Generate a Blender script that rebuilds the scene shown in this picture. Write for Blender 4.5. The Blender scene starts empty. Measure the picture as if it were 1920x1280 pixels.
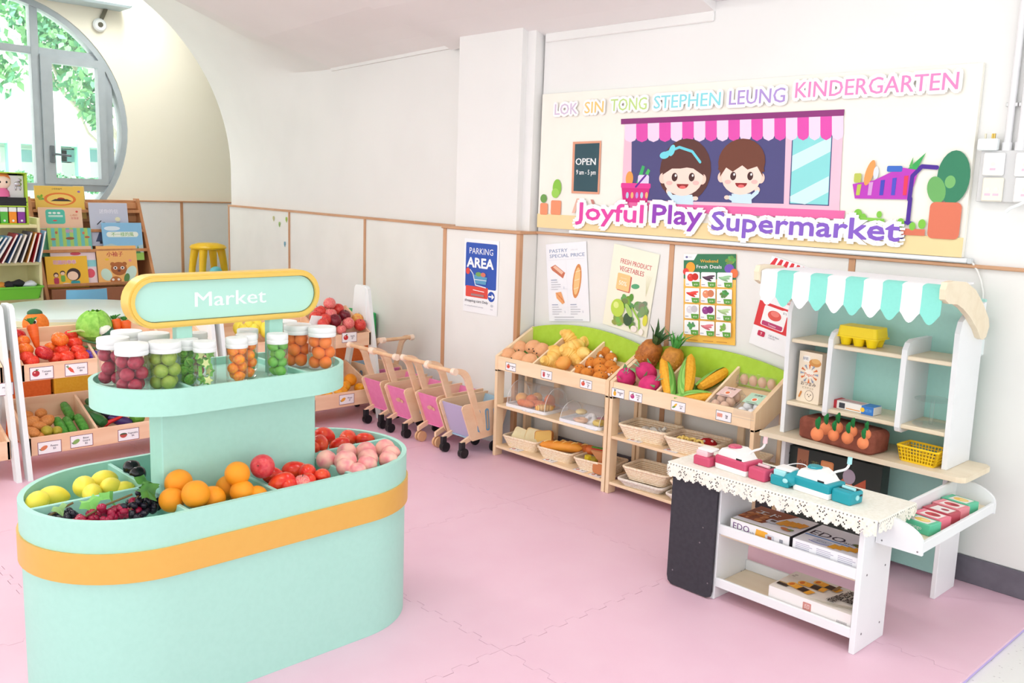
import bpy, bmesh, math, random
from mathutils import Matrix, Vector
random.seed(7)
PI = math.pi
scene = bpy.context.scene
C = scene.collection
H = 1.425            # camera height (m)
FPX = 1727.785       # focal length in pixels of a 1920 px wide frame

# ---------------------------------------------------------------- camera
def cam_basis(yaw, pitch, roll):
    y, p, r = map(math.radians, (yaw, pitch, roll))
    f = Vector((math.sin(y)*math.cos(p), math.cos(y)*math.cos(p), -math.sin(p)))
    rt = Vector((math.cos(y), -math.sin(y), 0)); up = rt.cross(f)
    c, s = math.cos(r), math.sin(r)
    return c*rt + s*up, -s*rt + c*up, f
CR, CU, CF = cam_basis(-46.138, 9.208, 1.971)
CAM = Vector((0, 0, H))
cd = bpy.data.cameras.new('camera'); cam = bpy.data.objects.new('camera', cd); C.objects.link(cam)
cd.sensor_width = 36; cd.lens = 36*FPX/1920; cd.clip_start = .05; cd.clip_end = 200
cam.matrix_world = Matrix(((CR.x, CU.x, -CF.x, 0), (CR.y, CU.y, -CF.y, 0), (CR.z, CU.z, -CF.z, H), (0, 0, 0, 1)))
scene.camera = cam
# ---------------------------------------------------------------- world, lights, exposure
w = bpy.data.worlds.new('world'); scene.world = w; w.use_nodes = True
bg = w.node_tree.nodes['Background']; bg.inputs[0].default_value = (.97, .985, 1, 1); bg.inputs[1].default_value = 1.65
scene.view_settings.view_transform = 'Standard'; scene.view_settings.look = 'None'
scene.view_settings.gamma = 1; scene.view_settings.use_curve_mapping = False
scene.view_settings.exposure = 0.32
def area(name, loc, size, sy, power, rot=(0, 0, 0), color=(1, .98, .95)):
    l = bpy.data.lights.new(name, 'AREA'); l.shape = 'RECTANGLE'; l.size = size; l.size_y = sy; l.energy = power; l.color = color
    o = bpy.data.objects.new(name, l); C.objects.link(o); o.location = loc; o.rotation_euler = rot; return o
# unseen battens added to brighten room and alcove (housings are built with the ceiling)
ADDED_BATTENS = [(-1.9, .2, 2.72), (-3.6, 1.0, 2.56), (-5.4, 1.0, 2.56), (-1.6, 1.9, 2.86), (-7.2, 2.2, 3.1), (-8.7, 3.55, 3.36)]
for i, b in enumerate(ADDED_BATTENS):
    area('added_batten_light', (b[0], b[1], b[2]-.05), 1.25, .22, (9, 9, 10, 9, 8, 19)[i])

sl = bpy.data.lights.new('sun', 'SUN'); sl.energy = 8; sl.angle = .02; sl.color = (1, .97, .92)
sun = bpy.data.objects.new('sun', sl); C.objects.link(sun); sun.rotation_euler = Vector((-.38, .12, -.92)).to_track_quat('-Z', 'Y').to_euler()

# ---------------------------------------------------------------- measuring helpers: a photo point on a known plane
def ray(px, py): return CR*((px-960)/FPX) + CU*(-(py-640)/FPX) + CF
def at_z(px, py, z): d = ray(px, py); return CAM + d*((z-H)/d.z)
def at_y(px, py, y): d = ray(px, py); return CAM + d*(y/d.y)
def at_x(px, py, x): d = ray(px, py); return CAM + d*(x/d.x)

# ---------------------------------------------------------------- materials
def lin(c): return tuple(((v/255+.055)/1.055)**2.4 if v > 10 else v/255/12.92 for v in c)
MATS = {}
def mat(c, rough=.5, c2=None, scale=8., kind='noise', metal=0., bump=0., trans=0., ior=1.45, alpha=1., emit=0., sub=0., coat=0., stretch=None):
    key = (tuple(c), rough, c2 and tuple(c2), scale, kind, metal, bump, trans, alpha, emit, sub, coat, stretch)
    if key in MATS: return MATS[key]
    m = bpy.data.materials.new('material_%d' % len(MATS)); m.use_nodes = True; MATS[key] = m
    nt = m.node_tree; N = nt.nodes; L = nt.links; b = N['Principled BSDF']
    b.inputs['Roughness'].default_value = rough; b.inputs['Metallic'].default_value = metal
    b.inputs['IOR'].default_value = ior; b.inputs['Transmission Weight'].default_value = trans; b.inputs['Alpha'].default_value = alpha
    b.inputs['Coat Weight'].default_value = coat
    c1 = lin(c)
    if c2 is None: c2l = tuple(v*.985 for v in c1)
    else: c2l = lin(c2)
    tc = N.new('ShaderNodeTexCoord'); mp = N.new('ShaderNodeMapping'); L.new(tc.outputs['Object'], mp.inputs[0])
    if stretch: mp.inputs['Scale'].default_value = stretch
    if kind == 'wood':
        t = N.new('ShaderNodeTexNoise'); t.inputs['Scale'].default_value = scale; t.inputs['Detail'].default_value = 3; t.inputs['Distortion'].default_value = .6; out = t.outputs['Fac']
    elif kind == 'speckle':
        t = N.new('ShaderNodeTexVoronoi'); t.inputs['Scale'].default_value = scale; out = t.outputs['Distance']
    elif kind == 'wave':
        t = N.new('ShaderNodeTexWave'); t.inputs['Scale'].default_value = scale; t.inputs['Distortion'].default_value = 2; out = t.outputs['Fac']
    else:
        t = N.new('ShaderNodeTexNoise'); t.inputs['Scale'].default_value = scale; t.inputs['Detail'].default_value = 2; out = t.outputs['Fac']
    L.new(mp.outputs[0], t.inputs['Vector'])
    rp = N.new('ShaderNodeValToRGB'); L.new(out, rp.inputs[0])
    rp.color_ramp.elements[0].color = (*c2l, 1); rp.color_ramp.elements[1].color = (*c1, 1)
    if kind == 'speckle': rp.color_ramp.elements[0].position = .10; rp.color_ramp.elements[1].position = .16
    else: rp.color_ramp.elements[0].position = .35; rp.color_ramp.elements[1].position = .62
    L.new(rp.outputs[0], b.inputs['Base Color'])
    if bump:
        bp = N.new('ShaderNodeBump'); bp.inputs['Strength'].default_value = bump; bp.inputs['Distance'].default_value = .004
        L.new(out, bp.inputs['Height']); L.new(bp.outputs[0], b.inputs['Normal'])
    if emit: b.inputs['Emission Color'].default_value = (*c1, 1); b.inputs['Emission Strength'].default_value = emit
    return m
def flat(c): return mat(c, .55)
def glass(c=(255, 255, 255), alpha=.12, rough=.05):
    # thin clear plastic: mostly see-through with a glossy film
    key = ('glass', c, alpha, rough)
    if key in MATS: return MATS[key]
    m = bpy.data.materials.new('clear_plastic_%d' % len(MATS)); m.use_nodes = True; MATS[key] = m
    nt = m.node_tree; N = nt.nodes; L = nt.links; N.remove(N['Principled BSDF'])
    tr = N.new('ShaderNodeBsdfTransparent'); gl = N.new('ShaderNodeBsdfGlossy'); df = N.new('ShaderNodeBsdfDiffuse')
    gl.inputs['Roughness'].default_value = rough; df.inputs['Color'].default_value = (*lin(c), 1)
    fr = N.new('ShaderNodeFresnel'); fr.inputs['IOR'].default_value = 1.3
    ns = N.new('ShaderNodeTexNoise'); ns.inputs['Scale'].default_value = 3
    m1 = N.new('ShaderNodeMixShader'); m1.inputs[0].default_value = alpha; L.new(tr.outputs[0], m1.inputs[1]); L.new(df.outputs[0], m1.inputs[2])
    mu = N.new('ShaderNodeMath'); mu.operation = 'MULTIPLY'; mu.inputs[1].default_value = .4; L.new(fr.outputs[0], mu.inputs[0])
    m2 = N.new('ShaderNodeMixShader'); L.new(mu.outputs[0], m2.inputs[0]); L.new(m1.outputs[0], m2.inputs[1]); L.new(gl.outputs[0], m2.inputs[2])
    L.new(m2.outputs[0], N['Material Output'].inputs[0])
    return m
WOOD = mat((248, 222, 186), .5, (240, 206, 164), 14, 'wood', stretch=(1, 1, .12))
WOODX = mat((250, 225, 190), .5, (242, 210, 170), 14, 'wood', stretch=(.12, 1, 1))
WOODY = mat((250, 214, 182), .5, (240, 196, 160), 14, 'wood', stretch=(1, .12, 1))
TRIM = mat((206, 160, 124), .5, (196, 146, 108), 20, 'wood', stretch=(.15, .15, .15))
WHITE = mat((240, 246, 246), .45)
WALL = mat((238, 238, 236), .8, (235, 235, 233), 2)
PANEL = mat((238, 238, 234), .5, (233, 233, 229), 3)
MINT = mat((174, 224, 209), .5, (172, 222, 207), 60)
BLACK = mat((34, 34, 38), .5)
CHROME = mat((150, 150, 152), .3, metal=1.)

# ---------------------------------------------------------------- mesh builder
class MB:
    def __init__(s): s.v = []; s.f = []; s.m = []; s.s = []; s.T = Matrix()
    def add(s, vs, fs, mi=0, sm=False):
        n = len(s.v); s.v += [tuple(s.T @ Vector(p)) for p in vs]
        for f in fs: s.f.append([i+n for i in f]); s.m.append(mi); s.s.append(sm)
    def box(s, a, b, bev=0., mi=0):
        x0, x1 = sorted((a[0], b[0])); y0, y1 = sorted((a[1], b[1])); z0, z1 = sorted((a[2], b[2]))
        if not bev:
            s.add([(x0,y0,z0),(x1,y0,z0),(x1,y1,z0),(x0,y1,z0),(x0,y0,z1),(x1,y0,z1),(x1,y1,z1),(x0,y1,z1)],
                  [(0,3,2,1),(4,5,6,7),(0,1,5,4),(1,2,6,5),(2,3,7,6),(3,0,4,7)], mi); return
        e = min(bev, (x1-x0)*.49, (y1-y0)*.49, (z1-z0)*.49); V = []; idx = {}
        c = ((x0, x1), (y0, y1), (z0, z1))
        for k in range(8):
            sg = [(k >> j) & 1 for j in range(3)]
            for ax in range(3):
                p = [c[j][sg[j]] if j == ax else c[j][sg[j]] + (e if sg[j] == 0 else -e) for j in range(3)]
                idx[(k, ax)] = len(V); V.append(p)
        F = []
        for ax in range(3):
            u, w_ = (ax+1) % 3, (ax+2) % 3
            for sd in (0, 1):
                q = [sd << ax, (sd << ax) | (1 << u), (sd << ax) | (1 << u) | (1 << w_), (sd << ax) | (1 << w_)]
                if not sd: q = q[::-1]
                F.append([idx[(k, ax)] for k in q])
            for a_ in (0, 1):
                for b_ in (0, 1):
                    k0 = (a_ << u) | (b_ << w_); k1 = k0 | (1 << ax)
                    F.append([idx[(k0, u)], idx[(k1, u)], idx[(k1, w_)], idx[(k0, w_)]])
        for k in range(8): F.append([idx[(k, 0)], idx[(k, 1)], idx[(k, 2)]])
        s.add(V, F, mi)
    def tube(s, pts, r, seg=8, mi=0, caps=True, sm=True, closed=False):
        P = [Vector(p) for p in pts]; n = len(P); rs = r if isinstance(r, (list, tuple)) else [r]*n
        V = []; up = None
        for i in range(n):
            if closed: d = P[(i+1) % n]-P[i-1]
            else: d = P[min(i+1, n-1)]-P[max(i-1, 0)]
            d.normalize()
            if up is None: up = d.orthogonal().normalized()
            else: up = (up - d*up.dot(d)); up = up.normalized() if up.length > 1e-6 else d.orthogonal().normalized()
            w_ = d.cross(up)
            for k in range(seg):
                a = 2*PI*k/seg; V.append(P[i] + (up*math.cos(a) + w_*math.sin(a))*rs[i])
        F = [(i*seg+k, i*seg+(k+1) % seg, ((i+1) % n)*seg+(k+1) % seg, ((i+1) % n)*seg+k) for i in range(n if closed else n-1) for k in range(seg)]
        s.add(V, F, mi, sm)
        if caps and not closed:
            s.add(V[:seg], [list(range(seg))[::-1]], mi); s.add(V[-seg:], [list(range(seg))], mi)
    def cyl(s, a, b, r, r1=None, seg=16, mi=0, caps=True): s.tube([a, b], [r, r if r1 is None else r1], seg, mi, caps)
    def lathe(s, prof, seg=20, c=(0, 0, 0), mi=0, fn=None, sm=True):
        V = []; n = len(prof)
        for (r, z) in prof:
            for k in range(seg):
                a = 2*PI*k/seg; p = (r*math.cos(a), r*math.sin(a), z)
                if fn: p = fn(p, a)
                V.append((p[0]+c[0], p[1]+c[1], p[2]+c[2]))
        F = [(i*seg+k, i*seg+(k+1) % seg, (i+1)*seg+(k+1) % seg, (i+1)*seg+k) for i in range(n-1) for k in range(seg)]
        s.add(V, F, mi, sm)
        if prof[0][0] > 1e-5: s.add(V[:seg], [list(range(seg))[::-1]], mi)
        if prof[-1][0] > 1e-5: s.add(V[-seg:], [list(range(seg))], mi)
    def ell(s, c, r, seg=16, rings=10, mi=0, fn=None):
        if not isinstance(r, (list, tuple)): r = (r, r, r)
        V = []
        for i in range(rings+1):
            t = -PI/2 + PI*i/rings
            for k in range(seg):
                a = 2*PI*k/seg; p = (math.cos(t)*math.cos(a), math.cos(t)*math.sin(a), math.sin(t))
                if fn: p = fn(p)
                V.append((p[0]*r[0]+c[0], p[1]*r[1]+c[1], p[2]*r[2]+c[2]))
        s.add(V, [(i*seg+k, i*seg+(k+1) % seg, (i+1)*seg+(k+1) % seg, (i+1)*seg+k) for i in range(rings) for k in range(seg)], mi, True)
    def prism(s, poly, ax, d0, d1, mi=0, sm=False):
        # polygon given in the two axes other than ax, extruded along ax
        def P(q, d): return (d, q[0], q[1]) if ax == 'x' else (q[0], d, q[1]) if ax == 'y' else (q[0], q[1], d)
        n = len(poly); V = [P(q, d0) for q in poly] + [P(q, d1) for q in poly]
        s.add(V, [list(range(n))[::-1], list(range(n, 2*n))], mi)
        s.add(V, [(i, (i+1) % n, n+(i+1) % n, n+i) for i in range(n)], mi, sm)
    def ring(s, outer, inner, ax, d0, d1, mi=0, sm=False):
        # a frame between two closed outlines of equal length, extruded along ax
        def P(q, d): return (d, q[0], q[1]) if ax == 'x' else (q[0], d, q[1]) if ax == 'y' else (q[0], q[1], d)
        n = len(outer); V = [P(q, d) for d in (d0, d1) for o in (outer, inner) for q in o]
        F = []
        for i in range(n):
            j = (i+1) % n
            F += [(i, j, n+j, n+i), (2*n+i, 3*n+i, 3*n+j, 2*n+j)]
        s.add(V, F, mi)
        s.add(V, [(i, 2*n+i, 2*n+(i+1) % n, (i+1) % n) for i in range(n)] + [(n+i, n+(i+1) % n, 3*n+(i+1) % n, 3*n+i) for i in range(n)], mi, sm)
    def mesh(s, name, mats, fix=True):
        me = bpy.data.meshes.new(name); me.from_pydata(s.v, [], s.f)
        for m in (mats if isinstance(mats, (list, tuple)) else [mats]): me.materials.append(m)
        for p, mi, sm in zip(me.polygons, s.m, s.s): p.material_index = mi; p.use_smooth = sm
        if fix:
            bm = bmesh.new(); bm.from_mesh(me); bmesh.ops.remove_doubles(bm, verts=bm.verts, dist=1e-6)
            bmesh.ops.recalc_face_normals(bm, faces=bm.faces); bm.to_mesh(me); bm.free()
        if any(s.s): me.set_sharp_from_angle(angle=math.radians(38))
        return me
    def build(s, name, mats, parent=None, loc=None, rot=None, fix=True):
        o = bpy.data.objects.new(name, s.mesh(name, mats, fix)); C.objects.link(o)
        if parent: o.parent = parent
        if loc is not None: o.location = loc
        if rot is not None: o.rotation_euler = rot
        return o
def tag(o, label=None, cat=None, group=None, kind=None):
    for k, v in (('label', label), ('category', cat), ('group', group), ('kind', kind)):
        if v: o[k] = v
    return o
def thing(name, label, cat, loc=(0, 0, 0), rz=0., group=None):
    o = bpy.data.objects.new(name, None); o.empty_display_size = .05; C.objects.link(o); o.location = loc; o.rotation_euler = (0, 0, rz)
    return tag(o, label, cat, group)
def bx(name, a, b, m, parent=None, bev=.002):
    q = MB(); q.box(a, b, bev); return q.build(name, m, parent)
def inst(me, name, loc, rot=(0, 0, 0), sc=1., parent=None):
    o = bpy.data.objects.new(name, me); C.objects.link(o); o.location = loc; o.rotation_euler = rot
    o.scale = (sc, sc, sc) if not isinstance(sc, (list, tuple)) else sc
    if parent: o.parent = parent
    return o
def dup(root, loc=None, rot=None, sc=None, label=None):
    r = root.copy(); C.objects.link(r)
    if loc is not None: r.location = loc
    if rot is not None: r.rotation_euler = rot
    if sc is not None: r.scale = (sc, sc, sc)
    if label: r['label'] = label
    for ch in list(root.children):
        c = ch.copy(); C.objects.link(c); c.parent = r
        for g in list(ch.children):
            d = g.copy(); C.objects.link(d); d.parent = c
    return r
def circ(cx, cy, r, n=32, ry=None): return [(cx+r*math.cos(2*PI*i/n), cy+(r if ry is None else ry)*math.sin(2*PI*i/n)) for i in range(n)]
def rrect(x0, y0, x1, y1, r, n=5):
    P = []
    for (cx, cy, a0) in ((x1-r, y1-r, 0), (x0+r, y1-r, PI/2), (x0+r, y0+r, PI), (x1-r, y0+r, 1.5*PI)):
        P += [(cx+r*math.cos(a0+PI/2*i/n), cy+r*math.sin(a0+PI/2*i/n)) for i in range(n+1)]
    return P
def stadium(cx, cy, L, r, n=20):
    # long axis along y
    P = [(cx+r*math.cos(PI*i/n), cy+L+r*math.sin(PI*i/n)) for i in range(n+1)]
    return P + [(cx-r*math.cos(PI*i/n), cy-L-r*math.sin(PI*i/n)) for i in range(n+1)]
def bez(p0, p1, p2, p3, n=10):
    return [tuple((1-t)**3*a + 3*(1-t)**2*t*b + 3*(1-t)*t*t*c + t**3*d for a, b, c, d in zip(p0, p1, p2, p3)) for t in [i/n for i in range(n+1)]]

# ---------------------------------------------------------------- flat print (posters, labels, packaging): thin layers on a real surface
TXT = {}
def text_shape(body):
    key = body
    if key not in TXT:
        cu = bpy.data.curves.new('lettering', 'FONT'); cu.body = body; cu.resolution_u = 2
        o = bpy.data.objects.new('lettering', cu); C.objects.link(o)
        dg = bpy.context.evaluated_depsgraph_get(); me = o.evaluated_get(dg).to_mesh()
        vs = [(v.co.x, v.co.y) for v in me.vertices]; fs = [tuple(p.vertices) for p in me.polygons]
        o.evaluated_get(dg).to_mesh_clear(); bpy.data.objects.remove(o); bpy.data.curves.remove(cu)
        TXT[key] = (vs, fs)
    return TXT[key]
class Print:
    def __init__(s, O, U, V, step=.0001):
        s.O = Vector(O); s.U = Vector(U).normalized(); s.V = Vector(V).normalized(); s.N = s.U.cross(s.V); s.b = MB(); s.cols = []; s.k = 1; s.step = step
    def _mi(s, c):
        if c not in s.cols: s.cols.append(c)
        return s.cols.index(c)
    def _add(s, P, F, c, same=False):
        s.b.add([s.O + s.U*p[0] + s.V*p[1] + s.N*(s.step*s.k) for p in P], F, s._mi(c))
        if not same: s.k += 1
    def poly(s, P, c, same=False):
        a = sum(P[i][0]*P[(i+1) % len(P)][1]-P[(i+1) % len(P)][0]*P[i][1] for i in range(len(P)))
        s._add(P if a > 0 else P[::-1], [list(range(len(P)))], c, same)
    def rect(s, x0, y0, x1, y1, c, same=False): s.poly([(x0, y0), (x1, y0), (x1, y1), (x0, y1)], c, same)
    def rr(s, x0, y0, x1, y1, r, c, same=False): s.poly(rrect(x0, y0, x1, y1, min(r, abs(x1-x0)/2.01, abs(y1-y0)/2.01), 4), c, same)
    def el(s, cx, cy, rx, ry, c, rot=0., a0=0., a1=2*PI, n=20, same=False):
        P = []
        for i in range(n if a1-a0 >= 2*PI-.01 else n+1):
            a = a0+(a1-a0)*i/n; x, y = rx*math.cos(a), ry*math.sin(a)
            P.append((cx+x*math.cos(rot)-y*math.sin(rot), cy+x*math.sin(rot)+y*math.cos(rot)))
        s.poly(P, c, same)
    def line(s, pts, wd, c, same=False):
        # thick polyline with round ends
        F = []; V = []
        for (a, b) in zip(pts, pts[1:]):
            d = Vector((b[0]-a[0], b[1]-a[1])); n_ = Vector((-d.y, d.x)).normalized()*wd/2; k = len(V)
            V += [(a[0]-n_.x, a[1]-n_.y), (b[0]-n_.x, b[1]-n_.y), (b[0]+n_.x, b[1]+n_.y), (a[0]+n_.x, a[1]+n_.y)]; F.append((k, k+1, k+2, k+3))
        for k in range(0, len(V), 4): s._add(V[k:k+4], [(0, 1, 2, 3)], c)
        for p in pts: s._add(circ(p[0], p[1], wd/2, 8), [tuple(range(8))], c)
    def text(s, x, y, body, h, c, al='l', bold=0., w=None, rot=0., same=False, asp=1.):
        vs, fs = text_shape(body)
        if not vs: return
        x0 = min(v[0] for v in vs); x1 = max(v[0] for v in vs); sx = (w/(x1-x0)) if w else h/.72*asp; sy = h/.72
        off = {'l': -x0, 'c': -(x0+x1)/2, 'r': -x1}[al]; cs, sn = math.cos(rot), math.sin(rot)
        P = []
        for (a, b) in vs:
            a = (a+off)*sx; b = b*sy; P.append((x+a*cs-b*sn, y+a*sn+b*cs))
        d = bold*h*1.1; n_ = 0 if d <= 0 else 2 if d < .0016 else 10
        for k in range(n_): a = 2*PI*k/n_; s._add([(x_+d*math.cos(a), y_+d*math.sin(a)) for x_, y_ in P], fs, c)
        s._add(P, fs, c, same)
    def build(s, name, parent, rough=.5):
        return s.b.build(name, [mat(c, rough) for c in s.cols], parent, fix=False)
ORD = ['first', 'second', 'third', 'fourth', 'fifth', 'sixth', 'seventh', 'eighth', 'ninth', 'tenth', 'eleventh', 'twelfth', 'thirteenth', 'fourteenth', 'fifteenth', 'sixteenth', 'seventeenth', 'eighteenth', 'nineteenth', 'twentieth']
def ordinal(i, n): return 'leftmost' if i == 0 else 'rightmost' if i == n-1 else ORD[i] + ' from left'

# ================================================================ THE SETTING
def struct(o): o['kind'] = 'structure'; return o
VINYL = mat((236, 236, 234), .35, (206, 205, 204), 42, 'speckle')
q = MB(); q.box((-12, -3.5, -.06), (3.5, 5.5, -.02)); struct(q.build('floor', VINYL))
# --- interlocking foam mats: two-tone tiles with jigsaw edges
PINK = mat((238, 199, 216), .42, (236, 195, 213), 5, bump=.05); LILAC = mat((196, 176, 232), .6)
def seam_pts(rev=False):
    P = []; a = .0105; n = 20
    for k in range(n):
        s_ = 0 if k in (0, n-1) else (a if k % 2 else -a)
        P += [(k/n + (.004 if k else 0), s_), ((k+1)/n - (.004 if k < n-1 else 0), s_)]
    return P[::-1] if rev else P
def tile_poly(straight='', hy=1.):
    g = .0008; P = []
    P += [(t, g + (0 if 'b' in straight else s_)) for t, s_ in seam_pts()][:-1]
    P += [(1-g + (0 if 'r' in straight else s_), t*hy) for t, s_ in seam_pts()][:-1] if hy == 1 else [(1-g, 0), (1-g, hy)]
    P += [(t, hy-g + (0 if 't' in straight else s_)) for t, s_ in seam_pts(True)][:-1]
    P += [(g + (0 if 'l' in straight else s_), t*hy) for t, s_ in seam_pts(True)][:-1] if hy == 1 else [(g, hy), (g, 0)]
    return P
def tile_mesh(straight='', hy=1.):
    q = MB(); P = tile_poly(straight, hy); n = len(P)
    V = [(x, y, z) for z in (-.0002, -.009, -.019) for x, y in P]
    q.add(V, [list(range(n))], 0); q.add(V, [(i, i+n, (i+1) % n+n, (i+1) % n) for i in range(n)], 0)
    q.add(V, [(i+n, i+2*n, (i+1) % n+2*n, (i+1) % n+n) for i in range(n)], 1)
    return q.mesh('foam_tile', [PINK, LILAC], fix=True)
mats_floor = struct(thing('floor_mats', None, None, (0, 0, 0)))
t_in, t_r, t_top, t_tr = tile_mesh(), tile_mesh('r'), tile_mesh('t', .745), tile_mesh('tr', .745)
for i in range(6):
    for j in range(5):
        me = (t_tr if i == 5 else t_top) if j == 4 else (t_r if i == 5 else t_in)
        o = inst(me, 'foam_tile', (-6.957+i, -1.12+j, 0), parent=mats_floor)
        if i == 5: o.scale = (1.045, 1, 1)
# --- banner wall on the right
YB = 3.63
q = MB(); q.box((-3.6, YB, -.06), (1.2, YB+.2, 3.2)); struct(q.build('wall_right', WALL))
q = MB(); q.box((-3.6, YB-.012, 0), (1.2, YB-.001, .104), .002); struct(q.build('baseboard_right', mat((112, 108, 118), .5, (104, 100, 110), 20)))
q = MB(); q.box((-3.6, YB-.022, 1.203), (1.2, YB-.001, 1.217), .003); struct(q.build('trim_1', TRIM))
for i, x in enumerate((-2.685, -1.775)):
    q = MB(); q.box((x-.014, YB-.008, .105), (x+.014, YB-.001, 1.203), .002); struct(q.build('trim_%d' % (i+2), TRIM))
for a, b in ((-3.598, -2.70), (-2.67, -1.79), (-1.76, 1.2)):
    q = MB(); q.box((a, YB-.004, .105), (b, YB-.0005, 1.203), .001); o = q.build('wainscot_panel', PANEL); o.parent = bpy.data.objects['wall_right']
# --- pillar between the two wall bays
xa, xb = at_y(831, 500, 3.50).x, -3.603
q = MB(); q.box((xa, 3.50, -.02), (xb, 4.0, 1.2), .003); pil = struct(q.build('wall_pillar', PANEL))
u1, u2 = at_y(858, 250, 3.535).x, at_y(974, 250, 3.535).x
q = MB(); q.box((u1, 3.535, 1.2), (u2, 4.0, 2.6)); q.box((u2-.1, 3.575, 1.2), (at_y(999, 250, 3.575).x, 4.0, 2.6)); q.build('pillar_shaft', WALL, pil)
q = MB(); q.box((xa-.01, 3.485, 1.2), (xb+.01, 4.0, 1.216), .003); struct(q.build('trim_4', TRIM))
q = MB(); q.box((xa, 3.492, -.02), (xa+.027, 3.52, 1.2), .002); struct(q.build('trim_5', TRIM))
q = MB(); q.box((xb-.025, 3.492, -.02), (xb+.003, 3.52, 1.2), .002); struct(q.build('trim_6', TRIM))
# --- left bay of the wall, running slightly away towards the window end
WX0, WY0, WX1, WY1 = -4.42, 3.65, -8.21, 4.12
def wy(x): return WY0 + (x-WX0)*(WY1-WY0)/(WX1-WX0)
XS = -6.06   # where the beam soffit ends and the vault begins
q = MB(); q.prism([(WX0+.2, wy(WX0+.2)+.03), (XS, wy(XS)+.03), (XS, 4.6), (WX0+.2, 4.6)], 'z', -.06, 2.6)
q.prism([(XS, wy(XS)+.03), (WX1, WY1+.03), (WX1, 4.6), (XS, 4.6)], 'z', -.06, 1.511); wl = struct(q.build('wall_back', WALL))
def wall_x(px): # x where the photo column meets the wainscot face
    d = ray(px, 450); k = (WY1-WY0)/(WX1-WX0); t = (WY0-k*WX0)/(d.y-k*d.x); return d.x*t
xs = [WX1, wall_x(543), wall_x(684.5), WX0+.15]
for i in range(3):
    q = MB(); a, b = xs[i]+.004, xs[i+1]-.004
    q.prism([(a, wy(a)), (b, wy(b)), (b, wy(b)+.04), (a, wy(a)+.04)], 'z', -.02, 1.2); q.build('wainscot_panel', PANEL, wl)
    q = MB(); a = xs[i]; k = 0 if i == 0 else .012
    q.prism([(a-k, wy(a)-.006), (a+.026-k, wy(a+.026)-.006), (a+.026-k, wy(a)+.03), (a-k, wy(a)+.03)], 'z', -.02, 1.2); struct(q.build('trim_%d' % (7+i), TRIM))
q = MB(); q.prism([(WX1, WY1-.008), (WX0+.1, wy(WX0+.1)-.008), (WX0+.1, wy(WX0)+.06), (WX1, WY1+.06)], 'z', 1.2, 1.216); struct(q.build('trim_10', TRIM))
q = MB(); q.box((WX1, WY1+.03, -.06), (WX1+.12, 5.6, 4.0)); q.build('wall_return', WALL, wl)
# --- vault over the left bay, beam soffit in the middle, tall wall on the right
prof = [(0, 2.25), (.15, 2.30), (.3, 2.34), (.56, 2.395), (.9, 2.50), (1.4, 2.66), (3, 2.84), (7, 2.9)]
def soffit_z(d):
    for (d0, z0), (d1, z1) in zip(prof, prof[1:]):
        if d <= d1: return z0 + (z1-z0)*(d-d0)/(d1-d0)
    return prof[-1][1]
q = MB(); rows = []; n = 56; R = 1.69; k0 = 9   # the beam's square corner melts into the round vault
for i in range(17):
    f = i/16; x = XS + (WX1-XS)*f; y0 = wy(x)+.03; w_ = min(1, f/.8); w_ = w_*w_*(3-2*w_); row = []
    for k in range(n+1):
        th = PI*k/n; cy, cz = R-R*math.cos(th), 1.511+R*math.sin(th)
        if k <= k0: sy, sz = 0, 1.511+(2.28-1.511)*k/k0
        else: sy = (R-R*math.cos(th))-(R-R*math.cos(PI*k0/n)); sz = soffit_z(sy)+.03
        row.append((x, y0-(sy+(cy-sy)*w_), sz+(cz-sz)*w_))
    rows.append(row)
V = [p for r in rows for p in r]; F = [(i*(n+1)+k, i*(n+1)+k+1, (i+1)*(n+1)+k+1, (i+1)*(n+1)+k) for i in range(16) for k in range(n)]
q.add(V, F, 0, True)
# thickness of the arch at the window end
e = [(WX1, WY1+.03-R + (R+1.6)*math.cos(PI*k/n), 1.511 + (R+1.6)*math.sin(PI*k/n)) for k in range(n+1)]
q.add(rows[-1]+e, [(k, k+1, n+2+k, n+1+k) for k in range(n)], 0)
struct(q.build('ceiling_vault', WALL, fix=False))
q = MB(); V = []
for x in (XS, -4.42, -4.41, -2.53):
    y0 = (wy(x) if x < -4.415 else YB) + .02
    V += [(x, y0-d, z + (.03 if x < -4.415 else 0)) for d, z in prof]
m_ = len(prof); q.add(V, [(i*m_+k, i*m_+k+1, (i+1)*m_+k+1, (i+1)*m_+k) for i in range(3) for k in range(m_-1)], 0, False)
y0 = YB+.02   # the beam's side above its right-hand edge
q.add([(-2.53, y0-d, z) for d, z in prof] + [(-2.53, y0-d, 3.2) for d, z in prof], [(k, k+1, m_+k+1, m_+k) for k in range(m_-1)], 0)
SOFFIT = mat((240, 238, 237), .8, (237, 235, 234), 2)
struct(q.build('ceiling_beam', SOFFIT, fix=False))
q = MB(); q.add([(-2.53, YB, 3.19), (5, YB, 3.19), (5, -5, 3.19), (-2.53, -5, 3.19)], [(0, 1, 2, 3)]); struct(q.build('ceiling', WALL, fix=False))
q = MB(); q.box((-9.7, -5, 3.6), (5, 6.5, 3.7)); struct(q.build('sun_block_slab', WALL))  # unseen slab added to stop the sun leaking into the room
q = MB(); q.box((-9.4, 5.66, -.06), (2, 5.8, 3.6)); struct(q.build('wall_outer', WALL))
q = MB(); q.box((-3.59, YB-.012, 2.215), (-2.53, YB, 2.262), .004); struct(q.build('trim_11', WALL))
q = MB(); q.prism([(XS, wy(XS)+.012), (-4.42, wy(-4.42)+.012), (-4.42, wy(-4.42)+.05), (XS, wy(XS)+.05)], 'z', 2.262, 2.285); struct(q.build('trim_12', WALL))
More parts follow.
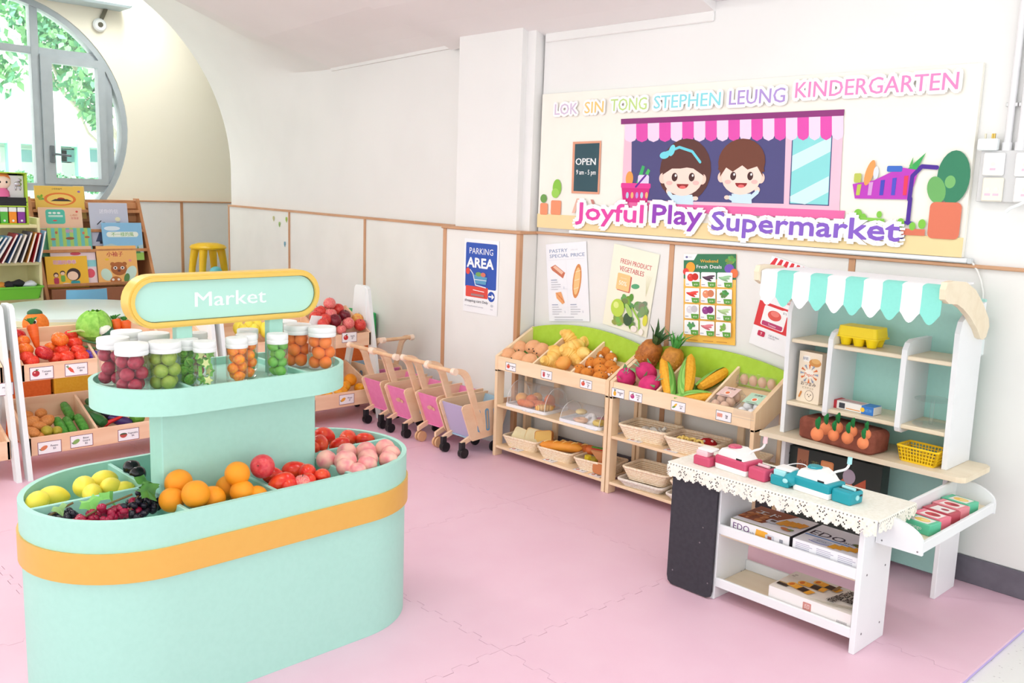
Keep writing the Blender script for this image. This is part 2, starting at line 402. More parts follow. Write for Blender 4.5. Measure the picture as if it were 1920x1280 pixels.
for i, b in enumerate(ADDED_BATTENS):  # housings and glowing tubes of the added, unseen battens
    t = thing('added_ceiling_light', 'added unseen fluorescent batten on the ceiling, ' + ORD[i] + ' along the room', 'ceiling light', b, group='added ceiling battens')
    q = MB(); q.box((-.66, -.14, -.03), (.66, .14, .03), .01); q.build('housing', WHITE, t)
    for yy in (-.07, .07):
        q = MB(); q.cyl((-.6, yy, -.032), (.6, yy, -.032), .012, seg=10); q.build('tube', mat((255, 255, 252), .3, emit=2.), t)
# --- cream window wall with a round window, beyond the arch
XW = -9.44; WCY, WCZ, WR = 2.52, 1.903, 1.16
CREAM = mat((254, 251, 234), .8, (253, 250, 232), 2)
outl = []; inn = circ(WCY, WCZ, WR, 64)
for (y, z) in inn:
    dy, dz = y-WCY, z-WCZ; k = min((6.2-WCY)/dy if dy > 1e-6 else 1e9, (-2.5-WCY)/dy if dy < -1e-6 else 1e9, (4.2-WCZ)/dz if dz > 1e-6 else 1e9, (-.06-WCZ)/dz if dz < -1e-6 else 1e9)
    outl.append((WCY+dy*k, WCZ+dz*k))
q = MB(); q.ring(outl, inn, 'x', XW, XW-.25); ww = struct(q.build('wall_window', CREAM))
q = MB(); q.box((XW, 5.55, -.06), (WX1, 5.65, 4.2)); q.box((XW, -2.5, 3.45), (WX1-.01, 5.6, 3.55)); struct(q.build('wall_alcove', CREAM))
q = MB(); q.box((XW, 0, -.02), (XW+.03, 5.5, 1.2), .002); q.build('wainscot_panel', mat((240, 242, 242), .5), ww)
q = MB(); q.box((XW, 0, 1.2), (XW+.04, 5.5, 1.214), .002); struct(q.build('trim_13', TRIM))
yy = at_x(339, 430, XW).y; q = MB(); q.box((XW+.02, yy-.015, -.02), (XW+.036, yy+.015, 1.2), .002); struct(q.build('trim_14', TRIM))
# --- the round window itself
FR = mat((182, 194, 200), .45, (176, 188, 194), 8)
win = struct(thing('window_1', None, None, (XW-.08, WCY, WCZ)))
def wyz(px, py): p = at_x(px, py, XW-.05); return p.y-WCY, p.z-WCZ
q = MB(); q.ring(circ(0, 0, WR, 64), circ(0, 0, WR-.055, 64), 'x', -.06, .07, sm=True); q.build('window_frame', FR, win)
ya, yb2 = wyz(67, 160)[0], wyz(203, 200)[0]; zt, zb = wyz(120, 101)[1], wyz(150, 352)[1]; wm = .035
def chord(y): return math.sqrt(max((WR-.03)**2-y*y, 0))
for y in (ya, yb2):
    q = MB(); q.box((-.05, y-wm, -chord(y)), (.05, y+wm, min(chord(y), zt if y == yb2 else 9)), .004); q.build('mullion', FR, win)
q = MB(); q.box((-.04, -chord(zt), zt-.032), (.044, chord(zt), zt+.032), .004); q.build('transom', FR, win)
q = MB(); q.box((-.04, -chord(zb), zb-.035), (.044, chord(zb), zb+.035), .004); q.build('transom', FR, win)
q = MB(); q.ring([(ya+wm, zb+.03), (yb2-wm, zb+.03), (yb2-wm, zt-.03), (ya+wm, zt-.03)], [(ya+wm+.1, zb+.09), (yb2-wm-.07, zb+.09), (yb2-wm-.07, zt-.1), (ya+wm+.1, zt-.1)], 'x', -.02, .075)
sash = q.build('sash', FR, win)
hy, hz = wyz(95, 289)
q = MB(); q.box((.07, hy-.02, hz-.08), (.095, hy+.02, hz+.08), .006); q.tube([(.09, hy, hz), (.13, hy, hz), (.135, hy+.03, hz), (.135, hy+.15, hz-.01)], .011); q.build('handle', mat((120, 130, 136), .35, metal=.4), sash)
# panes, each cut to its own opening
def clip(P, f):
    O = []
    for a, b in zip(P, P[1:]+P[:1]):
        fa, fb = f(a), f(b)
        if fa >= 0: O.append(a)
        if fa*fb < 0: t = fa/(fa-fb); O.append((a[0]+(b[0]-a[0])*t, a[1]+(b[1]-a[1])*t))
    return O
GL = glass((235, 250, 248), .06, .02)
base = circ(0, 0, WR-.05, 64)
for (l, r, d, u) in ((-9, ya, zt, 9), (ya, 9, zt, 9), (-9, ya, zb, zt), (ya, yb2, zb, zt), (yb2, 9, zb, zt), (-9, 9, -9, zb)):
    P = clip(clip(clip(clip(base, lambda p: p[0]-l), lambda p: r-p[0]), lambda p: p[1]-d), lambda p: u-p[1])
    if len(P) > 2: q = MB(); q.prism(P, 'x', -.004, .004); q.build('pane', GL, win)
# --- outside: a pale school block with teal posts, shrubs and leafy trees
XO = -17.0
OW = mat((250, 246, 244), .8); TEAL = mat((160, 226, 208), .6); OG = mat((150, 190, 200), .3)
bl = thing('school_building', 'pale school block with teal posts outside the round window', 'building', (XO, 2, 0))
def oyz(px, py): p = at_x(px, py, XO); return p.y-2, p.z
q = MB(); q.box((-.6, -12, -1), (-.3, 14, 7)); q.build('facade', OW, bl)
q = MB(); q.box((-.3, -12, oyz(0, 262)[1]-.05), (.1, 14, oyz(0, 262)[1]+.05)); q.build('beam', TEAL, bl)
q = MB(); q.box((-.3, -12, oyz(0, 262)[1]+.05), (.06, 14, oyz(0, 235)[1])); q.build('parapet', OW, bl)
for px in (-40, 24, 99, 153, 216, 270):
    y = oyz(px, 300)[0]; q = MB(); q.box((-.05, y-.1, -1), (.12, y+.1, oyz(0, 262)[1])); q.build('post', TEAL, bl)
for px in (112, 131, 176, 232, 45):
    y = oyz(px, 300)[0]; q = MB(); q.box((-.31, y-.28, oyz(px, 305)[1]), (-.26, y+.28, oyz(px, 277)[1])); o = q.build('window', OW, bl)
    q = MB(); q.box((-.27, y-.2, oyz(px, 303)[1]), (-.25, y+.2, oyz(px, 280)[1])); q.build('window_pane', OG, o)
q = MB(); q.box((-30, -25, -1.1), (-9.9, 25, -1)); struct(q.build('ground', mat((190, 205, 190), .9)))
LEAF = [mat((100, 170, 130), .6, (80, 150, 110), 5), mat((140, 196, 140), .6, (110, 176, 120), 5)]
def leaf_cloud(c, r, n, ls, seed, squash=1.):
    rd = random.Random(seed); q = MB()
    for i in range(n):
        d = Vector((rd.gauss(0, 1), rd.gauss(0, 1), rd.gauss(0, 1))).normalized()*r*(rd.random()**.45)
        p = Vector(c) + Vector((d.x, d.y, d.z*squash)); a = Vector((rd.uniform(-1, 1), rd.uniform(-1, 1), rd.uniform(-1, 1))).normalized(); b = a.orthogonal().normalized()
        s_ = ls*rd.uniform(.6, 1.3)
        q.add([p-a*s_, p+b*s_*.5, p+a*s_, p-b*s_*.5], [(0, 1, 2, 3)], rd.randint(0, 1))
    return q
def tree(name, label, base, blobs, seed, cat='tree', ls=.11):
    t = thing(name, label, cat, base); B = Vector(base)
    if cat == 'tree':
        q = MB(); top = Vector(blobs[0][0])-B
        q.tube([(0, 0, 0), (top.x*.3, top.y*.2, top.z*.5), top], [.1, .06, .03]); 
        for bl_ in blobs[1:]: e_ = Vector(bl_[0])-B; q.tube([(top.x*.3, top.y*.2, top.z*.5), e_*.8, e_], [.03, .02, .01], 6)
        q.build('trunk', mat((190, 190, 175), .8), t)
    q = MB()
    for k, (c, r, n_) in enumerate(blobs):
        w_ = leaf_cloud(Vector(c)-B, r, n_, ls, seed+k, .8); q.v += w_.v if not q.v else []; 
        if q.v is not w_.v and q.f: 
            o_ = len(q.v); q.v += w_.v; q.f += [[i+o_ for i in f] for f in w_.f]; q.m += w_.m; q.s += w_.s
        else: q.f += w_.f; q.m += w_.m; q.s += w_.s
    o = q.build('foliage', LEAF, t, fix=False); o['kind'] = 'stuff'
    return t
def ob(px, py, x): return tuple(at_x(px, py, x))
tree('tree', 'leafy green tree filling the upper panes of the round window', ob(330, 420, -13.5)[:2]+(-1,), [(ob(100, 60, -13.5), .42, 300), (ob(60, 40, -13.7), .3, 120), (ob(140, 80, -13.3), .34, 200), (ob(158, 165, -13.2), .3, 170), (ob(178, 215, -13.2), .2, 90), (ob(118, 140, -13.8), .28, 90), (ob(214, 170, -13.2), .28, 150), (ob(40, 20, -13.8), .3, 100)], 3, ls=.075)
tree('tree', 'second tree with a sprig of leaves at the far edge pane', ob(-160, 420, -13)[:2]+(-1,), [(ob(-10, 130, -13), .3, 120), (ob(-60, 100, -13), .7, 300)], 30, ls=.075)
for i, (px, py) in enumerate(((0, 318), (36, 320), (72, 322), (108, 322), (144, 328), (180, 330), (216, 325))):
    c = ob(px, py, -15.6); tree('shrub', ordinal(i, 7) + ' flowering shrub below the school windows outside', (c[0], c[1], -1), [((c[0], c[1], c[2]-.15), .17, 200)], 50+i, 'shrub', .045)
# --- small fittings on the window wall
p = at_x(186, 47, XW+.02)
t = thing('wall_bell', 'small round white bell with dark centre above the window', 'bell', p)
q = MB(); q.lathe([(.062, 0), (.062, .02), (.05, .035)], 24); q.T = Matrix(); q.build('case', WHITE, t, rot=(0, PI/2, 0))
q = MB(); q.lathe([(.024, .035), (.022, .045), (0, .046)], 20); q.build('grille', mat((90, 88, 70), .4), t, rot=(0, PI/2, 0))
a, b, c = at_x(190, 36, XW+.03), at_x(200, 12, XW+.03), at_x(208, 0, XW+.02)
o = thing('cable', 'dangling cable with plastic joint above the white bell', 'cable', p)
q = MB(); q.tube([Vector(v)-p for v in (at_x(180, 45, XW+.03), at_x(184, 37, XW+.03), a, b, c, at_x(209, -40, XW+.02))], .006); q.build('wire', mat((170, 165, 150), .5), o)
q = MB(); q.tube([Vector(v)-p for v in (a, at_x(195, 25, XW+.03), b)], .02); q.build('joint', mat((120, 116, 100), .4), o)
a = at_x(110, -5, XW+.15)
q = MB(); q.box((-.15, -.75, -.02), (.15, .62, .06), .02); tag(q.build('ceiling_fan_box', mat((196, 216, 222), .4), None, (a.x, a.y, a.z)), 'pale blue box fitting above the round window', 'fitting')

# ================================================================ MARKET KIOSK
KX, KY, KR, KL, KZ = -2.579, 1.294, .293, .31, .555
GOLD = mat((228, 178, 88), .4, (227, 176, 86), 40, metal=.1); GOLD2 = mat((226, 190, 92), .35, (225, 188, 90), 40, metal=.15)
kiosk = thing('market_kiosk', 'mint oval fruit kiosk with gold band, upper tray and raised sign', 'kiosk', (KX, KY, 0), math.radians(.85))
q = MB(); q.prism(stadium(0, 0, KL, KR-.004, 28), 'z', 0, .44, sm=True); q.build('base', MINT, kiosk)
q = MB(); q.ring(stadium(0, 0, KL, KR, 28), stadium(0, 0, KL, KR-.016, 28), 'z', .43, KZ, sm=True); q.build('tray_wall', MINT, kiosk)
q = MB(); q.prism(stadium(0, 0, KL, KR-.014, 28), 'z', .438, .448); q.build('tray_floor', MINT, kiosk)
q = MB(); q.ring(stadium(0, 0, KL, KR+.006, 28), stadium(0, 0, KL, KR-.002, 28), 'z', .388, .470, sm=True); q.build('gold_band', GOLD, kiosk)
for y in (-.268, 0, .262): q = MB(); q.box((-KR+.01, y-.006, .445), (KR-.01, y+.006, KZ-.006), .002); q.build('tray_divider', MINT, kiosk)
for a, b in ((-KL-KR+.012, -.27), (.27, KL+KR-.012)): q = MB(); q.box((-.006, a, .445), (.006, b, KZ-.006), .002); q.build('tray_divider', MINT, kiosk)
colx0, colx1 = .012, .096
q = MB(); q.box((colx0, -.262, .445), (colx1, .238, .80), .003); q.build('column', MINT, kiosk)
UZ, UR, UL, UX = .862, .197, .195, -.021
q = MB(); q.ring(stadium(UX, -.01, UL, UR, 24), stadium(UX, -.01, UL, UR-.013, 24), 'z', .788, UZ, sm=True); q.build('upper_tray_wall', MINT, kiosk)
q = MB(); q.prism(stadium(UX, -.01, UL, UR-.006, 24), 'z', .79, .838); q.build('upper_tray_floor', MINT, kiosk)
for y in (-.19, .185): q = MB(); q.box((UX-UR+.008, y-.005, .835), (UX+UR-.008, y+.005, .856), .002); q.build('upper_tray_divider', MINT, kiosk)
SX = .004
for px in (342, 515):
    y = at_x(px, 615, KX+SX).y-KY; q = MB(); q.box((SX-.018, y-.024, .80), (SX+.012, y+.024, 1.022), .002); q.build('sign_post', MINT, kiosk)
sg = MB(); so = at_x(238, 567, KX+SX+.02).y-KY; s1 = at_x(600, 552, KX+SX+.02).y-KY; zc = 1.085; hh = .0755
cy_ = (so+s1)/2; hl = (s1-so)/2
def yst(h, l, n=16): # stadium in yz, long axis y
    P = [(cy_+l-h+h*math.sin(PI*i/n), zc-h*math.cos(PI*i/n)) for i in range(n+1)]
    return P + [(cy_-l+h-h*math.sin(PI*i/n), zc+h*math.cos(PI*i/n)) for i in range(n+1)]
A, B_, D = yst(hh, hl), yst(hh-.006, hl-.006), yst(hh-.017, hl-.017)
sg.ring(A, D, 'x', SX-.03, SX+.022, sm=True); sg.ring(B_, D, 'x', SX+.022, SX+.027)
frame = sg.build('sign_frame', GOLD2, kiosk)
q = MB(); q.prism(yst(hh-.0165, hl-.0165), 'x', SX-.022, SX+.017); board = q.build('sign_board', mat((178, 224, 210), .5), kiosk)
q = MB(); q.ring(yst(hh-.0165, hl-.0165), yst(hh-.019, hl-.019), 'x', SX+.0171, SX+.0178); q.build('painted_shadow_ring', mat((110, 120, 90), .6), board)  # dark ring coloured as the shade between board and frame
pr = Print((SX+.0172, 0, 0), (0, 1, 0), (0, 0, 1)); a = at_x(366, 583, KX+SX+.02); b = at_x(500, 573, KX+SX+.02)
pr.text((a.y+b.y)/2-KY, zc-.021, 'Market', .045, (228, 240, 236), 'c', .02, w=(b.y-a.y)); pr.build('lettering', board)

# ================================================================ TOY FRUIT AND VEGETABLES: one mesh per kind
def sphere_mesh(name, m, r=1., fn=None, seg=20, rings=14):
    q = MB(); q.ell((0, 0, 0), (r, r, r), seg, rings, 0, fn); return q.mesh(name, m)
def dimple(p, d=.22, w_=.35):
    x, y, z = p; rr = math.hypot(x, y)
    if z > 0: z -= d*math.exp(-(rr/w_)**2)
    else: z += d*.5*math.exp(-(rr/w_)**2)
    return (x, y, z)
def mat_toy(c, c2=None, rough=.28, scale=6): return mat(c, rough, c2 or c, scale)
M_STEM = mat((70, 60, 40), .6)
def stem_mesh(l=.3, r=.04, m=None):
    q = MB(); q.tube([(0, 0, .72), (.03, 0, .85), (.09, .02, .78+l)], [r, r*.8, r*1.1], 6); return q.mesh('stem', m or M_STEM)
STEM = stem_mesh()
APPLE = {k: sphere_mesh('apple', mat_toy(*v), 1., dimple) for k, v in dict(red=((205, 44, 48), (228, 90, 70)), dark=((128, 28, 44), (96, 20, 36)), pink=((226, 92, 104), (238, 150, 130)), yellow=((238, 200, 90), (226, 90, 70))).items()}
ORANGE = sphere_mesh('orange', mat((250, 158, 24), .4, (246, 150, 16), 90, bump=.35), 1., lambda p: dimple(p, .06, .2))
TANG = sphere_mesh('tangerine', mat((250, 132, 32), .4, (245, 122, 22), 60, bump=.25), 1., lambda p: dimple(p, .1, .3), 14, 10)
def lemonf(p):
    x, y, z = p; k = 1+.16*math.exp(-((1-abs(z))/.12)**1.0); return (x*.86, y*.86, z*1.12*k)
LEMON = sphere_mesh('lemon', mat((254, 234, 84), .35, (253, 230, 76), 30, bump=.2), 1., lemonf)
PLUM = sphere_mesh('plum', mat((26, 24, 30), .12), 1., dimple)
PEACH = sphere_mesh('peach', mat((246, 190, 172), .6, (236, 140, 146), .9), 1., lambda p: (lambda x, y, z, a: (x*(1-.12*math.exp(-(a/.25)**2)), y*(1-.12*math.exp(-(a/.25)**2)), z))(*dimple(p, .18, .3), math.atan2(p[1], p[0])))
MANGO = {k: sphere_mesh('mango', mat(*v), 1., lambda p: (p[0]*1.25+.12*p[2]*p[2], p[1]*.86, p[2]*.86)) for k, v in dict(red=((222, 44, 34), .2, (234, 84, 44), 1.1), yellow=((248, 178, 40), .3, (244, 150, 30), 2.)).items()}
TOMATO = {k: sphere_mesh('tomato', mat_toy(*v), 1., lambda p: (lambda x, y, z: (x*(1+.05*math.cos(5*math.atan2(y, x))), y*(1+.05*math.cos(5*math.atan2(y, x))), z*.84))(*dimple(p, .25, .3))) for k, v in dict(red=((222, 48, 36), (238, 80, 50), .2), orange=((242, 104, 36), (248, 140, 50), .2), deep=((190, 30, 44), (214, 60, 50), .2)).items()}
POTATO = sphere_mesh('potato', mat((224, 150, 80), .5, (206, 128, 66), 5, bump=.2), 1., lambda p: (p[0]*1.3, p[1]*.9+.1*p[0]*p[0], p[2]*.85))
CHERRY = sphere_mesh('cherry', mat((176, 36, 66), .15, (150, 26, 54), 2), 1., lambda p: dimple(p, .2, .3), 14, 10)
GUAVA = sphere_mesh('guava', mat((158, 180, 70), .3, (140, 168, 56), 3), 1., None, 14, 10)
PEARF = lambda p: (p[0]*(1-.33*max(p[2], 0)), p[1]*(1-.33*max(p[2], 0)), p[2]*1.15)
PEAR = sphere_mesh('pear', mat((120, 190, 80), .3, (104, 178, 66), 3), 1., PEARF, 14, 10)
LOQ = sphere_mesh('loquat', mat((250, 164, 40), .3, (244, 120, 40), 2), 1., PEARF, 14, 10)
def star(p):
    a = math.atan2(p[1], p[0]); k = .72+.3*math.cos(5*a); return (p[0]*k, p[1]*k, p[2]*1.05)
STARF = sphere_mesh('star_fruit', mat((110, 186, 70), .3, (150, 200, 90), 3), 1., star, 20, 8)
q = MB(); P5 = [((1.05 if i % 2 == 0 else .55)*math.cos(PI*i/5+.3), (1.05 if i % 2 == 0 else .55)*math.sin(PI*i/5+.3)) for i in range(10)]
q.prism(P5, 'z', -.28, .28, 0); q.prism([(x*.86, y*.86) for x, y in P5], 'z', -.3, .3, 1); STARS = q.mesh('star_slice', [mat((120, 186, 80), .4), mat((226, 228, 160), .4)])

def fruits(name, cat, desc, group, me, spots, r, plane, stem=None, rots=True, label_n=True):
    """spots: (px, py, depth[, mesh][, radius factor]); plane: at_x / at_y / at_z"""
    spots = sorted(spots, key=lambda s_: s_[0]); n = len(spots)
    for i, s_ in enumerate(spots):
        p = plane(s_[0], s_[1], s_[2]); m_ = me; k = 1.
        for e in s_[3:]:
            if isinstance(e, (int, float)): k = e
            else: m_ = e
        rd = random.Random(i*17+len(desc))
        rot = (1.5+rd.uniform(-.25, .25), rd.uniform(-.2, .2), rd.uniform(-.9, .9)+.6) if rots == 'lie' else (rd.uniform(-.5, .5), rd.uniform(-.5, .5), rd.uniform(0, 6)) if rots is True else rots if rots else (0, 0, 0)
        o = inst(m_, name, p, rot, r*k)
        tag(o, (ordinal(i, n) + ' ' + desc) if label_n and n > 1 else desc, cat, group)
        if stem: st = inst(stem, 'stem', (0, 0, 0), parent=o)
KP = lambda px, py, x: at_x(px, py, x)
fruits('orange', 'fruit', 'toy orange in the kiosk bin before the column', 'kiosk oranges', ORANGE, [(335, 905, -2.44), (367, 926, -2.345), (398, 935, -2.36, .96), (428, 914, -2.42, .95), (445, 888, -2.37, .93), (454, 922, -2.345, .9), (482, 930, -2.33, .8), (322, 937, -2.40, .9)], .0385, KP)
fruits('apple', 'fruit', 'large rosy toy apple resting on the oranges and divider', 'kiosk apples', sphere_mesh('apple', mat((208, 52, 66), .3, (220, 84, 84), 3), 1., dimple), [(492, 874, -2.395)], .036, KP, STEM, rots=(1.2, .3, .5))
fruits('mango', 'fruit', 'red toy mango in the kiosk bin beside the rosy apple', 'kiosk red mangoes', MANGO['red'], [(513, 892, -2.42, .9), (528, 905, -2.355, 1.0), (554, 882, -2.43), (576, 886, -2.38, .95), (604, 893, -2.34, .85), (545, 912, -2.335, .85), (578, 900, -2.335, .8)], .034, KP)
fruits('apple', 'fruit', 'pale red toy apple lying stem up among the red mangoes', 'kiosk apples', APPLE['pink'], [(567, 906, -2.325, .9)], .03, KP, STEM, rots=(0, 0, 0))
fruits('peach', 'fruit', 'blushing toy peach in the rounded end bin of the kiosk', 'kiosk peaches', PEACH, [(612, 862, -2.46), (650, 848, -2.49), (648, 864, -2.40, 1.1), (686, 848, -2.47, 1.1), (722, 842, -2.45, 1.05), (690, 860, -2.40), (733, 852, -2.41), (688, 872, -2.36), (648, 875, -2.37, .9), (728, 862, -2.37, .95), (670, 884, -2.335, .9)], .033, KP)
fruits('mango', 'fruit', 'glossy red toy mango in the far bin behind the column', 'kiosk far mangoes', MANGO['red'], [(608, 818, -2.70, 1.05), (652, 822, -2.70), (684, 824, -2.66, .8), (600, 832, -2.62, .9), (637, 834, -2.62, .85), (588, 840, -2.6, .7)], .036, KP)
fruits('lemon', 'fruit', 'yellow toy lemon in the rounded front bin of the kiosk', 'kiosk lemons', LEMON, [(70, 940, -2.66, .95), (100, 930, -2.72), (158, 912, -2.70, 1.05), (195, 900, -2.72), (208, 913, -2.66, .95), (173, 925, -2.64, .9), (232, 917, -2.65, .8)], .035, KP, rots='lie')
fruits('plum', 'fruit', 'shiny black toy plum in the bin beside the column', 'kiosk plums', PLUM, [(247, 877, -2.74), (258, 888, -2.70, .95)], .026, KP)
# grape bunches with leaves
GRAPE = {k: mat(*v) for k, v in dict(red=((176, 30, 70), .2, (150, 20, 56), 20), black=((40, 36, 50), .2, (28, 26, 38), 20), purple=((110, 70, 190), .25, (90, 54, 170), 20)).items()}
LEAFM = mat((74, 130, 50), .5, (50, 100, 40), 30)
def grape_bunch(label, loc, n, ext, m, r, seed, rz=0., leaves=((0, 0, 0),), group='kiosk grapes', lm=LEAFM):
    t = thing('grape_bunch', label, 'grapes', loc, rz, group); rd = random.Random(seed)
    g = sphere_mesh('grape', m, 1., lambda p: (p[0], p[1], p[2]*1.2), 10, 7)
    for i in range(n):
        x, y = rd.uniform(-1, 1), rd.uniform(-1, 1); k = 1-.5*abs(y)
        inst(g, 'grape', (x*ext[0]*k, y*ext[1], r+abs(rd.gauss(0, .5))*ext[2]*(1-.6*abs(x))*(1-.5*abs(y))), (rd.uniform(0, 3), rd.uniform(0, 3), 0), r*rd.uniform(.9, 1.1), t)
    q = MB(); q.tube([(0, -ext[1]*.9, r*2), (0, 0, ext[2]+r), (.01, ext[1]*.8, ext[2]+r*2.5)], .003, 6); q.build('stalk', mat((110, 90, 50), .6), t)
    for k, (x, y, z, s_) in enumerate(leaves):
        q = MB(); P = []; V = [(0, 0, .006)]
        for i in range(15):
            a = 2*PI*i/15; rr = s_*(.75+.25*math.cos(5*a)); V.append((rr*math.cos(a), rr*math.sin(a), -.012*math.cos(2*a)))
        q.add(V, [(0, i+1, (i+1) % 15+1) for i in range(15)], 0, True); q.build('leaf', lm, t, (x, y, z), (.4*math.sin(k+1), .5, k*1.3), fix=False)
    return t
grape_bunch('bunch of red toy grapes nearest the kiosk rim', at_x(200, 963, -2.45)-Vector((0, 0, .02)), 60, (.035, .085, .035), GRAPE['red'], .0105, 1, .1, ((-.03, -.03, .05, .034), (-.03, .02, .05, .03)), lm=mat((120, 190, 90), .5))
grape_bunch('bunch of black toy grapes under a dark green leaf', at_x(262, 952, -2.46)-Vector((0, 0, .02)), 60, (.045, .06, .05), GRAPE['black'], .0105, 2, .6, ((.03, -.01, .075, .038), (.0, .03, .085, .034), (.0, .05, .06, .03)))
grape_bunch('small bunch of dark toy grapes at the kiosk tip', at_x(112, 966, -2.50)-Vector((0, 0, .02)), 22, (.03, .04, .025), GRAPE['black'], .0105, 3, 0., ((0, 0, .04, .022),), lm=mat((150, 190, 120), .5))

# ================================================================ JARS OF TOY FRUIT ON THE UPPER TRAY
JG = glass((250, 252, 252), .035, .04); LIDM = mat((238, 240, 240), .25)
def jar_meshes(r, h):
    q = MB(); q.lathe([(r*.8, .002), (r*.96, .006), (r, .018), (r, h-.03), (r*.97, h-.026)], 28); b = q.mesh('jar_body', JG)
    q = MB(); q.lathe([(r*1.0, h-.03), (r*1.03, h-.027), (r*1.03, h-.02), (r*1.0, h-.018), (r*1.03, h-.015), (r*1.03, h-.004), (r*.99, h)], 28); l = q.mesh('lid', glass((246, 248, 248), .86, .15))
    return b, l
JB, JS = jar_meshes(.0435, .140), jar_meshes(.0315, .136)
def jar(label, x, y, small, me, rf, seed, fname, fdesc, extra=None, fill=.97):
    t = thing('plastic_jar', label, 'jar', (x, y, .8385), 0, 'clear jars on the kiosk tray'); b, l = JS if small else JB
    inst(b, 'jar_body', (0, 0, 0), parent=t); inst(l, 'lid', (0, 0, 0), parent=t)
    R_, h = (.0315, .136) if small else (.0435, .140); rd = random.Random(seed); pts = []; z = rf*1.05+.004; tries = 0
    # layers of fruit against the wall of the jar
    n_l = 3 if not small else 2; k = 0
    if R_-rf < .6*rf: n_l = 2
    while z < (h-.03)*fill:
        for i in range(n_l):
            a = 2*PI*i/n_l + k*(PI/n_l) + rd.uniform(-.1, .1); d = max(R_-rf*1.04, 0)
            pts.append((d*math.cos(a), d*math.sin(a), z+rd.uniform(-.002, .002)))
        z += rf*(1.62 if n_l == 3 else 1.55); k += 1
    for i, p in enumerate(pts):
        m_ = extra if extra and i % 3 == 1 else me
        o = inst(m_, fname, (x+p[0], y+p[1], .8385+p[2]), (rd.uniform(0, 6), rd.uniform(0, 6), rd.uniform(0, 6)), rf); tag(o, fdesc, 'fruit', fdesc)
    return t
jar('front jar of dark red cherries at the near tray end', -2.525, 0.975, False, CHERRY, .0195, 1, 'cherry', 'dark red toy cherry inside the front jar')
jar('jar of dark red cherries just behind the front cherry jar', -2.65, 0.972, False, CHERRY, .0195, 2, 'cherry', 'dark red toy cherry inside the second jar from the tray end')
jar('large jar of green guavas beside the front cherry jar', -2.515, 1.064, False, GUAVA, .0205, 3, 'guava', 'olive green toy guava inside the large green jar')
jar('large jar with white lid in the back row behind the cherries', -2.748, 1.048, False, GUAVA, .0205, 4, 'guava', 'green toy guava inside the back row jar behind the cherries')
jar('large jar with white lid in the back row behind the guavas', -2.668, 1.097, False, GUAVA, .0205, 5, 'guava', 'green toy guava inside the jar behind the guava jar')
jar('small jar of sliced star fruit in the front row', -2.483, 1.166, True, STARS, .0165, 6, 'star_fruit', 'toy star fruit piece inside the front star fruit jar', STARF)
jar('small jar of green star fruit behind the sliced star fruit jar', -2.545, 1.142, True, STARF, .0165, 7, 'star_fruit', 'green toy star fruit inside the second star fruit jar')
jar('small jar of red fruit behind the star fruit', -2.64, 1.215, True, CHERRY, .016, 8, 'cherry', 'red toy cherry inside the small back row jar')
jar('small jar of orange loquats in the front row', -2.496, 1.272, True, LOQ, .0165, 9, 'loquat', 'orange toy loquat inside the front loquat jar')
jar('small jar of orange loquats right behind the front loquat jar', -2.537, 1.325, True, LOQ, .0165, 10, 'loquat', 'orange toy loquat inside the rear loquat jar')
jar('small jar of green pears behind the loquat jars', -2.625, 1.375, True, PEAR, .016, 11, 'pear', 'green toy pear inside the jar behind the loquats')
jar('small jar of green pears standing alone in the front row', -2.5, 1.408, True, PEAR, .0165, 12, 'pear', 'green toy pear inside the lone front pear jar')
jar('large jar of tangerines at the far tray end', -2.531, 1.585, False, TANG, .0205, 13, 'tangerine', 'toy tangerine inside the jar at the far tray end')
jar('large jar of tangerines behind the end tangerine jar', -2.612, 1.545, False, TANG, .0205, 14, 'tangerine', 'toy tangerine inside the middle tangerine jar')
jar('large jar of tangerines furthest back on the tray', -2.702, 1.545, False, TANG, .0205, 15, 'tangerine', 'toy tangerine inside the rearmost tangerine jar')

# ================================================================ PRICE LABELS (flat print on small cards)
def ic_round(p, cx, cy, s_, c, leaf=(90, 90, 60)): p.el(cx, cy, s_, s_*.9, c); p.el(cx-s_*.3, cy+s_*.3, s_*.25, s_*.18, (255, 200, 190)); p.line([(cx, cy+s_*.8), (cx+s_*.2, cy+s_*1.2)], s_*.2, leaf); p.el(cx+s_*.4, cy+s_*1.0, s_*.4, s_*.15, (90, 140, 80), .4)
def ic_carrot(p, cx, cy, s_, c): p.poly([(cx-s_*.9, cy+s_*.5), (cx-s_*.2, cy+s_*.9), (cx+s_*.6, cy+s_*.1), (cx+s_*1.0, cy-s_*1.0), (cx, cy-s_*.6)], c); p.line([(cx-s_*.6, cy+s_*.7), (cx-s_*1.2, cy+s_*1.1)], s_*.25, (110, 140, 80)); p.line([(cx-s_*.7, cy+s_*.7), (cx-s_*.8, cy+s_*1.3)], s_*.25, (110, 140, 80))
def ic_long(p, cx, cy, s_, c): p.el(cx, cy, s_*1.1, s_*.6, c, .5); p.line([(cx-s_*.8, cy-s_*.6), (cx-s_*1.2, cy-s_*.2)], s_*.25, (100, 120, 90))
def ic_bowl(p, cx, cy, s_, c): p.el(cx, cy+s_*.2, s_*1.1, s_*.5, (60, 90, 60)); p.el(cx, cy+.2*s_, s_*1.1, s_*1.0, c, 0, PI, 2*PI)
def ic_hand(p, cx, cy, s_, c):
    p.el(cx, cy-s_*.4, s_*.7, s_*.7, c)
    for k in range(4): p.line([(cx-s_*.5+k*s_*.33, cy), (cx-s_*.6+k*s_*.4, cy+s_*1.0)], s_*.25, c)
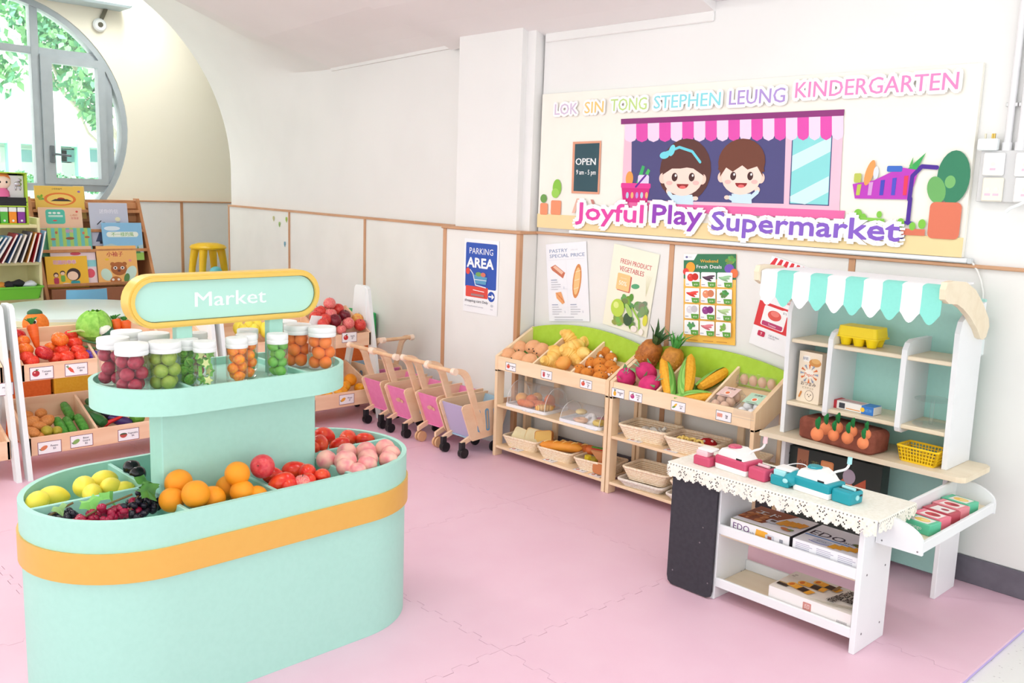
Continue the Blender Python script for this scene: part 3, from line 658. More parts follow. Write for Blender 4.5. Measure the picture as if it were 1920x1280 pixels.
def ic_pine(p, cx, cy, s_, c):
    p.el(cx, cy-s_*.3, s_*.75, s_*1.0, c)
    for k in (-.5, 0, .5): p.line([(cx, cy+s_*.6), (cx+k*s_, cy+s_*1.35)], s_*.25, (90, 110, 80))
def ic_egg(p, cx, cy, s_, c):
    for k in range(6): p.el(cx-s_*.8+(k % 3)*s_*.75, cy+s_*.4-(k//3)*s_*.5, s_*.42, s_*.5, c)
def ic_corn(p, cx, cy, s_, c): p.el(cx+.2*s_, cy+.2*s_, s_*1.1, s_*.42, c, .8); p.el(cx-.4*s_, cy-.5*s_, s_*.8, s_*.35, (120, 160, 80), .4)
ICON = dict(round=ic_round, carrot=ic_carrot, long=ic_long, bowl=ic_bowl, hand=ic_hand, pine=ic_pine, egg=ic_egg, corn=ic_corn)
CARD = mat((250, 248, 250), .45)
def price_label(parent, O, U, V, wd, ht, lines, icon, col, border=(140, 70, 96)):
    """O: centre of the card in the parent's space"""
    O, U, V = Vector(O), Vector(U).normalized(), Vector(V).normalized(); N = U.cross(V)
    q = MB(); a, b = U*wd/2, V*ht/2
    q.add([O-a-b, O+a-b, O+a+b, O-a+b, O-a-b+N*.0012, O+a-b+N*.0012, O+a+b+N*.0012, O-a+b+N*.0012], [(3, 2, 1, 0), (4, 5, 6, 7), (0, 1, 5, 4), (1, 2, 6, 5), (2, 3, 7, 6), (3, 0, 4, 7)])
    card = q.build('price_label', CARD, parent)
    p = Print(O+N*.0012, U, V); w2, h2 = wd/2, ht/2; e = ht*.045
    for r in ((-w2, h2-e, w2, h2), (-w2, -h2, w2, -h2+e), (-w2, -h2, -w2+e, h2), (w2-e, -h2, w2, h2)): p.rect(*r, border, True)
    p.k += 1; ICON[icon](p, -wd*.24, 0, ht*.27, col); n = len(lines); hh_ = ht*(.15 if n > 1 else .17)
    for i, t_ in enumerate(lines): p.text(wd*.2, (n/2-i-.8)*hh_*1.5, t_, hh_, (70, 50, 80), 'c', .01)
    p.build('print', card)
# ================================================================ A-FRAME PRODUCE RACKS BEHIND THE KIOSK
def tray(name, parent, y0, y1, xf, zf0, zf1, xb, zb1, zfl0, zfl1, divs):
    t = .012; q = MB()
    q.box((xf-t, y0, zf0), (xf, y1, zf1), .002)
    for y in (y0, y1-t): q.prism([(xf, zf0), (xf, zf1), (xb, zb1), (xb, zfl1-.02)], 'y', y, y+t)
    q.box((xb, y0, zfl1-.02), (xb+t, y1, zb1), .002)
    q.prism([(xf-.005, zfl0), (xb+.005, zfl1), (xb+.005, zfl1-.01), (xf-.005, zfl0-.01)], 'y', y0+.004, y1-.004)
    o = q.build(name, WOODY, parent)
    for d in divs:
        q = MB(); q.prism([(xf-.006, zfl0), (xf-.006, zf1-.006), (xb+.006, zb1-.01), (xb+.006, zfl1)], 'y', d-.006, d+.006); q.build('tray_divider', WOODY, o)
    return o
def rack(label, y0, y1, d_up, d_low):
    t = thing('produce_rack', label, 'rack', (-4.83, (y0+y1)/2, 0), 0, 'wooden A-frame racks'); X, Y = -4.83, (y0+y1)/2
    for y in (y0, y1-.022):
        q = MB(); q.prism([(-4.575-X, 0), (-4.63-X, 0), (-4.80-X, .80), (-4.755-X, .815), (-4.735-X, .80)], 'y', y-Y, y+.022-Y); q.build('leg', WHITE, t)
        q = MB(); q.prism([(-5.08-X, 0), (-5.03-X, 0), (-4.80-X, .80), (-4.85-X, .80)], 'y', y-Y, y+.022-Y); q.build('leg', WHITE, t)
    for y in (y0, y1-.024): q = MB(); q.prism([(-.075, .60), (.085, .60), (.075, .80), (.055, .817), (-.03, .817), (-.045, .80)], 'y', y-Y-.001, y+.025-Y); q.build('top_joint', WHITE, t)
    a, b = y0+.026-Y, y1-.026-Y
    up = tray('upper_tray', t, a, b, -4.69-X, .455, .537, -4.97-X, .672, .468, .60, [d-Y for d in d_up])
    lo = tray('lower_tray', t, a, b, -4.64-X, .10, .19, -4.97-X, .318, .115, .21, [d-Y for d in d_low])
    return t
PL = lambda px, py, x: at_x(px, py, x)
ra = rack('produce rack with tomatoes and cabbage over potatoes, nearest the table', 1.265, 2.27, [PL(184, 668, -4.69).y, 2.02], [PL(184, 802, -4.64).y, 1.95])
rb = rack('produce rack with apples over mangoes beside the toy carts', 2.30, 3.315, [2.62, 2.95], [2.7, 3.0])
rc = rack('produce rack cut off by the photo edge', .23, 1.238, [.7], [.7])
def rl(rk, px, py, x, lines, icon, col): p = PL(px, py, x) - Vector(rk.location); price_label(rk, (p.x+.0005, p.y, p.z), (0, 1, 0), (0, 0, 1), .108, .062, lines, icon, col)
rl(ra, 78, 699, -4.69, ['Tomato', '$7'], 'round', (190, 50, 60)); rl(ra, 143, 692, -4.69, ['Carrot', '$6'], 'carrot', (226, 90, 70))
rl(ra, 93, 838, -4.64, ['Potato', '$3'], 'long', (222, 130, 90)); rl(ra, 153, 826, -4.64, ['Bitter', 'Gourd', '$2'], 'long', (140, 180, 100)); rl(ra, 241, 814, -4.64, ['Vegetable', '$6'], 'bowl', (190, 80, 70))
rl(rb, 655, 632, -4.69, ['Apple', '$7'], 'round', (205, 50, 50)); rl(rb, 650, 748, -4.64, ['Mango', '$7'], 'long', (240, 170, 60)); rl(rb, 576, 762, -4.64, ['Grapes', '$5'], 'round', (140, 80, 160))
rl(rc, 2, 730, -4.69, ['Melon', '$8'], 'round', (120, 170, 90))
T_ = TOMATO
fruits('tomato', 'vegetable', 'toy tomato in the upper tray behind the tomato label', 'rack tomatoes', T_['red'], [(83, 661, -4.745, T_['deep'], 1.12), (112, 636, -4.80, T_['orange'], 1.1), (116, 657, -4.79), (125, 669, -4.735), (140, 643, -4.83), (146, 657, -4.78), (153, 668, -4.735), (47, 655, -4.77, T_['orange']), (41, 641, -4.82, T_['orange']), (34, 629, -4.87, T_['deep']), (50, 669, -4.735, .9), (59, 677, -4.73), (104, 671, -4.75, .9), (133, 629, -4.88, .9), (96, 652, -4.83, T_['orange'], .9)], .037, PL)
def carrot_mesh():
    q = MB(); q.lathe([(.003, 0), (.010, .02), (.016, .07), (.021, .12), (.018, .134), (.006, .138)], 14); return q.mesh('carrot', mat((244, 112, 40), .35, (238, 96, 30), 20, 'noise', stretch=(1, 1, 6)))
def greens_mesh(n=12, l=.05, s=1):
    q = MB(); rd = random.Random(s)
    for i in range(n):
        a = rd.uniform(0, 6.28); d = rd.uniform(.2, .7)
        q.tube([(0, 0, 0), (d*l*.4*math.cos(a), d*l*.4*math.sin(a), l*.6), (d*l*math.cos(a), d*l*math.sin(a), l)], [.003, .0035, .002], 5)
    return q.mesh('greens', mat((76, 170, 80), .5, (50, 140, 60), 20))
CARROT, GREENS = carrot_mesh(), greens_mesh(14, .036)
def carrot(label, p, rot, sc=1., group='rack carrots'):
    o = tag(inst(CARROT, 'carrot', p, rot, sc), label, 'vegetable', group); inst(GREENS, 'greens', (0, 0, .134), parent=o); return o
carrot('toy carrot standing upright among the tomatoes', PL(71, 655, -4.79), (.12, -.2, 0), (1.25, 1.25, .92))
carrot('toy carrot with green tuft beside the cabbage', PL(222, 628, -4.86), (.1, -.3, 0), (1.5, 1.5, .62))
carrot('second toy carrot, close to the kiosk sign edge', PL(240, 630, -4.86), (.1, -.2, 0), (1.5, 1.5, .62))
c_ = PL(177, 612, -4.86); t = thing('cabbage', 'large bright green toy cabbage on the upper tray', 'vegetable', c_)
q = MB(); q.ell((0, 0, 0), .078, 24, 16); q.build('heart', mat((150, 208, 84), .5, (124, 190, 64), 30, bump=.4), t)
for k in range(6):
    q = MB(); V = []; F = []; n = 8
    for i in range(n+1):
        for j in range(n+1):
            u, v = (i/n-.5)*1.9, (j/n)*1.7-.5; r = .081+.004*(k % 3)+.004*math.sin(9*u)*(j/n)
            V.append((r*math.cos(u)*math.cos(v), r*math.sin(u)*math.cos(v), r*math.sin(v)))
    F = [(i*(n+1)+j, (i+1)*(n+1)+j, (i+1)*(n+1)+j+1, i*(n+1)+j+1) for i in range(n) for j in range(n)]
    q.add(V, F, 0, True); q.build('leaf', mat((156, 214, 90), .5, (126, 192, 66), 40, bump=.5), t, rot=(0, 0, k*1.05), fix=False)
c_ = PL(200, 622, -4.80); t = thing('bok_choy', 'small white and dark green toy vegetable beside the cabbage', 'vegetable', c_)
q = MB(); q.ell((0, 0, 0), (.035, .04, .03), 16, 10); q.build('leafy_part', mat((60, 110, 80), .4, (40, 84, 60), 40), t); q = MB(); q.ell((.0, -.015, .012), (.034, .04, .03), 16, 10); q.build('stalk', mat((236, 244, 226), .4), t)
grape_bunch('bunch of purple toy grapes under the cabbage', PL(176, 662, -4.79)-Vector((0, 0, .03)), 26, (.05, .045, .03), GRAPE['purple'], .016, 5, 0, (), 'rack grapes')
for i, (P, c) in enumerate((([(126, 623), (150, 619), (172, 624), (188, 634)], (186, 214, 130)), ([(141, 637), (160, 639), (188, 645)], (70, 120, 70)), ([(142, 650), (165, 650), (188, 655)], (84, 130, 70)))):
    pts = [PL(x, y, -4.83+.015*k) for k, (x, y) in enumerate(P)]; o = thing('spring_onion', ('pale', 'dark green', 'slim green')[i] + ' toy onion leaf trailing over the tomato tray divider', 'vegetable', pts[0], group='onion leaves')
    q = MB(); q.tube([p-pts[0] for p in pts], [.003]+[.006]*(len(pts)-2)+[.004], 8); q.build('leaf', mat(c, .4), o)
fruits('potato', 'vegetable', 'toy potato in the lower tray above the potato label', 'rack potatoes', POTATO, [(57, 792, -4.76), (86, 790, -4.78), (74, 799, -4.74, .85), (58, 811, -4.70), (48, 778, -4.82, .8), (77, 775, -4.84, .9), (70, 818, -4.69, .8)], .034, PL)
fruits('lime', 'fruit', 'olive toy lime beside the potatoes in the lower tray', 'rack limes', sphere_mesh('lime', mat((170, 160, 50), .4, (190, 170, 60), 5), 1., lemonf), [(88, 808, -4.70, 1.0), (107, 808, -4.70, .9)], .033, PL, rots=(1.4, .3, 1.2))
q = MB(); q.lathe([(.004, -.07), (.018, -.062), (.0225, -.03), (.023, .03), (.018, .062), (.004, .07)], 20, fn=lambda p, a: (p[0]*(1+.07*math.sin(10*a)), p[1]*(1+.07*math.sin(10*a)), p[2])); GOURD = q.mesh('bitter_gourd', mat((84, 160, 60), .45, (62, 136, 44), 70, bump=.8))
fruits('bitter_gourd', 'vegetable', 'knobbly green toy gourd lying in the lower tray', 'rack gourds', GOURD, [(114, 800, -4.74), (131, 799, -4.74), (153, 794, -4.745), (127, 771, -4.88)], 1., PL, rots=(0, -1.15, 0))
q = MB(); q.lathe([(.004, -.06), (.022, -.05), (.028, -.02), (.022, .02), (.016, .05), (.004, .062)], 18); EGGP = q.mesh('eggplant', mat((74, 50, 110), .25, (50, 34, 84), 10)); MARR = q.mesh('marrow', mat((46, 110, 56), .3, (36, 92, 46), 10)); DARKV = q.mesh('eggplant', mat((44, 36, 60), .3))
fruits('marrow', 'vegetable', 'dark green toy marrow in the lower tray', 'rack marrows', MARR, [(183, 784, -4.75), (176, 760, -4.87), (171, 772, -4.82)], 1.05, PL, rots=(0, -1.2, .3))
fruits('eggplant', 'vegetable', 'purple toy eggplant in the lower tray under the kiosk tray', 'rack eggplants', EGGP, [(226, 789, -4.73), (206, 779, -4.82, DARKV)], 1.05, PL, rots=(.9, -.9, .3))
fruits('bell_pepper', 'vegetable', 'green toy pepper at the kiosk column edge', 'rack peppers', sphere_mesh('bell_pepper', mat((110, 170, 60), .3, (84, 150, 50), 6), 1., lambda p: (p[0]*(1+.1*math.cos(4*math.atan2(p[1], p[0]))), p[1]*(1+.1*math.cos(4*math.atan2(p[1], p[0]))), p[2])), [(257, 783, -4.72)], .036, PL, STEM, label_n=False)
p = PL(212, 790, -4.715); o = thing('chili', 'slim red toy chili pepper with green stalk', 'vegetable', p); q = MB(); q.tube([(0, -.05, -.02), (0, -.02, 0), (0, .03, .015), (0, .07, .03)], [.011, .011, .008, .002], 10); q.build('pod', mat((214, 36, 40), .25), o); q = MB(); q.tube([(0, -.05, -.02), (0, -.07, -.03)], [.009, .003], 8); q.build('stalk', mat((120, 170, 70), .5), o)
A_ = APPLE
fruits('apple', 'fruit', 'toy apple heaped in the tray behind the apple label', 'rack apples', A_['red'], [(618, 569, -4.86, A_['pink']), (600, 584, -4.86), (634, 580, -4.87), (620, 589, -4.82, A_['pink']), (592, 594, -4.83), (610, 599, -4.79), (646, 592, -4.82, A_['dark']), (628, 601, -4.77, A_['dark'], 1.05), (653, 606, -4.745, A_['pink']), (670, 598, -4.80, A_['yellow']), (675, 609, -4.745), (640, 618, -4.725, A_['pink'], .8), (606, 607, -4.75, .9)], .0385, PL, STEM)
fruits('mango', 'fruit', 'yellow toy mango in the lower tray behind the mango label', 'rack mangoes', MANGO['yellow'], [(657, 712, -4.76, ORANGE, 1.05), (647, 724, -4.73), (674, 727, -4.72), (640, 732, -4.70, .9), (631, 735, -4.69, .9), (612, 738, -4.69, .9)], .038, PL)
fruits('lemon', 'fruit', 'toy lemon on the rack seen between the kiosk jars', 'rack lemons', LEMON, [(447, 614, -4.80), (466, 613, -4.80), (484, 611, -4.80), (456, 621, -4.76), (476, 620, -4.76), (496, 618, -4.76)], .036, PL)
t = thing('paper_bag', 'white paper sheet standing in the apple tray', 'paper', PL(590, 606, -4.78)); q = MB(); q.prism([(-.06, -.06), (.06, -.06), (.05, .04), (-.02, .05)], 'x', -.003, .003); q.build('sheet', WHITE, t)
# --- big foam blocks behind the racks
FO = dict(o=mat((240, 120, 50), .7, (234, 112, 44), 90), y=mat((248, 200, 60), .7, (244, 192, 50), 90), g=mat((56, 178, 100), .7, (48, 170, 92), 90))
blocks = [(1.22, 'o', 'o'), (1.62, 'y', 'y'), (2.02, 'g', 'o'), (2.42, 'o', 'y'), (2.82, 'y', 'y'), (3.215, 'o', 'o'), (3.525, 'o', 'g')]
nm = dict(o='orange', y='yellow', g='green')
for i, (y, lo, hi) in enumerate(blocks):
    for z, c, wd_ in ((0, lo, 'bottom'), (.295, hi, 'top')):
        hgt = (.235 if z == 0 else .335) if not (i == 6) else (.385 if z == 0 else .17); z0 = 0 if z == 0 else (.24 if i < 6 else .39)
        b_ = .305 if i == 5 else .215 if i == 6 else .39
        q = MB(); q.box((-.16, 0, 0), (.16, b_-.005, hgt), .006); tag(q.build('foam_block', FO[c], None, (-5.46 if i < 6 else -5.42, y, z0)), '%s %s foam block in %s row behind the racks' % (nm[c], ORD[i] + ' from table end,', wd_), 'foam block', 'foam blocks')
p = PL(67, 607, -5.46); t = thing('plush_fish', 'orange plush toy with dark green cap peeking over the tomato tray', 'plush toy', (p.x, p.y, .566)); t.scale = (.8,)*3
q = MB(); q.ell((0, 0, .06), (.07, .085, .085), 20, 12); q.build('body', mat((240, 140, 60), .9, (230, 128, 50), 60), t); q = MB(); q.ell((-.01, 0, .135), (.045, .05, .03), 16, 8); q.build('cap', mat((60, 110, 80), .9), t)
q = MB(); q.ell((.062, -.03, .085), (.014, .02, .02), 14, 8); e_ = q.build('eye', WHITE, t); q = MB(); q.ell((.073, -.03, .085), (.006, .011, .012), 12, 8); q.build('pupil', BLACK, e_)

# ================================================================ TOY SHOPPING CARTS
CW = mat((246, 214, 182), .45, (240, 202, 166), 20, 'wood', stretch=(.3, .3, 1))
def cart(label, loc, rz, panel, inner, wooden=False, cut=False):
    t = thing('shopping_cart', label, 'cart', loc, rz, 'wooden toy shopping carts'); hw = .098
    for s_ in (-1, 1):
        x0, x1 = sorted((s_*hw, s_*(hw-.009)))
        q = MB(); q.prism([(-.045, .272), (-.04, .288), (-.02, .296), (.31, .30), (.24, .105), (.035, .088), (.022, .10)], 'x', x0, x1); sd = q.build('side_panel', CW, t)
        for k in range(3):
            y, z = .075+.062*k, .195; P = []; 
            for i in range(12): a = 2*PI*i/12; P.append((y+.013*math.cos(a)+(.006*(1 if math.sin(a) < 0 else -1)), z+.05*(1 if math.sin(a) >= 0 else -1)+.013*math.sin(a)))
            I = [(y+(a-y)*.62, z+(b-z)*.86) for a, b in P]
            q = MB(); q.ring(P, I, 'x', s_*(hw-.002), s_*(hw+.0035)); q.build('slot_rim', mat((110, 164, 206), .4), sd)
            q = MB(); q.prism(I, 'x', s_*(hw-.002), s_*(hw+.0012)); q.build('slot_opening', mat((196, 170, 140), .7), sd)
        q = MB(); x0, x1 = sorted((s_*hw, s_*(hw+.013)))
        c1 = bez((.085, .125), (.03, .25), (0, .33), (-.03, .41), 6) + bez((-.03, .41), (-.045, .462), (-.075, .478), (-.118, .476), 6)[1:]
        c2 = bez((-.122, .503), (-.06, .506), (-.012, .49), (.008, .42), 6) + bez((.008, .42), (.03, .35), (.07, .25), (.112, .14), 6)[1:]
        q.prism(c1+c2, 'x', x0, x1); q.build('handle_arm', CW, t)
        q = MB(); x0, x1 = sorted((s_*(hw-.012), s_*(hw-.028)))
        c1 = bez((.25, .10), (.15, .13), (.05, .10), (-.035, .062), 8); c2 = bez((-.035, .088), (.05, .128), (.15, .155), (.25, .125), 8)
        q.prism(c1+c2, 'x', x0, x1); q.build('base_rail', CW, t)
        q = MB(); xc = s_*(hw-.02)
        if not wooden:
            q.box((xc-.012, -.038, .045), (xc+.012, -.008, .088), .002); q.cyl((xc, -.02, .02), (xc, -.02, .05), .006); cs = q.build('caster', BLACK, t)
            for dx in (-.008, .008): q = MB(); q.cyl((xc+dx-.007, -.014, .027), (xc+dx+.007, -.014, .027), .027, seg=20); q.build('wheel', mat((28, 28, 32), .4), cs)
        else:
            for dx in (-.012, .012): q = MB(); q.cyl((xc+dx-.006, -.014, .03), (xc+dx+.006, -.014, .03), .03, seg=20); q.build('wheel', mat((226, 180, 136), .5), t)
        q = MB(); q.cyl((xc-.007, .21, .03), (xc+.007, .21, .03), .03, seg=18); q.build('wheel', mat((226, 180, 136), .5) if wooden else BLACK, t)
    q = MB(); q.prism([(-.03, .283), (-.024, .285), (.044, .10), (.036, .10)], 'x', -hw+.009, hw-.009); pn = q.build('push_panel', panel, t)
    if cut:
        q = MB()
        for dx, dz, r in ((-.018, 0, .016), (.0, .006, .018), (.02, 0, .016)): q.add([(dx+r*math.cos(a), .0028-.068*((.205+dz+r*.7*math.sin(a))-.195)/.183*1.0-.0055, .205+dz+r*.7*math.sin(a)) for a in [2*PI*i/12 for i in range(12)]], [list(range(12))])
        q.build('cut_out', mat((240, 190, 160), .6), pn, fix=False)
    q = MB(); q.prism([(.285, .288), (.291, .288), (.236, .10), (.23, .10)], 'x', -hw+.009, hw-.009); q.build('front_panel', inner, t)
    q = MB(); q.box((-hw+.009, .03, .095), (hw-.009, .24, .103)); q.build('basket_floor', inner, t)
    q = MB(); q.cyl((-hw-.022, -.118, .490), (hw+.022, -.118, .490), .0115, seg=14); q.build('handle_bar', mat((236, 196, 156), .45, (228, 184, 142), 20, 'wood'), t)
    for s_ in (-1, 1): q = MB(); q.cyl((s_*(hw-.001), -.118, .49), (s_*(hw+.026), -.118, .49), .0185, seg=16); q.build('handle_cap', mat((250, 226, 204), .45), t)
    return t
CPINK = mat((240, 140, 188), .5, (236, 132, 182), 30); CLAV = mat((190, 180, 212), .5); CBLUE = mat((164, 196, 216), .5)
cart('toy cart with lavender panel next to the bread shelf', (-3.715, 3.172, 0), 0, CLAV, CBLUE)
cart('pink toy cart on wooden wheels beside the lavender cart', (-3.965, 3.20, 0), 0, CPINK, CPINK, True, True)
cart('pink toy cart with cut-out, third from the bread shelf', (-4.222, 3.172, 0), 0, CPINK, CPINK, False, True)
cart('pink toy cart nearest the apple rack', (-4.475, 3.185, 0), 0, CPINK, CPINK)
a, b = at_z(712, 638, .49), at_z(777, 632, .49); m_ = (a+b)/2
cart('toy cart turned sideways behind the row of pink carts', (m_.x-.118, m_.y, 0), PI/2, CPINK, CBLUE)

# ================================================================ WOODEN SHOP SHELVES ALONG THE BANNER WALL
YF, YK = 3.325, 3.60
LIME = mat((174, 214, 62), .45, (168, 208, 54), 30)
SA, SB = .495-.39*3.33, .39      # sloping display floor: z = SA + SB*y
def shelf_unit(label, x0, x1, divs):
    X = (x0+x1)/2; t = thing('shop_shelf', label, 'shelf', (X, YF, 0), 0, 'wooden shop shelves'); a, b = x0-X, x1-X; D = YK-YF
    for x in (a, b-.02):
        q = MB(); q.box((x, 0, 0), (x+.02, .055, .48), .002); q.build('front_post', WOOD, t)
        q = MB(); q.box((x, D-.05, 0), (x+.02, D, .60), .002); q.build('back_post', WOOD, t)
        q = MB(); q.prism([(0, .47), (0, .553), (D, .692), (D, .56), (.06, .47)], 'x', x, x+.02); q.build('side_panel', WOOD, t)
    q = MB(); q.box((a+.02, 0, .48), (b-.02, .014, .553), .002); q.build('front_board', WOODX, t)
    q = MB(); q.prism([(.012, .497), (D, .60), (D, .588), (.012, .485)], 'x', a+.02, b-.02); q.build('display_floor', WOODX, t)
    for d in divs: q = MB(); q.prism([(.012, .495), (.012, .548), (D-.015, .682), (D-.015, .60)], 'x', d-X-.006, d-X+.006); q.build('divider', WOODX, t)
    n = 16; P = [(a+.01+(b-a-.02)*i/n, .688+.052*math.sin(PI*i/n)**.8) for i in range(n+1)]
    q = MB(); q.prism([(a+.01, .56)] + P + [(b-.01, .56)], 'y', D-.014, D-.001); q.build('back_board', LIME, t)
    for z in (.274, .046): q = MB(); q.box((a+.02, .004, z), (b-.02, D-.03, z+.014), .002); q.build('shelf_board', WOODX, t)
    for x in (a+.20, b-.24): q = MB(); q.box((x, D-.02, .06), (x+.035, D-.004, .56), .002); q.build('back_batten', WOOD, t)
    return t
dl = [at_y(998, 682, 3.337).x, at_y(1069, 699, 3.337).x]; dr = [at_y(1230, 738, 3.337).x, at_y(1322, 757, 3.337).x]
s1_ = shelf_unit('wooden shop shelf with burgers, croissants and bread beside the carts', -3.585, -2.782, dl)
s2_ = shelf_unit('wooden shop shelf with dragon fruit, corn and eggs beside the stall', -2.775, -1.985, dr)
def sl(sh, px, py, lines, icon, col): p = at_y(px, py, YF)-Vector(sh.location); price_label(sh, (p.x, -.0005, p.z), (1, 0, 0), (0, 0, 1), .078, .044, lines, icon, col, (86, 80, 90))
sl(s1_, 958, 687.5, ['Hamburger', '$6'], 'round', (214, 80, 60)); sl(s1_, 1025, 702.5, ['Bread', '$5'], 'hand', (206, 70, 80)); sl(s1_, 1099, 720, ['Chicken', 'Leg', '$7'], 'round', (226, 90, 70))
sl(s2_, 1159, 737, ['Pineapple', '$9'], 'pine', (236, 180, 60)); sl(s2_, 1192, 744, ['Dragon', 'fruit', '$8'], 'round', (190, 60, 130)); sl(s2_, 1272, 762, ['Corn', '$5'], 'corn', (240, 190, 60)); sl(s2_, 1357, 780, ['Egg', '$5'], 'egg', (236, 160, 140))
for sh, px, py, z in ((s1_, 977, 774, .2885), (s1_, 1062, 795, .2885), (s1_, 1106, 805, .2885), (s1_, 962, 844, .0605), (s1_, 1023, 865, .0605), (s1_, 1075, 885, .0605), (s1_, 1110, 893, .0605), (s2_, 1180, 829, .2885), (s2_, 1245, 849, .2885)):
    p = at_z(px, py, z)-Vector(sh.location); p.y = max(p.y, .028); price_label(sh, (p.x, p.y, z), (1, 0, 0), (0, 1, 0), .075, .042, ['Bread', '$4'], 'round', (200, 130, 110), (120, 110, 130))
def on_slope(px, py, h): d = ray(px, py); return CAM + d*((SA+h-H)/(d.z-SB*d.y))
# --- burgers
BUN = mat((238, 178, 132), .8, (232, 168, 120), 40, bump=.2)
def burger_parts():
    q = MB(); q.lathe([(0, .052), (.018, .050), (.032, .042), (.038, .030), (.036, .024), (0, .024)], 20); top = q.mesh('bun_top', BUN)
    q = MB(); q.lathe([(0, .0245), (.039, .0245), (.041, .021), (.038, .018), (0, .018)], 24, fn=lambda p, a: (p[0]*(1+.03*math.sin(9*a)), p[1]*(1+.03*math.sin(9*a)), p[2])); let = q.mesh('lettuce', mat((70, 150, 60), .7))
    q = MB(); q.lathe([(0, .0185), (.037, .0185), (.038, .014), (.036, .011), (0, .011)], 20); pat = q.mesh('patty', mat((206, 96, 60), .7))
    q = MB(); q.lathe([(0, .0115), (.036, .0115), (.037, .006), (.03, 0), (0, 0)], 20); bot = q.mesh('bun_bottom', BUN)
    q = MB(); q.ell((.028, .010, .0455), .0032, 8, 6); e1 = q.mesh('eye', BLACK); q = MB(); q.ell((.028, -.010, .0455), .0032, 8, 6); e2 = q.mesh('eye', BLACK)
    return top, let, pat, bot, e1, e2
BP = burger_parts(); BN = ('bun_top', 'lettuce', 'patty', 'bun_bottom', 'eye', 'eye')
sp = sorted([(953, 664, 0), (974, 650, 0), (974, 670, 0), (1000, 649, 0), (1016, 654, 0), (994, 674, 0)])
for i, (px, py, h) in enumerate(sp):
    t = thing('toy_burger', ordinal(i, 6) + ' plush burger in the end bin of the bread shelf', 'toy food', on_slope(px+3, py, .03)-Vector((0, 0, .028)), 0, 'plush burgers'); t.rotation_mode = 'ZYX'; t.rotation_euler = (.72+.1*math.sin(i*3), .18, -PI/2+.5*math.sin(i*2))
    t.scale = (1.22,)*3
    for m_, n_ in zip(BP, BN): inst(m_, n_, (0, 0, 0), parent=t)
# --- croissants
def croissant_mesh(R=.046, r=.031, span=2.7, ridges=7, m=None):
    q = MB(); pts = []; rs = []; n = 40
    for i in range(n+1):
        f = i/n; a = -span/2+span*f; pts.append((R*math.cos(a)-R*.72, R*math.sin(a), r*.9)); rs.append((r*(math.sin(PI*min(max(f, .04), .96))**.6))*(.8+.2*abs(math.sin(ridges*PI*f))**.5) + .002)
    q.tube(pts, rs, 14); return q.mesh('croissant', m)
CM = mat((252, 216, 126), .5, (246, 190, 88), 24); CM2 = mat((250, 186, 96), .5, (240, 150, 60), 12)
CROI = croissant_mesh(m=CM); ROLL = croissant_mesh(.01, .036, 5.6, 0, CM2)
for i, (px, py, h, rx, ry, rz, k, m_) in enumerate(sorted([(1063, 642, .05, .8, 0, 1.5, 1.15, CROI), (1103, 650, .035, .35, 0, 2.6, 1.0, CROI), (1076, 656, .045, .4, .2, -.6, 1.1, CROI), (1036, 669, .03, .5, 0, .5, 1.05, CROI), (1066, 672, .04, .5, .2, 1.9, 1.05, CROI), (1029, 684, .022, .3, 0, 2.5, .9, CROI), (1094, 671, .03, .5, -.3, 3.5, 1., CROI), (1058, 687, .025, .3, 0, 0, 1., ROLL)], key=lambda s_: s_[0])):
    o = inst(m_, 'croissant' if m_ is CROI else 'bread_roll', on_slope(px, py, h)-Vector((0, 0, .018)), (rx, ry, rz), k*1.22); tag(o, ordinal(i, 8) + (' toy croissant' if m_ is CROI else ' piece, a plain orange toy roll') + ' in the croissant bin', 'toy food', 'toy croissants')
# --- plush chicken legs
q = MB(); q.lathe([(.002, -.034), (.018, -.032), (.028, -.02), (.031, -.004), (.026, .014), (.016, .028), (.011, .034), (.002, .036)], 18); CL1 = q.mesh('meat', mat((226, 140, 56), .85, (214, 126, 44), 50, bump=.2))
q = MB(); q.tube([(0, 0, .03), (0, 0, .052)], .0075, 10); q.ell((.006, 0, .056), .0095, 10, 8); q.ell((-.006, 0, .056), .0095, 10, 8); CL2 = q.mesh('bone', mat((250, 240, 234), .85))
q = MB(); q.ell((.0265, .009, .006), .0025, 8, 6); q.ell((.0265, -.009, .006), .0025, 8, 6); CL3 = q.mesh('face', BLACK)
for i, (px, py, ang) in enumerate(sorted([(1138, 660, 1.6), (1146, 672, 2.2), (1106, 682, -.9), (1125, 681, .6), (1145, 686, 1.9), (1086, 695, -1.2), (1102, 700, 1.4), (1127, 694, .2), (1151, 697, -2.4), (1126, 707, 1.0), (1118, 667, -2.0), (1107, 668, .3)])):
    t = thing('toy_chicken_leg', ordinal(i, 12) + ' plush chicken leg in the chicken bin', 'toy food', on_slope(px, py, .030), 0, 'plush chicken legs')
    t.rotation_euler = (0, 0, 0)
    zx = Vector((math.cos(ang), math.sin(ang)*.93, math.sin(ang)*.36)).normalized(); xx = Vector((.45, -.75, .5)); xx = (xx-zx*xx.dot(zx)).normalized(); yx = zx.cross(xx)
    t.rotation_euler = Matrix((xx, yx, zx)).transposed().to_euler()
    t.scale = (1.06,)*3
    for m_, n_ in ((CL1, 'meat'), (CL2, 'bone'), (CL3, 'face')): inst(m_, n_, (0, 0, 0), parent=t)
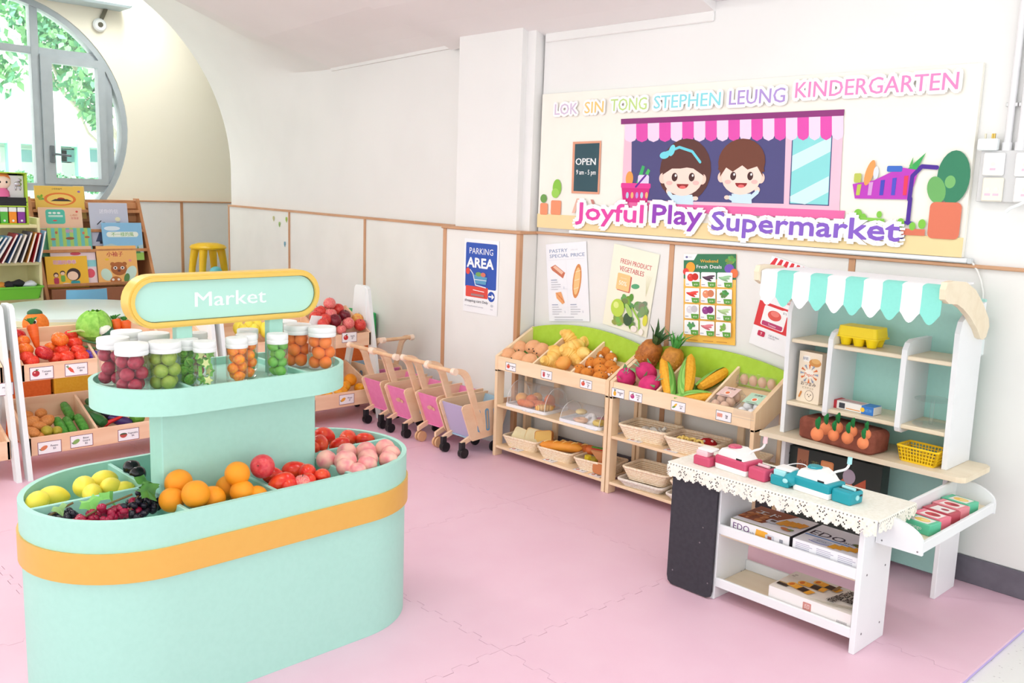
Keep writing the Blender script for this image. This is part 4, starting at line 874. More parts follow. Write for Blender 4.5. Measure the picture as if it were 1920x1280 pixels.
# --- pineapples
def pineapple(label, p, rot, k, cm, body):
    t = thing('toy_pineapple', label, 'toy fruit', p, 0, 'toy pineapples'); t.rotation_euler = rot; t.scale = (k,)*3
    q = MB(); q.lathe([(.02, -.075), (.045, -.065), (.058, -.03), (.058, .02), (.05, .055), (.03, .075), (.01, .08)], 24); q.build('body', body, t)
    # diamond eyes of the skin
    q = MB()
    for r_ in range(8):
        z = -.06+.018*r_; R_ = .0585*math.sqrt(max(1-((z+.005)/.085)**2, .05))
        for i in range(11):
            a = 2*PI*(i+.5*(r_ % 2))/11; c, s_ = math.cos(a), math.sin(a); w_ = .010*R_/.058
            q.add([(c*R_-s_*-w_, s_*R_+c*-w_, z), (c*R_, s_*R_, z-.009), (c*R_-s_*w_, s_*R_+c*w_, z), (c*R_, s_*R_, z+.009), (c*(R_+.005), s_*(R_+.005), z)], [(0, 1, 4), (1, 2, 4), (2, 3, 4), (3, 0, 4)])
    o = q.build('skin_scales', body, t); o['kind'] = 'stuff'
    rd = random.Random(len(label))
    for i in range(16):
        a = i*2.4; l = .06+.055*(1-i/16)*rd.uniform(.8, 1.2); sp_ = .75-.6*i/16; q = MB()
        d = Vector((math.cos(a), math.sin(a), 0)); s_ = Vector((-math.sin(a), math.cos(a), 0))*.010
        P = [Vector((0, 0, .07))+d*.012, Vector((0, 0, .07+l*.55))+d*(.012+sp_*l*.4), Vector((0, 0, .07+l*(1-.25*sp_)))+d*(.012+sp_*l)]
        q.add([P[0]-s_, P[0]+s_, P[1]+s_*.9, P[1]-s_*.9, P[2]], [(0, 1, 2, 3), (3, 2, 4)]); q.build('crown_leaf', cm, t, fix=False)
    return t
pineapple('toy pineapple with dark green crown leaning on the lime board', on_slope(1216, 664, .085), (.25, .55, .3), 1.0, mat((70, 110, 60), .5, (46, 84, 44), 30), mat((196, 120, 50), .5, (166, 96, 40), 60))
pineapple('toy pineapple with bright green crown beside the corn', on_slope(1260, 678, .085), (.1, .15, 1), .9, mat((84, 170, 80), .5, (60, 150, 60), 30), mat((206, 140, 50), .5, (186, 120, 40), 60))
# --- dragon fruit
def dragon(label, p, rz, tilt=.9):
    t = thing('toy_dragon_fruit', label, 'toy fruit', p, rz, 'plush dragon fruit'); t.rotation_euler = (tilt, .3, rz)
    q = MB(); q.ell((0, 0, 0), (.046, .046, .058), 22, 14); q.build('body', mat((222, 58, 122), .8, (206, 46, 110), 30, bump=.2), t)
    for i in range(9):
        z = -.03+.035*(i % 3); a = i*2.1; R_ = .047*math.sqrt(1-(z/.058)**2); q = MB(); c, s_ = math.cos(a), math.sin(a)
        q.add([(c*R_-s_*-.013, s_*R_+c*-.013, z), (c*R_+s_*-.013, s_*R_-c*-.013, z), (c*(R_+.012), s_*(R_+.012), z+.03)], [(0, 1, 2)]); q.build('scale', mat((130, 206, 130), .8), t, fix=False)
    q = MB()
    for i in range(5): a = i*1.26; q.add([(.006*math.cos(a-.8), .006*math.sin(a-.8), .05), (.006*math.cos(a+.8), .006*math.sin(a+.8), .05), (.022*math.cos(a), .022*math.sin(a), .09)], [(0, 1, 2)])
    q.build('tip', mat((110, 200, 150), .8), t, fix=False)
dragon('plush dragon fruit beside the middle post', on_slope(1174, 708, .05), .4); dragon('plush dragon fruit at the back under the pineapple', on_slope(1212, 698, .07), -.5); dragon('plush dragon fruit beside the upright corn', on_slope(1217, 722, .05), 1.2)
# --- corn cobs
KERN = mat((250, 186, 54), .6, (242, 170, 40), 90, bump=.5); HUSK = mat((150, 204, 100), .7, (116, 178, 74), 30, 'wave', stretch=(1, 1, .1))
def corn(label, a, b, w_, turn):
    a, b = Vector(a), Vector(b); t = thing('toy_corn', label, 'toy vegetable', a, 0, 'plush corn cobs'); l = (b-a).length; z = (b-a).normalized()
    x = (Vector((.5, -.75, .45)) - z*z.dot(Vector((.5, -.75, .45)))).normalized(); y = z.cross(x); t.rotation_euler = Matrix((x, y, z)).transposed().to_euler()
    q = MB(); prof_ = [(.003, 0), (w_*.8, l*.06), (w_, l*.3), (w_*.95, l*.6), (w_*.6, l*.88), (.004, l)]
    q.lathe(prof_, 20, fn=lambda p, an: (p[0]*(1+.03*math.cos(10*an)), p[1]*(1+.03*math.cos(10*an)), p[2])); q.build('cob', KERN, t)
    for k in range(3):
        q = MB(); n = 8; V = []; a0 = turn+1.15+k*1.35
        for i in range(n+1):
            f = i/n; zz = l*(-.03+.98*f); ww = w_*1.1*math.sin(PI*min(.12+.84*f, .97))**.55+.002; hw_ = .85*(1-f)**.55
            for j in range(5): an = a0+hw_*(j/2-1); V.append((ww*math.cos(an), ww*math.sin(an), zz))
        q.add(V, [(i*5+j, i*5+j+1, (i+1)*5+j+1, (i+1)*5+j) for i in range(n) for j in range(4)], 0, True); q.build('husk', HUSK, t, fix=False)
corn('plush corn leaning with half open husk beside dragon fruit', on_slope(1258, 745, .03), on_slope(1243, 668, .11), .032, -.25)
corn('tall upright plush corn in the middle of the bin', on_slope(1283, 742, .045), on_slope(1296, 664, .13), .036, -4.75)
corn('plush corn lying towards the egg boxes', on_slope(1308, 727, .04), on_slope(1375, 688, .05), .028, 1.2)
corn('plush corn lying along the front board', on_slope(1268, 749, .03), on_slope(1342, 742, .035), .032, 1.6)
# --- egg boxes
EGB = sphere_mesh('egg', mat((238, 196, 166), .4, (232, 186, 154), 12), 1., lambda p: (p[0], p[1], p[2]*1.28), 14, 10); EGW = sphere_mesh('egg', mat((246, 246, 248), .4), 1., lambda p: (p[0], p[1], p[2]*1.28), 14, 10)
def egg_box(label, p, nx, ny, me, fd, cardcol, s_=.042, card=True):
    t = thing('egg_box', label, 'egg box', p, 0, 'clear egg boxes'); tl = math.atan(SB); t.rotation_euler = (tl, 0, 0)
    hw, hd = nx*s_/2+.006, ny*s_/2+.006; G = glass((250, 250, 250), .10, .05)
    q = MB(); q.ring(rrect(-hw-.004, -hd-.004, hw+.004, hd+.004, .008, 3), rrect(-hw, -hd, hw, hd, .006, 3), 'z', .022, .025); q.build('rim', G, t)
    V = [(-hw, -hd, .024), (hw, -hd, .024), (hw, hd, .024), (-hw, hd, .024), (-hw+.008, -hd+.008, .056), (hw-.008, -hd+.008, .056), (hw-.008, hd-.008, .056), (-hw+.008, hd-.008, .056), (-hw+.006, -hd+.006, .001), (hw-.006, -hd+.006, .001), (hw-.006, hd-.006, .001), (-hw+.006, hd-.006, .001)]
    q = MB(); q.add(V, [(0, 1, 5, 4), (1, 2, 6, 5), (2, 3, 7, 6), (3, 0, 4, 7), (4, 5, 6, 7)]); q.build('cover', G, t)
    q = MB(); q.add(V, [(0, 8, 9, 1), (1, 9, 10, 2), (2, 10, 11, 3), (3, 11, 8, 0), (8, 11, 10, 9)]); q.build('base', G, t)
    M = Matrix.Rotation(tl, 4, 'X')
    for i in range(nx):
        for j in range(ny):
            c = M @ Vector(((i-(nx-1)/2)*s_, (j-(ny-1)/2)*s_, .029)); o = inst(me, 'egg', Vector(p)+c, (tl, 0, 0), .0205); tag(o, fd, 'egg', fd)
    if card:
        bw = hw*.8; y_a, y_b = -hd*.12, hd*.9; q = MB(); q.add([(-bw, y_a, .058), (bw, y_a, .058), (bw, y_b, .058), (-bw, y_b, .058), (-bw, y_a, .0592), (bw, y_a, .0592), (bw, y_b, .0592), (-bw, y_b, .0592)], [(0, 3, 2, 1), (4, 5, 6, 7), (0, 1, 5, 4), (1, 2, 6, 5), (2, 3, 7, 6), (3, 0, 4, 7)]); cd_ = q.build('card', mat(cardcol, .5), t)
        pr = Print((0, 0, .0593), (1, 0, 0), (0, 1, 0)); pr.el(0, hd*.28, bw*.34, bw*.34, (250, 240, 230)); pr.el(0, hd*.28, bw*.24, bw*.24, (236, 120, 70)); pr.text(0, hd*.66, '特選蛋', .010, (70, 60, 60), 'c'); pr.rect(-bw*.6, -hd*.06, bw*.6, -hd*.02, (120, 110, 110)); pr.build('print', cd_)
    return t
on_s = lambda px, py: on_slope(px, py, .002)
egg_box('clear box of brown eggs at the back by the lime board', on_s(1428, 722), 4, 2, EGB, 'brown egg inside the back egg box', (246, 240, 236), .046, True)
#
egg_box('clear box of brown eggs with pink card at the front', on_s(1363, 762), 2, 3, EGB, 'brown egg inside the pink carded box', (240, 206, 200), .046)
egg_box('clear box of white eggs with green card at the front', on_s(1413, 776), 2, 3, EGW, 'white egg inside the green carded box', (190, 226, 200), .047)

# --- wicker baskets
WICK = mat((254, 236, 210), .7, (244, 218, 184), 120, bump=.3); WICKW = mat((244, 236, 226), .7, (230, 218, 204), 120, bump=.3)
def basket_mesh(L, W, h, m, seg=7):
    q = MB(); f0 = .78
    def rr(z): f = f0+(1-f0)*z/h; return rrect(-L/2*f, -W/2*f, L/2*f, W/2*f, .022, 4)
    for k in range(seg):
        z = .004+(h-.008)*k/(seg-1); P = rr(z); n = len(P)
        q.tube([(x*(1+.006*math.sin(i*PI+k*PI)), y*(1+.006*math.sin(i*PI+k*PI)), z) for i, (x, y) in enumerate(P)], h/seg*.56, 5, closed=True)
    weave = q.mesh('weave', m)
    q = MB(); per = []
    for t_ in range(40):
        P0, P1 = rr(.0), rr(h); L0 = [0]
        for a, b in zip(P0, P0[1:]+P0[:1]): L0.append(L0[-1]+math.dist(a, b))
        s_ = L0[-1]*t_/40; i = max(j for j in range(len(P0)) if L0[j] <= s_); u = (s_-L0[i])/(L0[i+1]-L0[i]+1e-9); j = (i+1) % len(P0)
        a = [P0[i][d]+(P0[j][d]-P0[i][d])*u for d in (0, 1)]; b = [P1[i][d]+(P1[j][d]-P1[i][d])*u for d in (0, 1)]
        q.tube([(a[0]*1.02, a[1]*1.02, 0), (b[0]*1.02, b[1]*1.02, h)], .0022, 4, caps=False)
    stakes = q.mesh('stakes', m)
    q = MB(); P = rr(h); q.tube([(x, y, h) for x, y in P], .0062, 8, closed=True); rim = q.mesh('rim', m)
    q = MB(); q.prism(rr(0), 'z', .002, .006); fl = q.mesh('bottom', m)
    return weave, stakes, rim, fl
def basket(label, p, rz, ms, k=1., group='wicker baskets'):
    t = thing('wicker_basket', label, 'basket', p, rz, group); t.scale = (k,)*3
    for m_, n_ in zip(ms, ('weave', 'stakes', 'rim', 'bottom')):
        o = inst(m_, n_, (0, 0, 0), parent=t)
        if n_ in ('weave', 'stakes'): o['kind'] = 'stuff'
    return t
BM_ = basket_mesh(.235, .165, .058, WICK); BMW = basket_mesh(.235, .165, .03, WICKW, 4)
Z1, Z2 = .0605, .2885
def bp(px, py, z): return at_z(px, py, z)
b1 = basket('wicker basket of toast slices on the bottom shelf', (-3.425, 3.44, Z1), .12, BM_, 1.0)
b2 = basket('wicker basket holding baguettes on the bottom shelf', (-3.165, 3.435, Z1), .1, BM_, .95)
b3 = basket('wicker basket of sandwiches beside the middle post', (-2.905, 3.44, Z1), .15, BM_, .98)
b4 = basket('wicker basket with grey toy mushrooms on the middle shelf', (-2.60, 3.435, Z2), .12, BM_, 1.1)
b5 = basket('wicker basket of plush fries and red sauce', (-2.33, 3.43, Z2), .1, BM_, 1.1)
b6 = basket('wicker basket half hidden behind the pink register', (-2.085, 3.46, Z2), .1, BM_, .75)
b7 = basket('white wicker tray under the empty basket', (-2.585, 3.42, Z1), .1, BMW, 1.06); b8 = basket('empty wicker basket on the bottom shelf', (-2.57, 3.43, Z1+.033), .1, BM_, 1.04)
b9 = basket('white wicker tray behind the black board', (-2.31, 3.42, Z1), .1, BMW, 1.0); b10 = basket('empty wicker basket behind the black board', (-2.30, 3.43, Z1+.033), .1, BM_, .98)
def soft(name, label, loc, rot, P, d, m, cat='toy food', grp=None, crust=None):
    t = thing(name, label, cat, loc, 0, grp); t.rotation_euler = rot
    q = MB(); q.prism(P, 'z', 0, d); q.build('crumb', m, t)
    if crust: q = MB(); q.ring([(x*1.05, y*1.05) for x, y in P], P, 'z', -.001, d+.001); q.build('crust', crust, t)
    return t
TO = rrect(-.05, -.05, .05, .05, .014, 3); CRUMB = mat((252, 240, 198), .8, (248, 232, 184), 40); CRUST = mat((226, 150, 76), .7)
soft('toast_slice', 'large pale toast slice leaning in front in the basket', (-3.455, 3.415, Z1+.045), (.95, .3, .5), TO, .014, CRUMB, grp='toast', crust=mat((250, 234, 190), .8))
soft('toast_slice', 'second pale toast slice tucked behind the front slice', (-3.395, 3.455, Z1+.05), (1.0, .1, .35), TO, .016, CRUMB, grp='toast', crust=mat((240, 200, 130), .8))
soft('toast_slice', 'brown crusted toast slice at the back of the basket', (-3.335, 3.475, Z1+.05), (1.2, -.2, .3), TO, .02, mat((250, 206, 120), .8), grp='toast', crust=CRUST)
def baguette(label, p, rz, l, r, m, tilt=0.):
    t = thing('toy_baguette', label, 'toy food', p, rz, 'toy baguettes'); t.rotation_euler = (0, tilt, rz)
    q = MB(); n = 14; q.tube([(l*(i/n-.5), 0, 0) for i in range(n+1)], [r*(max(1-(2*i/n-1)**4, .02))**.5 for i in range(n+1)], 14); q.build('loaf', m, t)
    for k in range(4): q = MB(); x = l*(-.32+.21*k); q.tube([(x-.012, -r*.55, r*.78), (x, 0, r*.96), (x+.014, r*.5, r*.82)], [.002, .0055, .002], 6); q.build('score', mat((252, 214, 130), .6), t)
BG = mat((240, 160, 56), .5, (228, 140, 44), 12)
baguette('long golden toy baguette across the middle basket', (-3.15, 3.405, Z1+.072), .35, .24, .027, BG, -.06); baguette('second toy baguette behind the long one', (-3.12, 3.47, Z1+.065), .3, .2, .026, mat((226, 130, 60), .5))
q = MB(); q.ell((0, 0, 0), (.035, .03, .024), 16, 10); tag(q.build('bread_roll', mat((230, 120, 60), .5), None, (-3.02, 3.49, Z1+.07)), 'reddish toy roll behind the baguettes', 'toy food')
TRI = [(-.055, 0), (.055, 0), (0, .075)]
t = thing('toy_sandwich', 'plush triangle sandwich with green and red filling in the basket', 'toy food', (-2.895, 3.45, Z1+.035)); t.rotation_euler = (.2, 0, .3)
for z, m_, n_, k in ((0, mat((214, 150, 100), .8), 'bread', 1), (.016, mat((200, 70, 50), .8), 'filling', 1.06), (.022, mat((90, 150, 60), .8), 'lettuce', 1.1), (.028, mat((222, 170, 120), .8), 'bread', 1)):
    q = MB(); q.prism([(x*k, y_*k) for x, y_ in [(-.055, .075), (.055, .075), (0, 0)]], 'y', z-.03, z-.016); q.build(n_, m_, t)
t = thing('corn_snack', 'bright yellow corn piece with green husk in the basket', 'toy food', (-2.96, 3.40, Z1+.05)); q = MB(); q.tube([(0, 0, -.03), (.004, 0, .02)], [.02, .017], 8); q.build('corn', mat((240, 210, 50), .5), t); q = MB(); q.tube([(.03, .01, -.035), (.038, .01, .015)], [.024, .018], 8); q.build('husk', mat((180, 160, 50), .6), t)
t = thing('toy_bread', 'brown toy loaf in the sandwich basket', 'toy food', (-2.855, 3.40, Z1+.03)); q = MB(); q.prism(rrect(-.035, -.025, .035, .03, .018, 4), 'y', -.04, .04); q.build('loaf', mat((206, 130, 80), .7), t)
for i, (x, y, z, s_) in enumerate(((-2.63, 3.43, .035, .022), (-2.60, 3.45, .036, .02), (-2.565, 3.43, .042, .024), (-2.55, 3.46, .05, .022), (-2.585, 3.41, .03, .02))):
    t = thing('toy_mushroom', ordinal(i, 5) + ' grey toy mushroom in the wicker basket', 'toy food', (x, y, Z2+z)); q = MB(); q.lathe([(0, s_), (s_*.7, s_*.85), (s_*1.1, s_*.2), (s_*.9, 0), (0, 0)], 14); q.build('cap', mat((232, 226, 216), .8), t, rot=(i, .6, 0)); q = MB(); q.tube([(0, 0, .002), (.004, 0, -s_*.9)], s_*.4, 8); q.build('stem', mat((236, 230, 220), .8), t, rot=(i, .6, 0))
RED = mat((196, 30, 40), .8)
for i, (x, y, z, r) in enumerate(((-2.30, 3.46, .055, .045), (-2.36, 3.44, .04, .032), (-2.25, 3.43, .04, .03))):
    t = thing('plush_sauce', ('tall', 'low', 'small')[i] + ' red plush sauce lump with white dots in the fries basket', 'toy food', (x, y, Z2+z-.02)); q = MB(); q.ell((0, 0, 0), (r, r, r*.7), 16, 10); q.build('lump', RED, t)
    for k in range(4): q = MB(); a = k*1.6; q.ell((r*.6*math.cos(a), r*.6*math.sin(a)-.004, r*.5), .0075, 8, 6); q.build('dot', mat((250, 224, 220), .8), t)
for i in range(9):
    t = thing('plush_fry', ordinal(i, 9) + ' yellow plush fry in the fries basket', 'toy food', (-2.40+.014*i, 3.385+.007*(i % 3), Z2+.055+.004*(i % 2)), 0, 'plush fries'); q = MB(); a = i*1.9; q.tube([(-.02*math.cos(a), -.02*math.sin(a), -.008), (0, 0, .008), (.022*math.cos(a), .02*math.sin(a), .004)], .0062, 8); q.build('fry', mat((250, 216, 120), .8), t)
# --- bread trays under clear covers
def dome_tray(label, p, L, W, rz, hgt):
    t = thing('bread_tray', label, 'tray', p, rz, 'covered bread trays'); q = MB(); q.ring(rrect(-L/2, -W/2, L/2, W/2, .02, 4), rrect(-L/2+.008, -W/2+.008, L/2-.008, W/2-.008, .014, 4), 'z', 0, .016); q.prism(rrect(-L/2+.004, -W/2+.004, L/2-.004, W/2-.004, .016, 4), 'z', 0, .006); q.build('tray', mat((240, 240, 244), .3), t)
    q = MB(); n = 14; P = [((W/2-.008)*math.cos(PI*i/n), .016+hgt*math.sin(PI*i/n)) for i in range(n+1)]; V = [(x, a, b) for x in (-L/2+.012, L/2-.012) for a, b in P]
    q.add(V, [(i, i+1, n+2+i, n+1+i) for i in range(n)], 0, True); q.add(V, [list(range(n+1)), list(range(n+1, 2*n+2))[::-1]]); q.build('cover', glass((250, 252, 255), .10, .06), t, fix=False)
    q = MB(); q.tube([(-L/2+.012, a, b) for a, b in P], .0018, 6); q.tube([(L/2-.012, a, b) for a, b in P], .0018, 6); o = q.build('cover_edge', glass((255, 255, 255), .5, .05), t); o['kind'] = 'stuff'
    return t
dome_tray('covered tray of pastries on the middle shelf', (-3.375, 3.445, Z2), .29, .20, .06, .115); dome_tray('covered tray of doughnuts on the middle shelf', (-2.985, 3.435, Z2), .27, .19, .06, .075)
def pastry(name, label, p, m, r, kind='roll', rz=0.):
    t = thing(name, label, 'toy food', p, rz, 'toy pastries')
    q = MB()
    if kind == 'roll':
        l = r[0]; n = 18; q.tube([(l*(i/n-.5)*2, 0, r[1]) for i in range(n+1)], [r[1]*(max(1-(2*i/n-1)**4, .03))**.5*(1-.12*abs(math.sin(6*PI*i/n))) for i in range(n+1)], 12)
    elif kind == 'ring': q.tube([(r[0]*math.cos(2*PI*i/20), r[0]*math.sin(2*PI*i/20), r[1]) for i in range(20)], r[1], 10, closed=True)
    else: q.ell((0, 0, r[2]), r, 16, 10)
    q.build('dough', m, t); return t
ZP = Z2+.0065; O1, O2, O3 = mat((238, 140, 80), .6, (226, 116, 60), 16), mat((244, 190, 110), .6, (236, 168, 84), 16), mat((250, 220, 140), .6, (214, 130, 60), 40, 'wave')
pastry('toy_bun', 'round golden bun at the end of the pastry tray', (-3.475, 3.43, ZP), O2, (.036, .034, .03), 'bun'); pastry('toy_bun', 'reddish bun in the middle of the pastry tray', (-3.41, 3.44, ZP), O1, (.034, .03, .03), 'bun')
pastry('toy_roll', 'orange twisted roll at the tray front', (-3.40, 3.385, ZP), O1, (.055, .021), 'roll', .15); pastry('toy_roll', 'orange twisted roll behind the front roll', (-3.36, 3.425, ZP), O1, (.05, .021), 'roll', .5); pastry('toy_roll', 'long banded roll beside the tray end', (-3.30, 3.43, ZP), O1, (.055, .02), 'roll', .9); pastry('toy_roll', 'pale striped roll nearest the tray end', (-3.27, 3.395, ZP), O3, (.05, .02), 'roll', .95); pastry('toy_bun', 'dark orange bun at the tray back', (-3.33, 3.495, ZP), O1, (.03, .03, .034), 'bun'); pastry('toy_bun', 'brown bun at the far tray back', (-3.43, 3.50, ZP), O2, (.03, .03, .03), 'bun')
pastry('toy_cookie', 'pale round bun on the doughnut tray', (-3.06, 3.45, ZP+.02), mat((250, 226, 160), .6), (.03, .03, .014), 'bun'); pastry('toy_doughnut', 'white iced doughnut leaning on the tray', (-2.97, 3.43, ZP+.01), mat((244, 240, 238), .5, (200, 196, 200), 30), (.022, .013), 'ring').rotation_euler = (.9, 0, 0)
pastry('toy_doughnut', 'pink doughnut in the tray', (-2.93, 3.46, ZP), mat((232, 150, 170), .5), (.024, .012), 'ring'); pastry('toy_doughnut', 'peach doughnut at the tray front', (-3.0, 3.385, ZP), mat((244, 196, 160), .5), (.024, .011), 'ring'); pastry('toy_doughnut', 'green doughnut at the tray back', (-2.90, 3.495, ZP+.012), mat((120, 170, 130), .5), (.022, .012), 'ring'); pastry('toy_doughnut', 'yellow doughnut at the tray end', (-2.905, 3.415, ZP), mat((246, 210, 80), .5), (.024, .012), 'ring'); pastry('toy_cookie', 'flat pink biscuit lying on the doughnut tray', (-3.03, 3.395, ZP), mat((238, 190, 190), .5), (.03, .025, .008), 'bun')

# ================================================================ TOY MARKET STALL (white and mint, striped awning)
SW = mat((238, 240, 242), .45); SM = mat((180, 230, 220), .5, (178, 228, 218), 60); PLY = mat((240, 226, 200), .5, (234, 218, 190), 16, 'wood', stretch=(.15, 1, 1))
st = thing('market_stall', 'white and mint toy market stall with striped awning and shelves', 'stall', (-1.53, 3.30, 0))
def sw(name, a, b, m, bev=.003): q = MB(); q.box((a[0]+1.53, a[1]-3.30, a[2]), (b[0]+1.53, b[1]-3.30, b[2]), bev); return q.build(name, m, st)
sw('back_panel', (-1.87, 3.545, .02), (-1.215, 3.555, 1.10), SM)
for x in (-1.88, -1.232):
    q = MB(); q.prism([(.045, .495), (.03, .99), (.045, 1.03), (.09, 1.06), (.25, 1.09), (.255, .495)], 'x', x+1.53, x+.018+1.53); q.build('side_panel', SW, st)
    q = MB(); q.box((x+1.53+.004, .06, 0), (x+1.53+.022, .24, .475), .002); lg = q.build('leg_panel', SW, st)
    for z in (.40, .33): q = MB(); q.cyl((x+1.53+.0215, .10+.1*(z < .35), z), (x+1.53+.0235, .10+.1*(z < .35), z), .005, seg=10); q.build('screw_cap', CHROME, lg)
q = MB(); P = [(-1.945, 3.30), (-1.945, 3.55), (-1.13, 3.55)] + [(-1.16+.03*math.cos(a), 3.32+.03*math.sin(a)) for a in [0, -.5, -1.0, -1.57]]
q.prism([(x+1.53, y-3.30) for x, y in [(-1.94, 3.29), (-1.16, 3.29), (-1.142, 3.296), (-1.132, 3.31), (-1.13, 3.33), (-1.13, 3.53), (-1.15, 3.555), (-1.94, 3.555)]], 'z', .474, .494); q.build('worktop', PLY, st)
for z in (.868, .612): sw('shelf_board', (-1.862, 3.345, z), (-1.232, 3.545, z+.016), PLY)
for x in (-1.70, -1.412):
    q = MB(); P = [(.033, .615), (.04, .60), (.055, .594), (.245, .594), (.245, .94), (.085, .94), (.055, .93), (.036, .905)]; q.prism(P, 'x', x+1.53, x+.02+1.53); q.build('divider', SW, st)
ARM = [(1771, 529), (1784, 526), (1806, 528), (1824, 543), (1837, 567), (1848, 596), (1849, 611), (1843, 631), (1837, 636), (1832, 633), (1826, 616), (1813, 594), (1800, 578), (1789, 570), (1773, 569), (1766, 561), (1767, 543)]
AP = [(at_x(x, y, -1.205).y-3.30, at_x(x, y, -1.205).z) for x, y in ARM]
for x in (-1.912, -1.214): q = MB(); q.prism(AP, 'x', x+1.53, x+.02+1.53); q.build('awning_arm', PLY, st)
q = MB(); q.cyl((-.37, -.155, 1.145), (.30, -.155, 1.145), .012); q.build('awning_rod', PLY, st)
AWM = mat((140, 224, 210), .75, (138, 222, 208), 120); AWW = mat((246, 246, 248), .75, (242, 242, 244), 120)
xa_, xb_ = -1.89, at_y(1766, 570, 3.13).x; n = 10; wS = (xb_-xa_)/n
for k in range(n):
    q = MB(); V = []; rows = 9; cols = 8; th = .0015
    for side in (0, 1):
        for i in range(rows+1):
            for j in range(cols+1):
                f = i/rows; u = j/cols; tip = .036*(math.sin(PI*u))**1.3; zb_ = at_y(1766, 592, 3.13).z - tip; z0 = 1.168
                if f < .4: a = f/.4*PI/2; y, z = -.13-.045*math.sin(a), z0-.012*(1-math.cos(a))-.0*f
                else: y, z = -.175+.004*math.sin(3*f), z0-.012 + (zb_-z0+.012)*(f-.4)/.6
                V.append((xa_+wS*(k+u)+1.53, y+(th if side else 0), z-(th if side and f < .4 else 0)))
    m_ = (rows+1)*(cols+1); g = lambda i, j, s_=0: s_*m_+i*(cols+1)+j
    F = [(g(i, j), g(i, j+1), g(i+1, j+1), g(i+1, j)) for i in range(rows) for j in range(cols)] + [(g(i, j, 1), g(i+1, j, 1), g(i+1, j+1, 1), g(i, j+1, 1)) for i in range(rows) for j in range(cols)] + [(g(rows, j), g(rows, j+1), g(rows, j+1, 1), g(rows, j, 1)) for j in range(cols)]
    q.add(V, F, 0, True); q.build('awning_stripe', AWM if k % 2 else AWW, st)
q = MB(); q.box((xa_+1.53, -.13, 1.160), (.31, .12, 1.166)); q.build('awning_top', AWW, st)
# --- generic printed carton
def carton(name, label, loc, size, rz, c, cat='box', group=None):
    L_, W_, h = size; t = thing(name, label, cat, loc, rz, group); q = MB(); q.box((-L_/2, -W_/2, 0), (L_/2, W_/2, h), .0015); q.build('carton', mat(c, .4), t); return t
def pfront(L_, W_, h): return Print((-L_/2, -W_/2-.0001, 0), (1, 0, 0), (0, 0, 1))
def ptop(L_, W_, h): return Print((-L_/2, -W_/2, h+.0001), (1, 0, 0), (0, 1, 0))
def pside(L_, W_, h): return Print((L_/2+.0001, -W_/2, 0), (0, 1, 0), (0, 0, 1))
# yellow egg carton
t = thing('egg_carton', 'bright yellow plastic egg carton on the upper stall shelf', 'egg carton', (-1.605, 3.42, .885)); YE = mat((254, 222, 20), .4)
for i in range(3):
    for j in range(2): q = MB(); q.lathe([(.017, 0), (.022, .02), (.028, .036)], 16); q.build('cup', YE, t, (-.052+.052*i, -.026+.052*j, 0))
q = MB(); q.prism(rrect(-.084, -.058, .084, .058, .01, 3), 'z', .032, .037); q.build('flange', YE, t)
q = MB(); V = [(x*sx, y*sx, z) for z, sx in ((.037, 1), (.075, .93)) for x, y in rrect(-.08, -.054, .08, .054, .012, 3)]; m_ = len(V)//2
q.add(V, [(i, (i+1) % m_, m_+(i+1) % m_, m_+i) for i in range(m_)] + [list(range(m_, 2*m_))]); q.build('cover', YE, t)
# biscuit carton standing on the lower shelf
S_ = (.105, .05, .205); t = carton('biscuit_box', 'tall cream biscuit carton with sun rays on the lower stall shelf', (-1.785, 3.40, .629), S_, -.12, (240, 222, 196))
p = pfront(*S_); p.rect(0, .0, .105, .205, (246, 230, 206)); p.rr(.02, .165, .05, .19, .006, (250, 246, 236)); p.text(.03, .172, '餅乾', .010, (90, 100, 140), 'c'); p.el(.075, .165, .028, .016, (214, 150, 80)); p.el(.078, .172, .02, .01, (232, 180, 110))
for k in range(12):
    a = k*PI/6; p.poly([(.052+.018*math.cos(a), .118+.018*math.sin(a)), (.052+.042*math.cos(a-.13), .118+.038*math.sin(a-.13)), (.052+.042*math.cos(a+.13), .118+.038*math.sin(a+.13))], (226, 120, 60) if k % 2 else (150, 160, 180), True)
p.k += 1; p.el(.052, .118, .022, .018, (252, 244, 230)); p.text(.052, .108, 'Pepo!', .014, (224, 110, 50), 'c', .02); p.text(.052, .070, 'おつまみ', .013, (110, 90, 80), 'c', .01); p.text(.052, .056, 'ビスケット', .008, (150, 130, 80), 'c')
p.el(.06, .03, .02, .022, (120, 90, 70)); p.el(.06, .03, .0185, .0205, (246, 230, 206)); p.el(.053, .034, .002, .003, (80, 60, 50), same=True); p.el(.067, .034, .002, .003, (80, 60, 50)); p.el(.06, .027, .003, .002, (80, 60, 50)); p.line([(.014, .02), (.022, .04)], .008, (214, 140, 70)); p.build('print', t)
S_ = (.175, .06, .032); t = carton('snack_box', 'small red, white and blue toy carton lying on the lower shelf', (-1.597, 3.41, .629), S_, -.08, (240, 236, 232)); p = pfront(*S_); p.rect(0, 0, .02, .032, (190, 50, 60)); p.rect(.125, 0, .175, .032, (50, 120, 200)); p.rect(.03, .005, .055, .026, (60, 60, 70)); p.rect(.06, .006, .12, .010, (230, 160, 90)); p.el(.13, .016, .009, .009, (244, 196, 60)); p.text(.155, .011, '紙牌', .01, (120, 180, 230), 'c'); p.build('print', t); p = ptop(*S_); p.rect(0, 0, .02, .06, (206, 60, 70)); p.rect(.125, 0, .175, .06, (60, 136, 214)); p.rect(.02, .01, .12, .05, (226, 180, 180)); p.build('print', t)
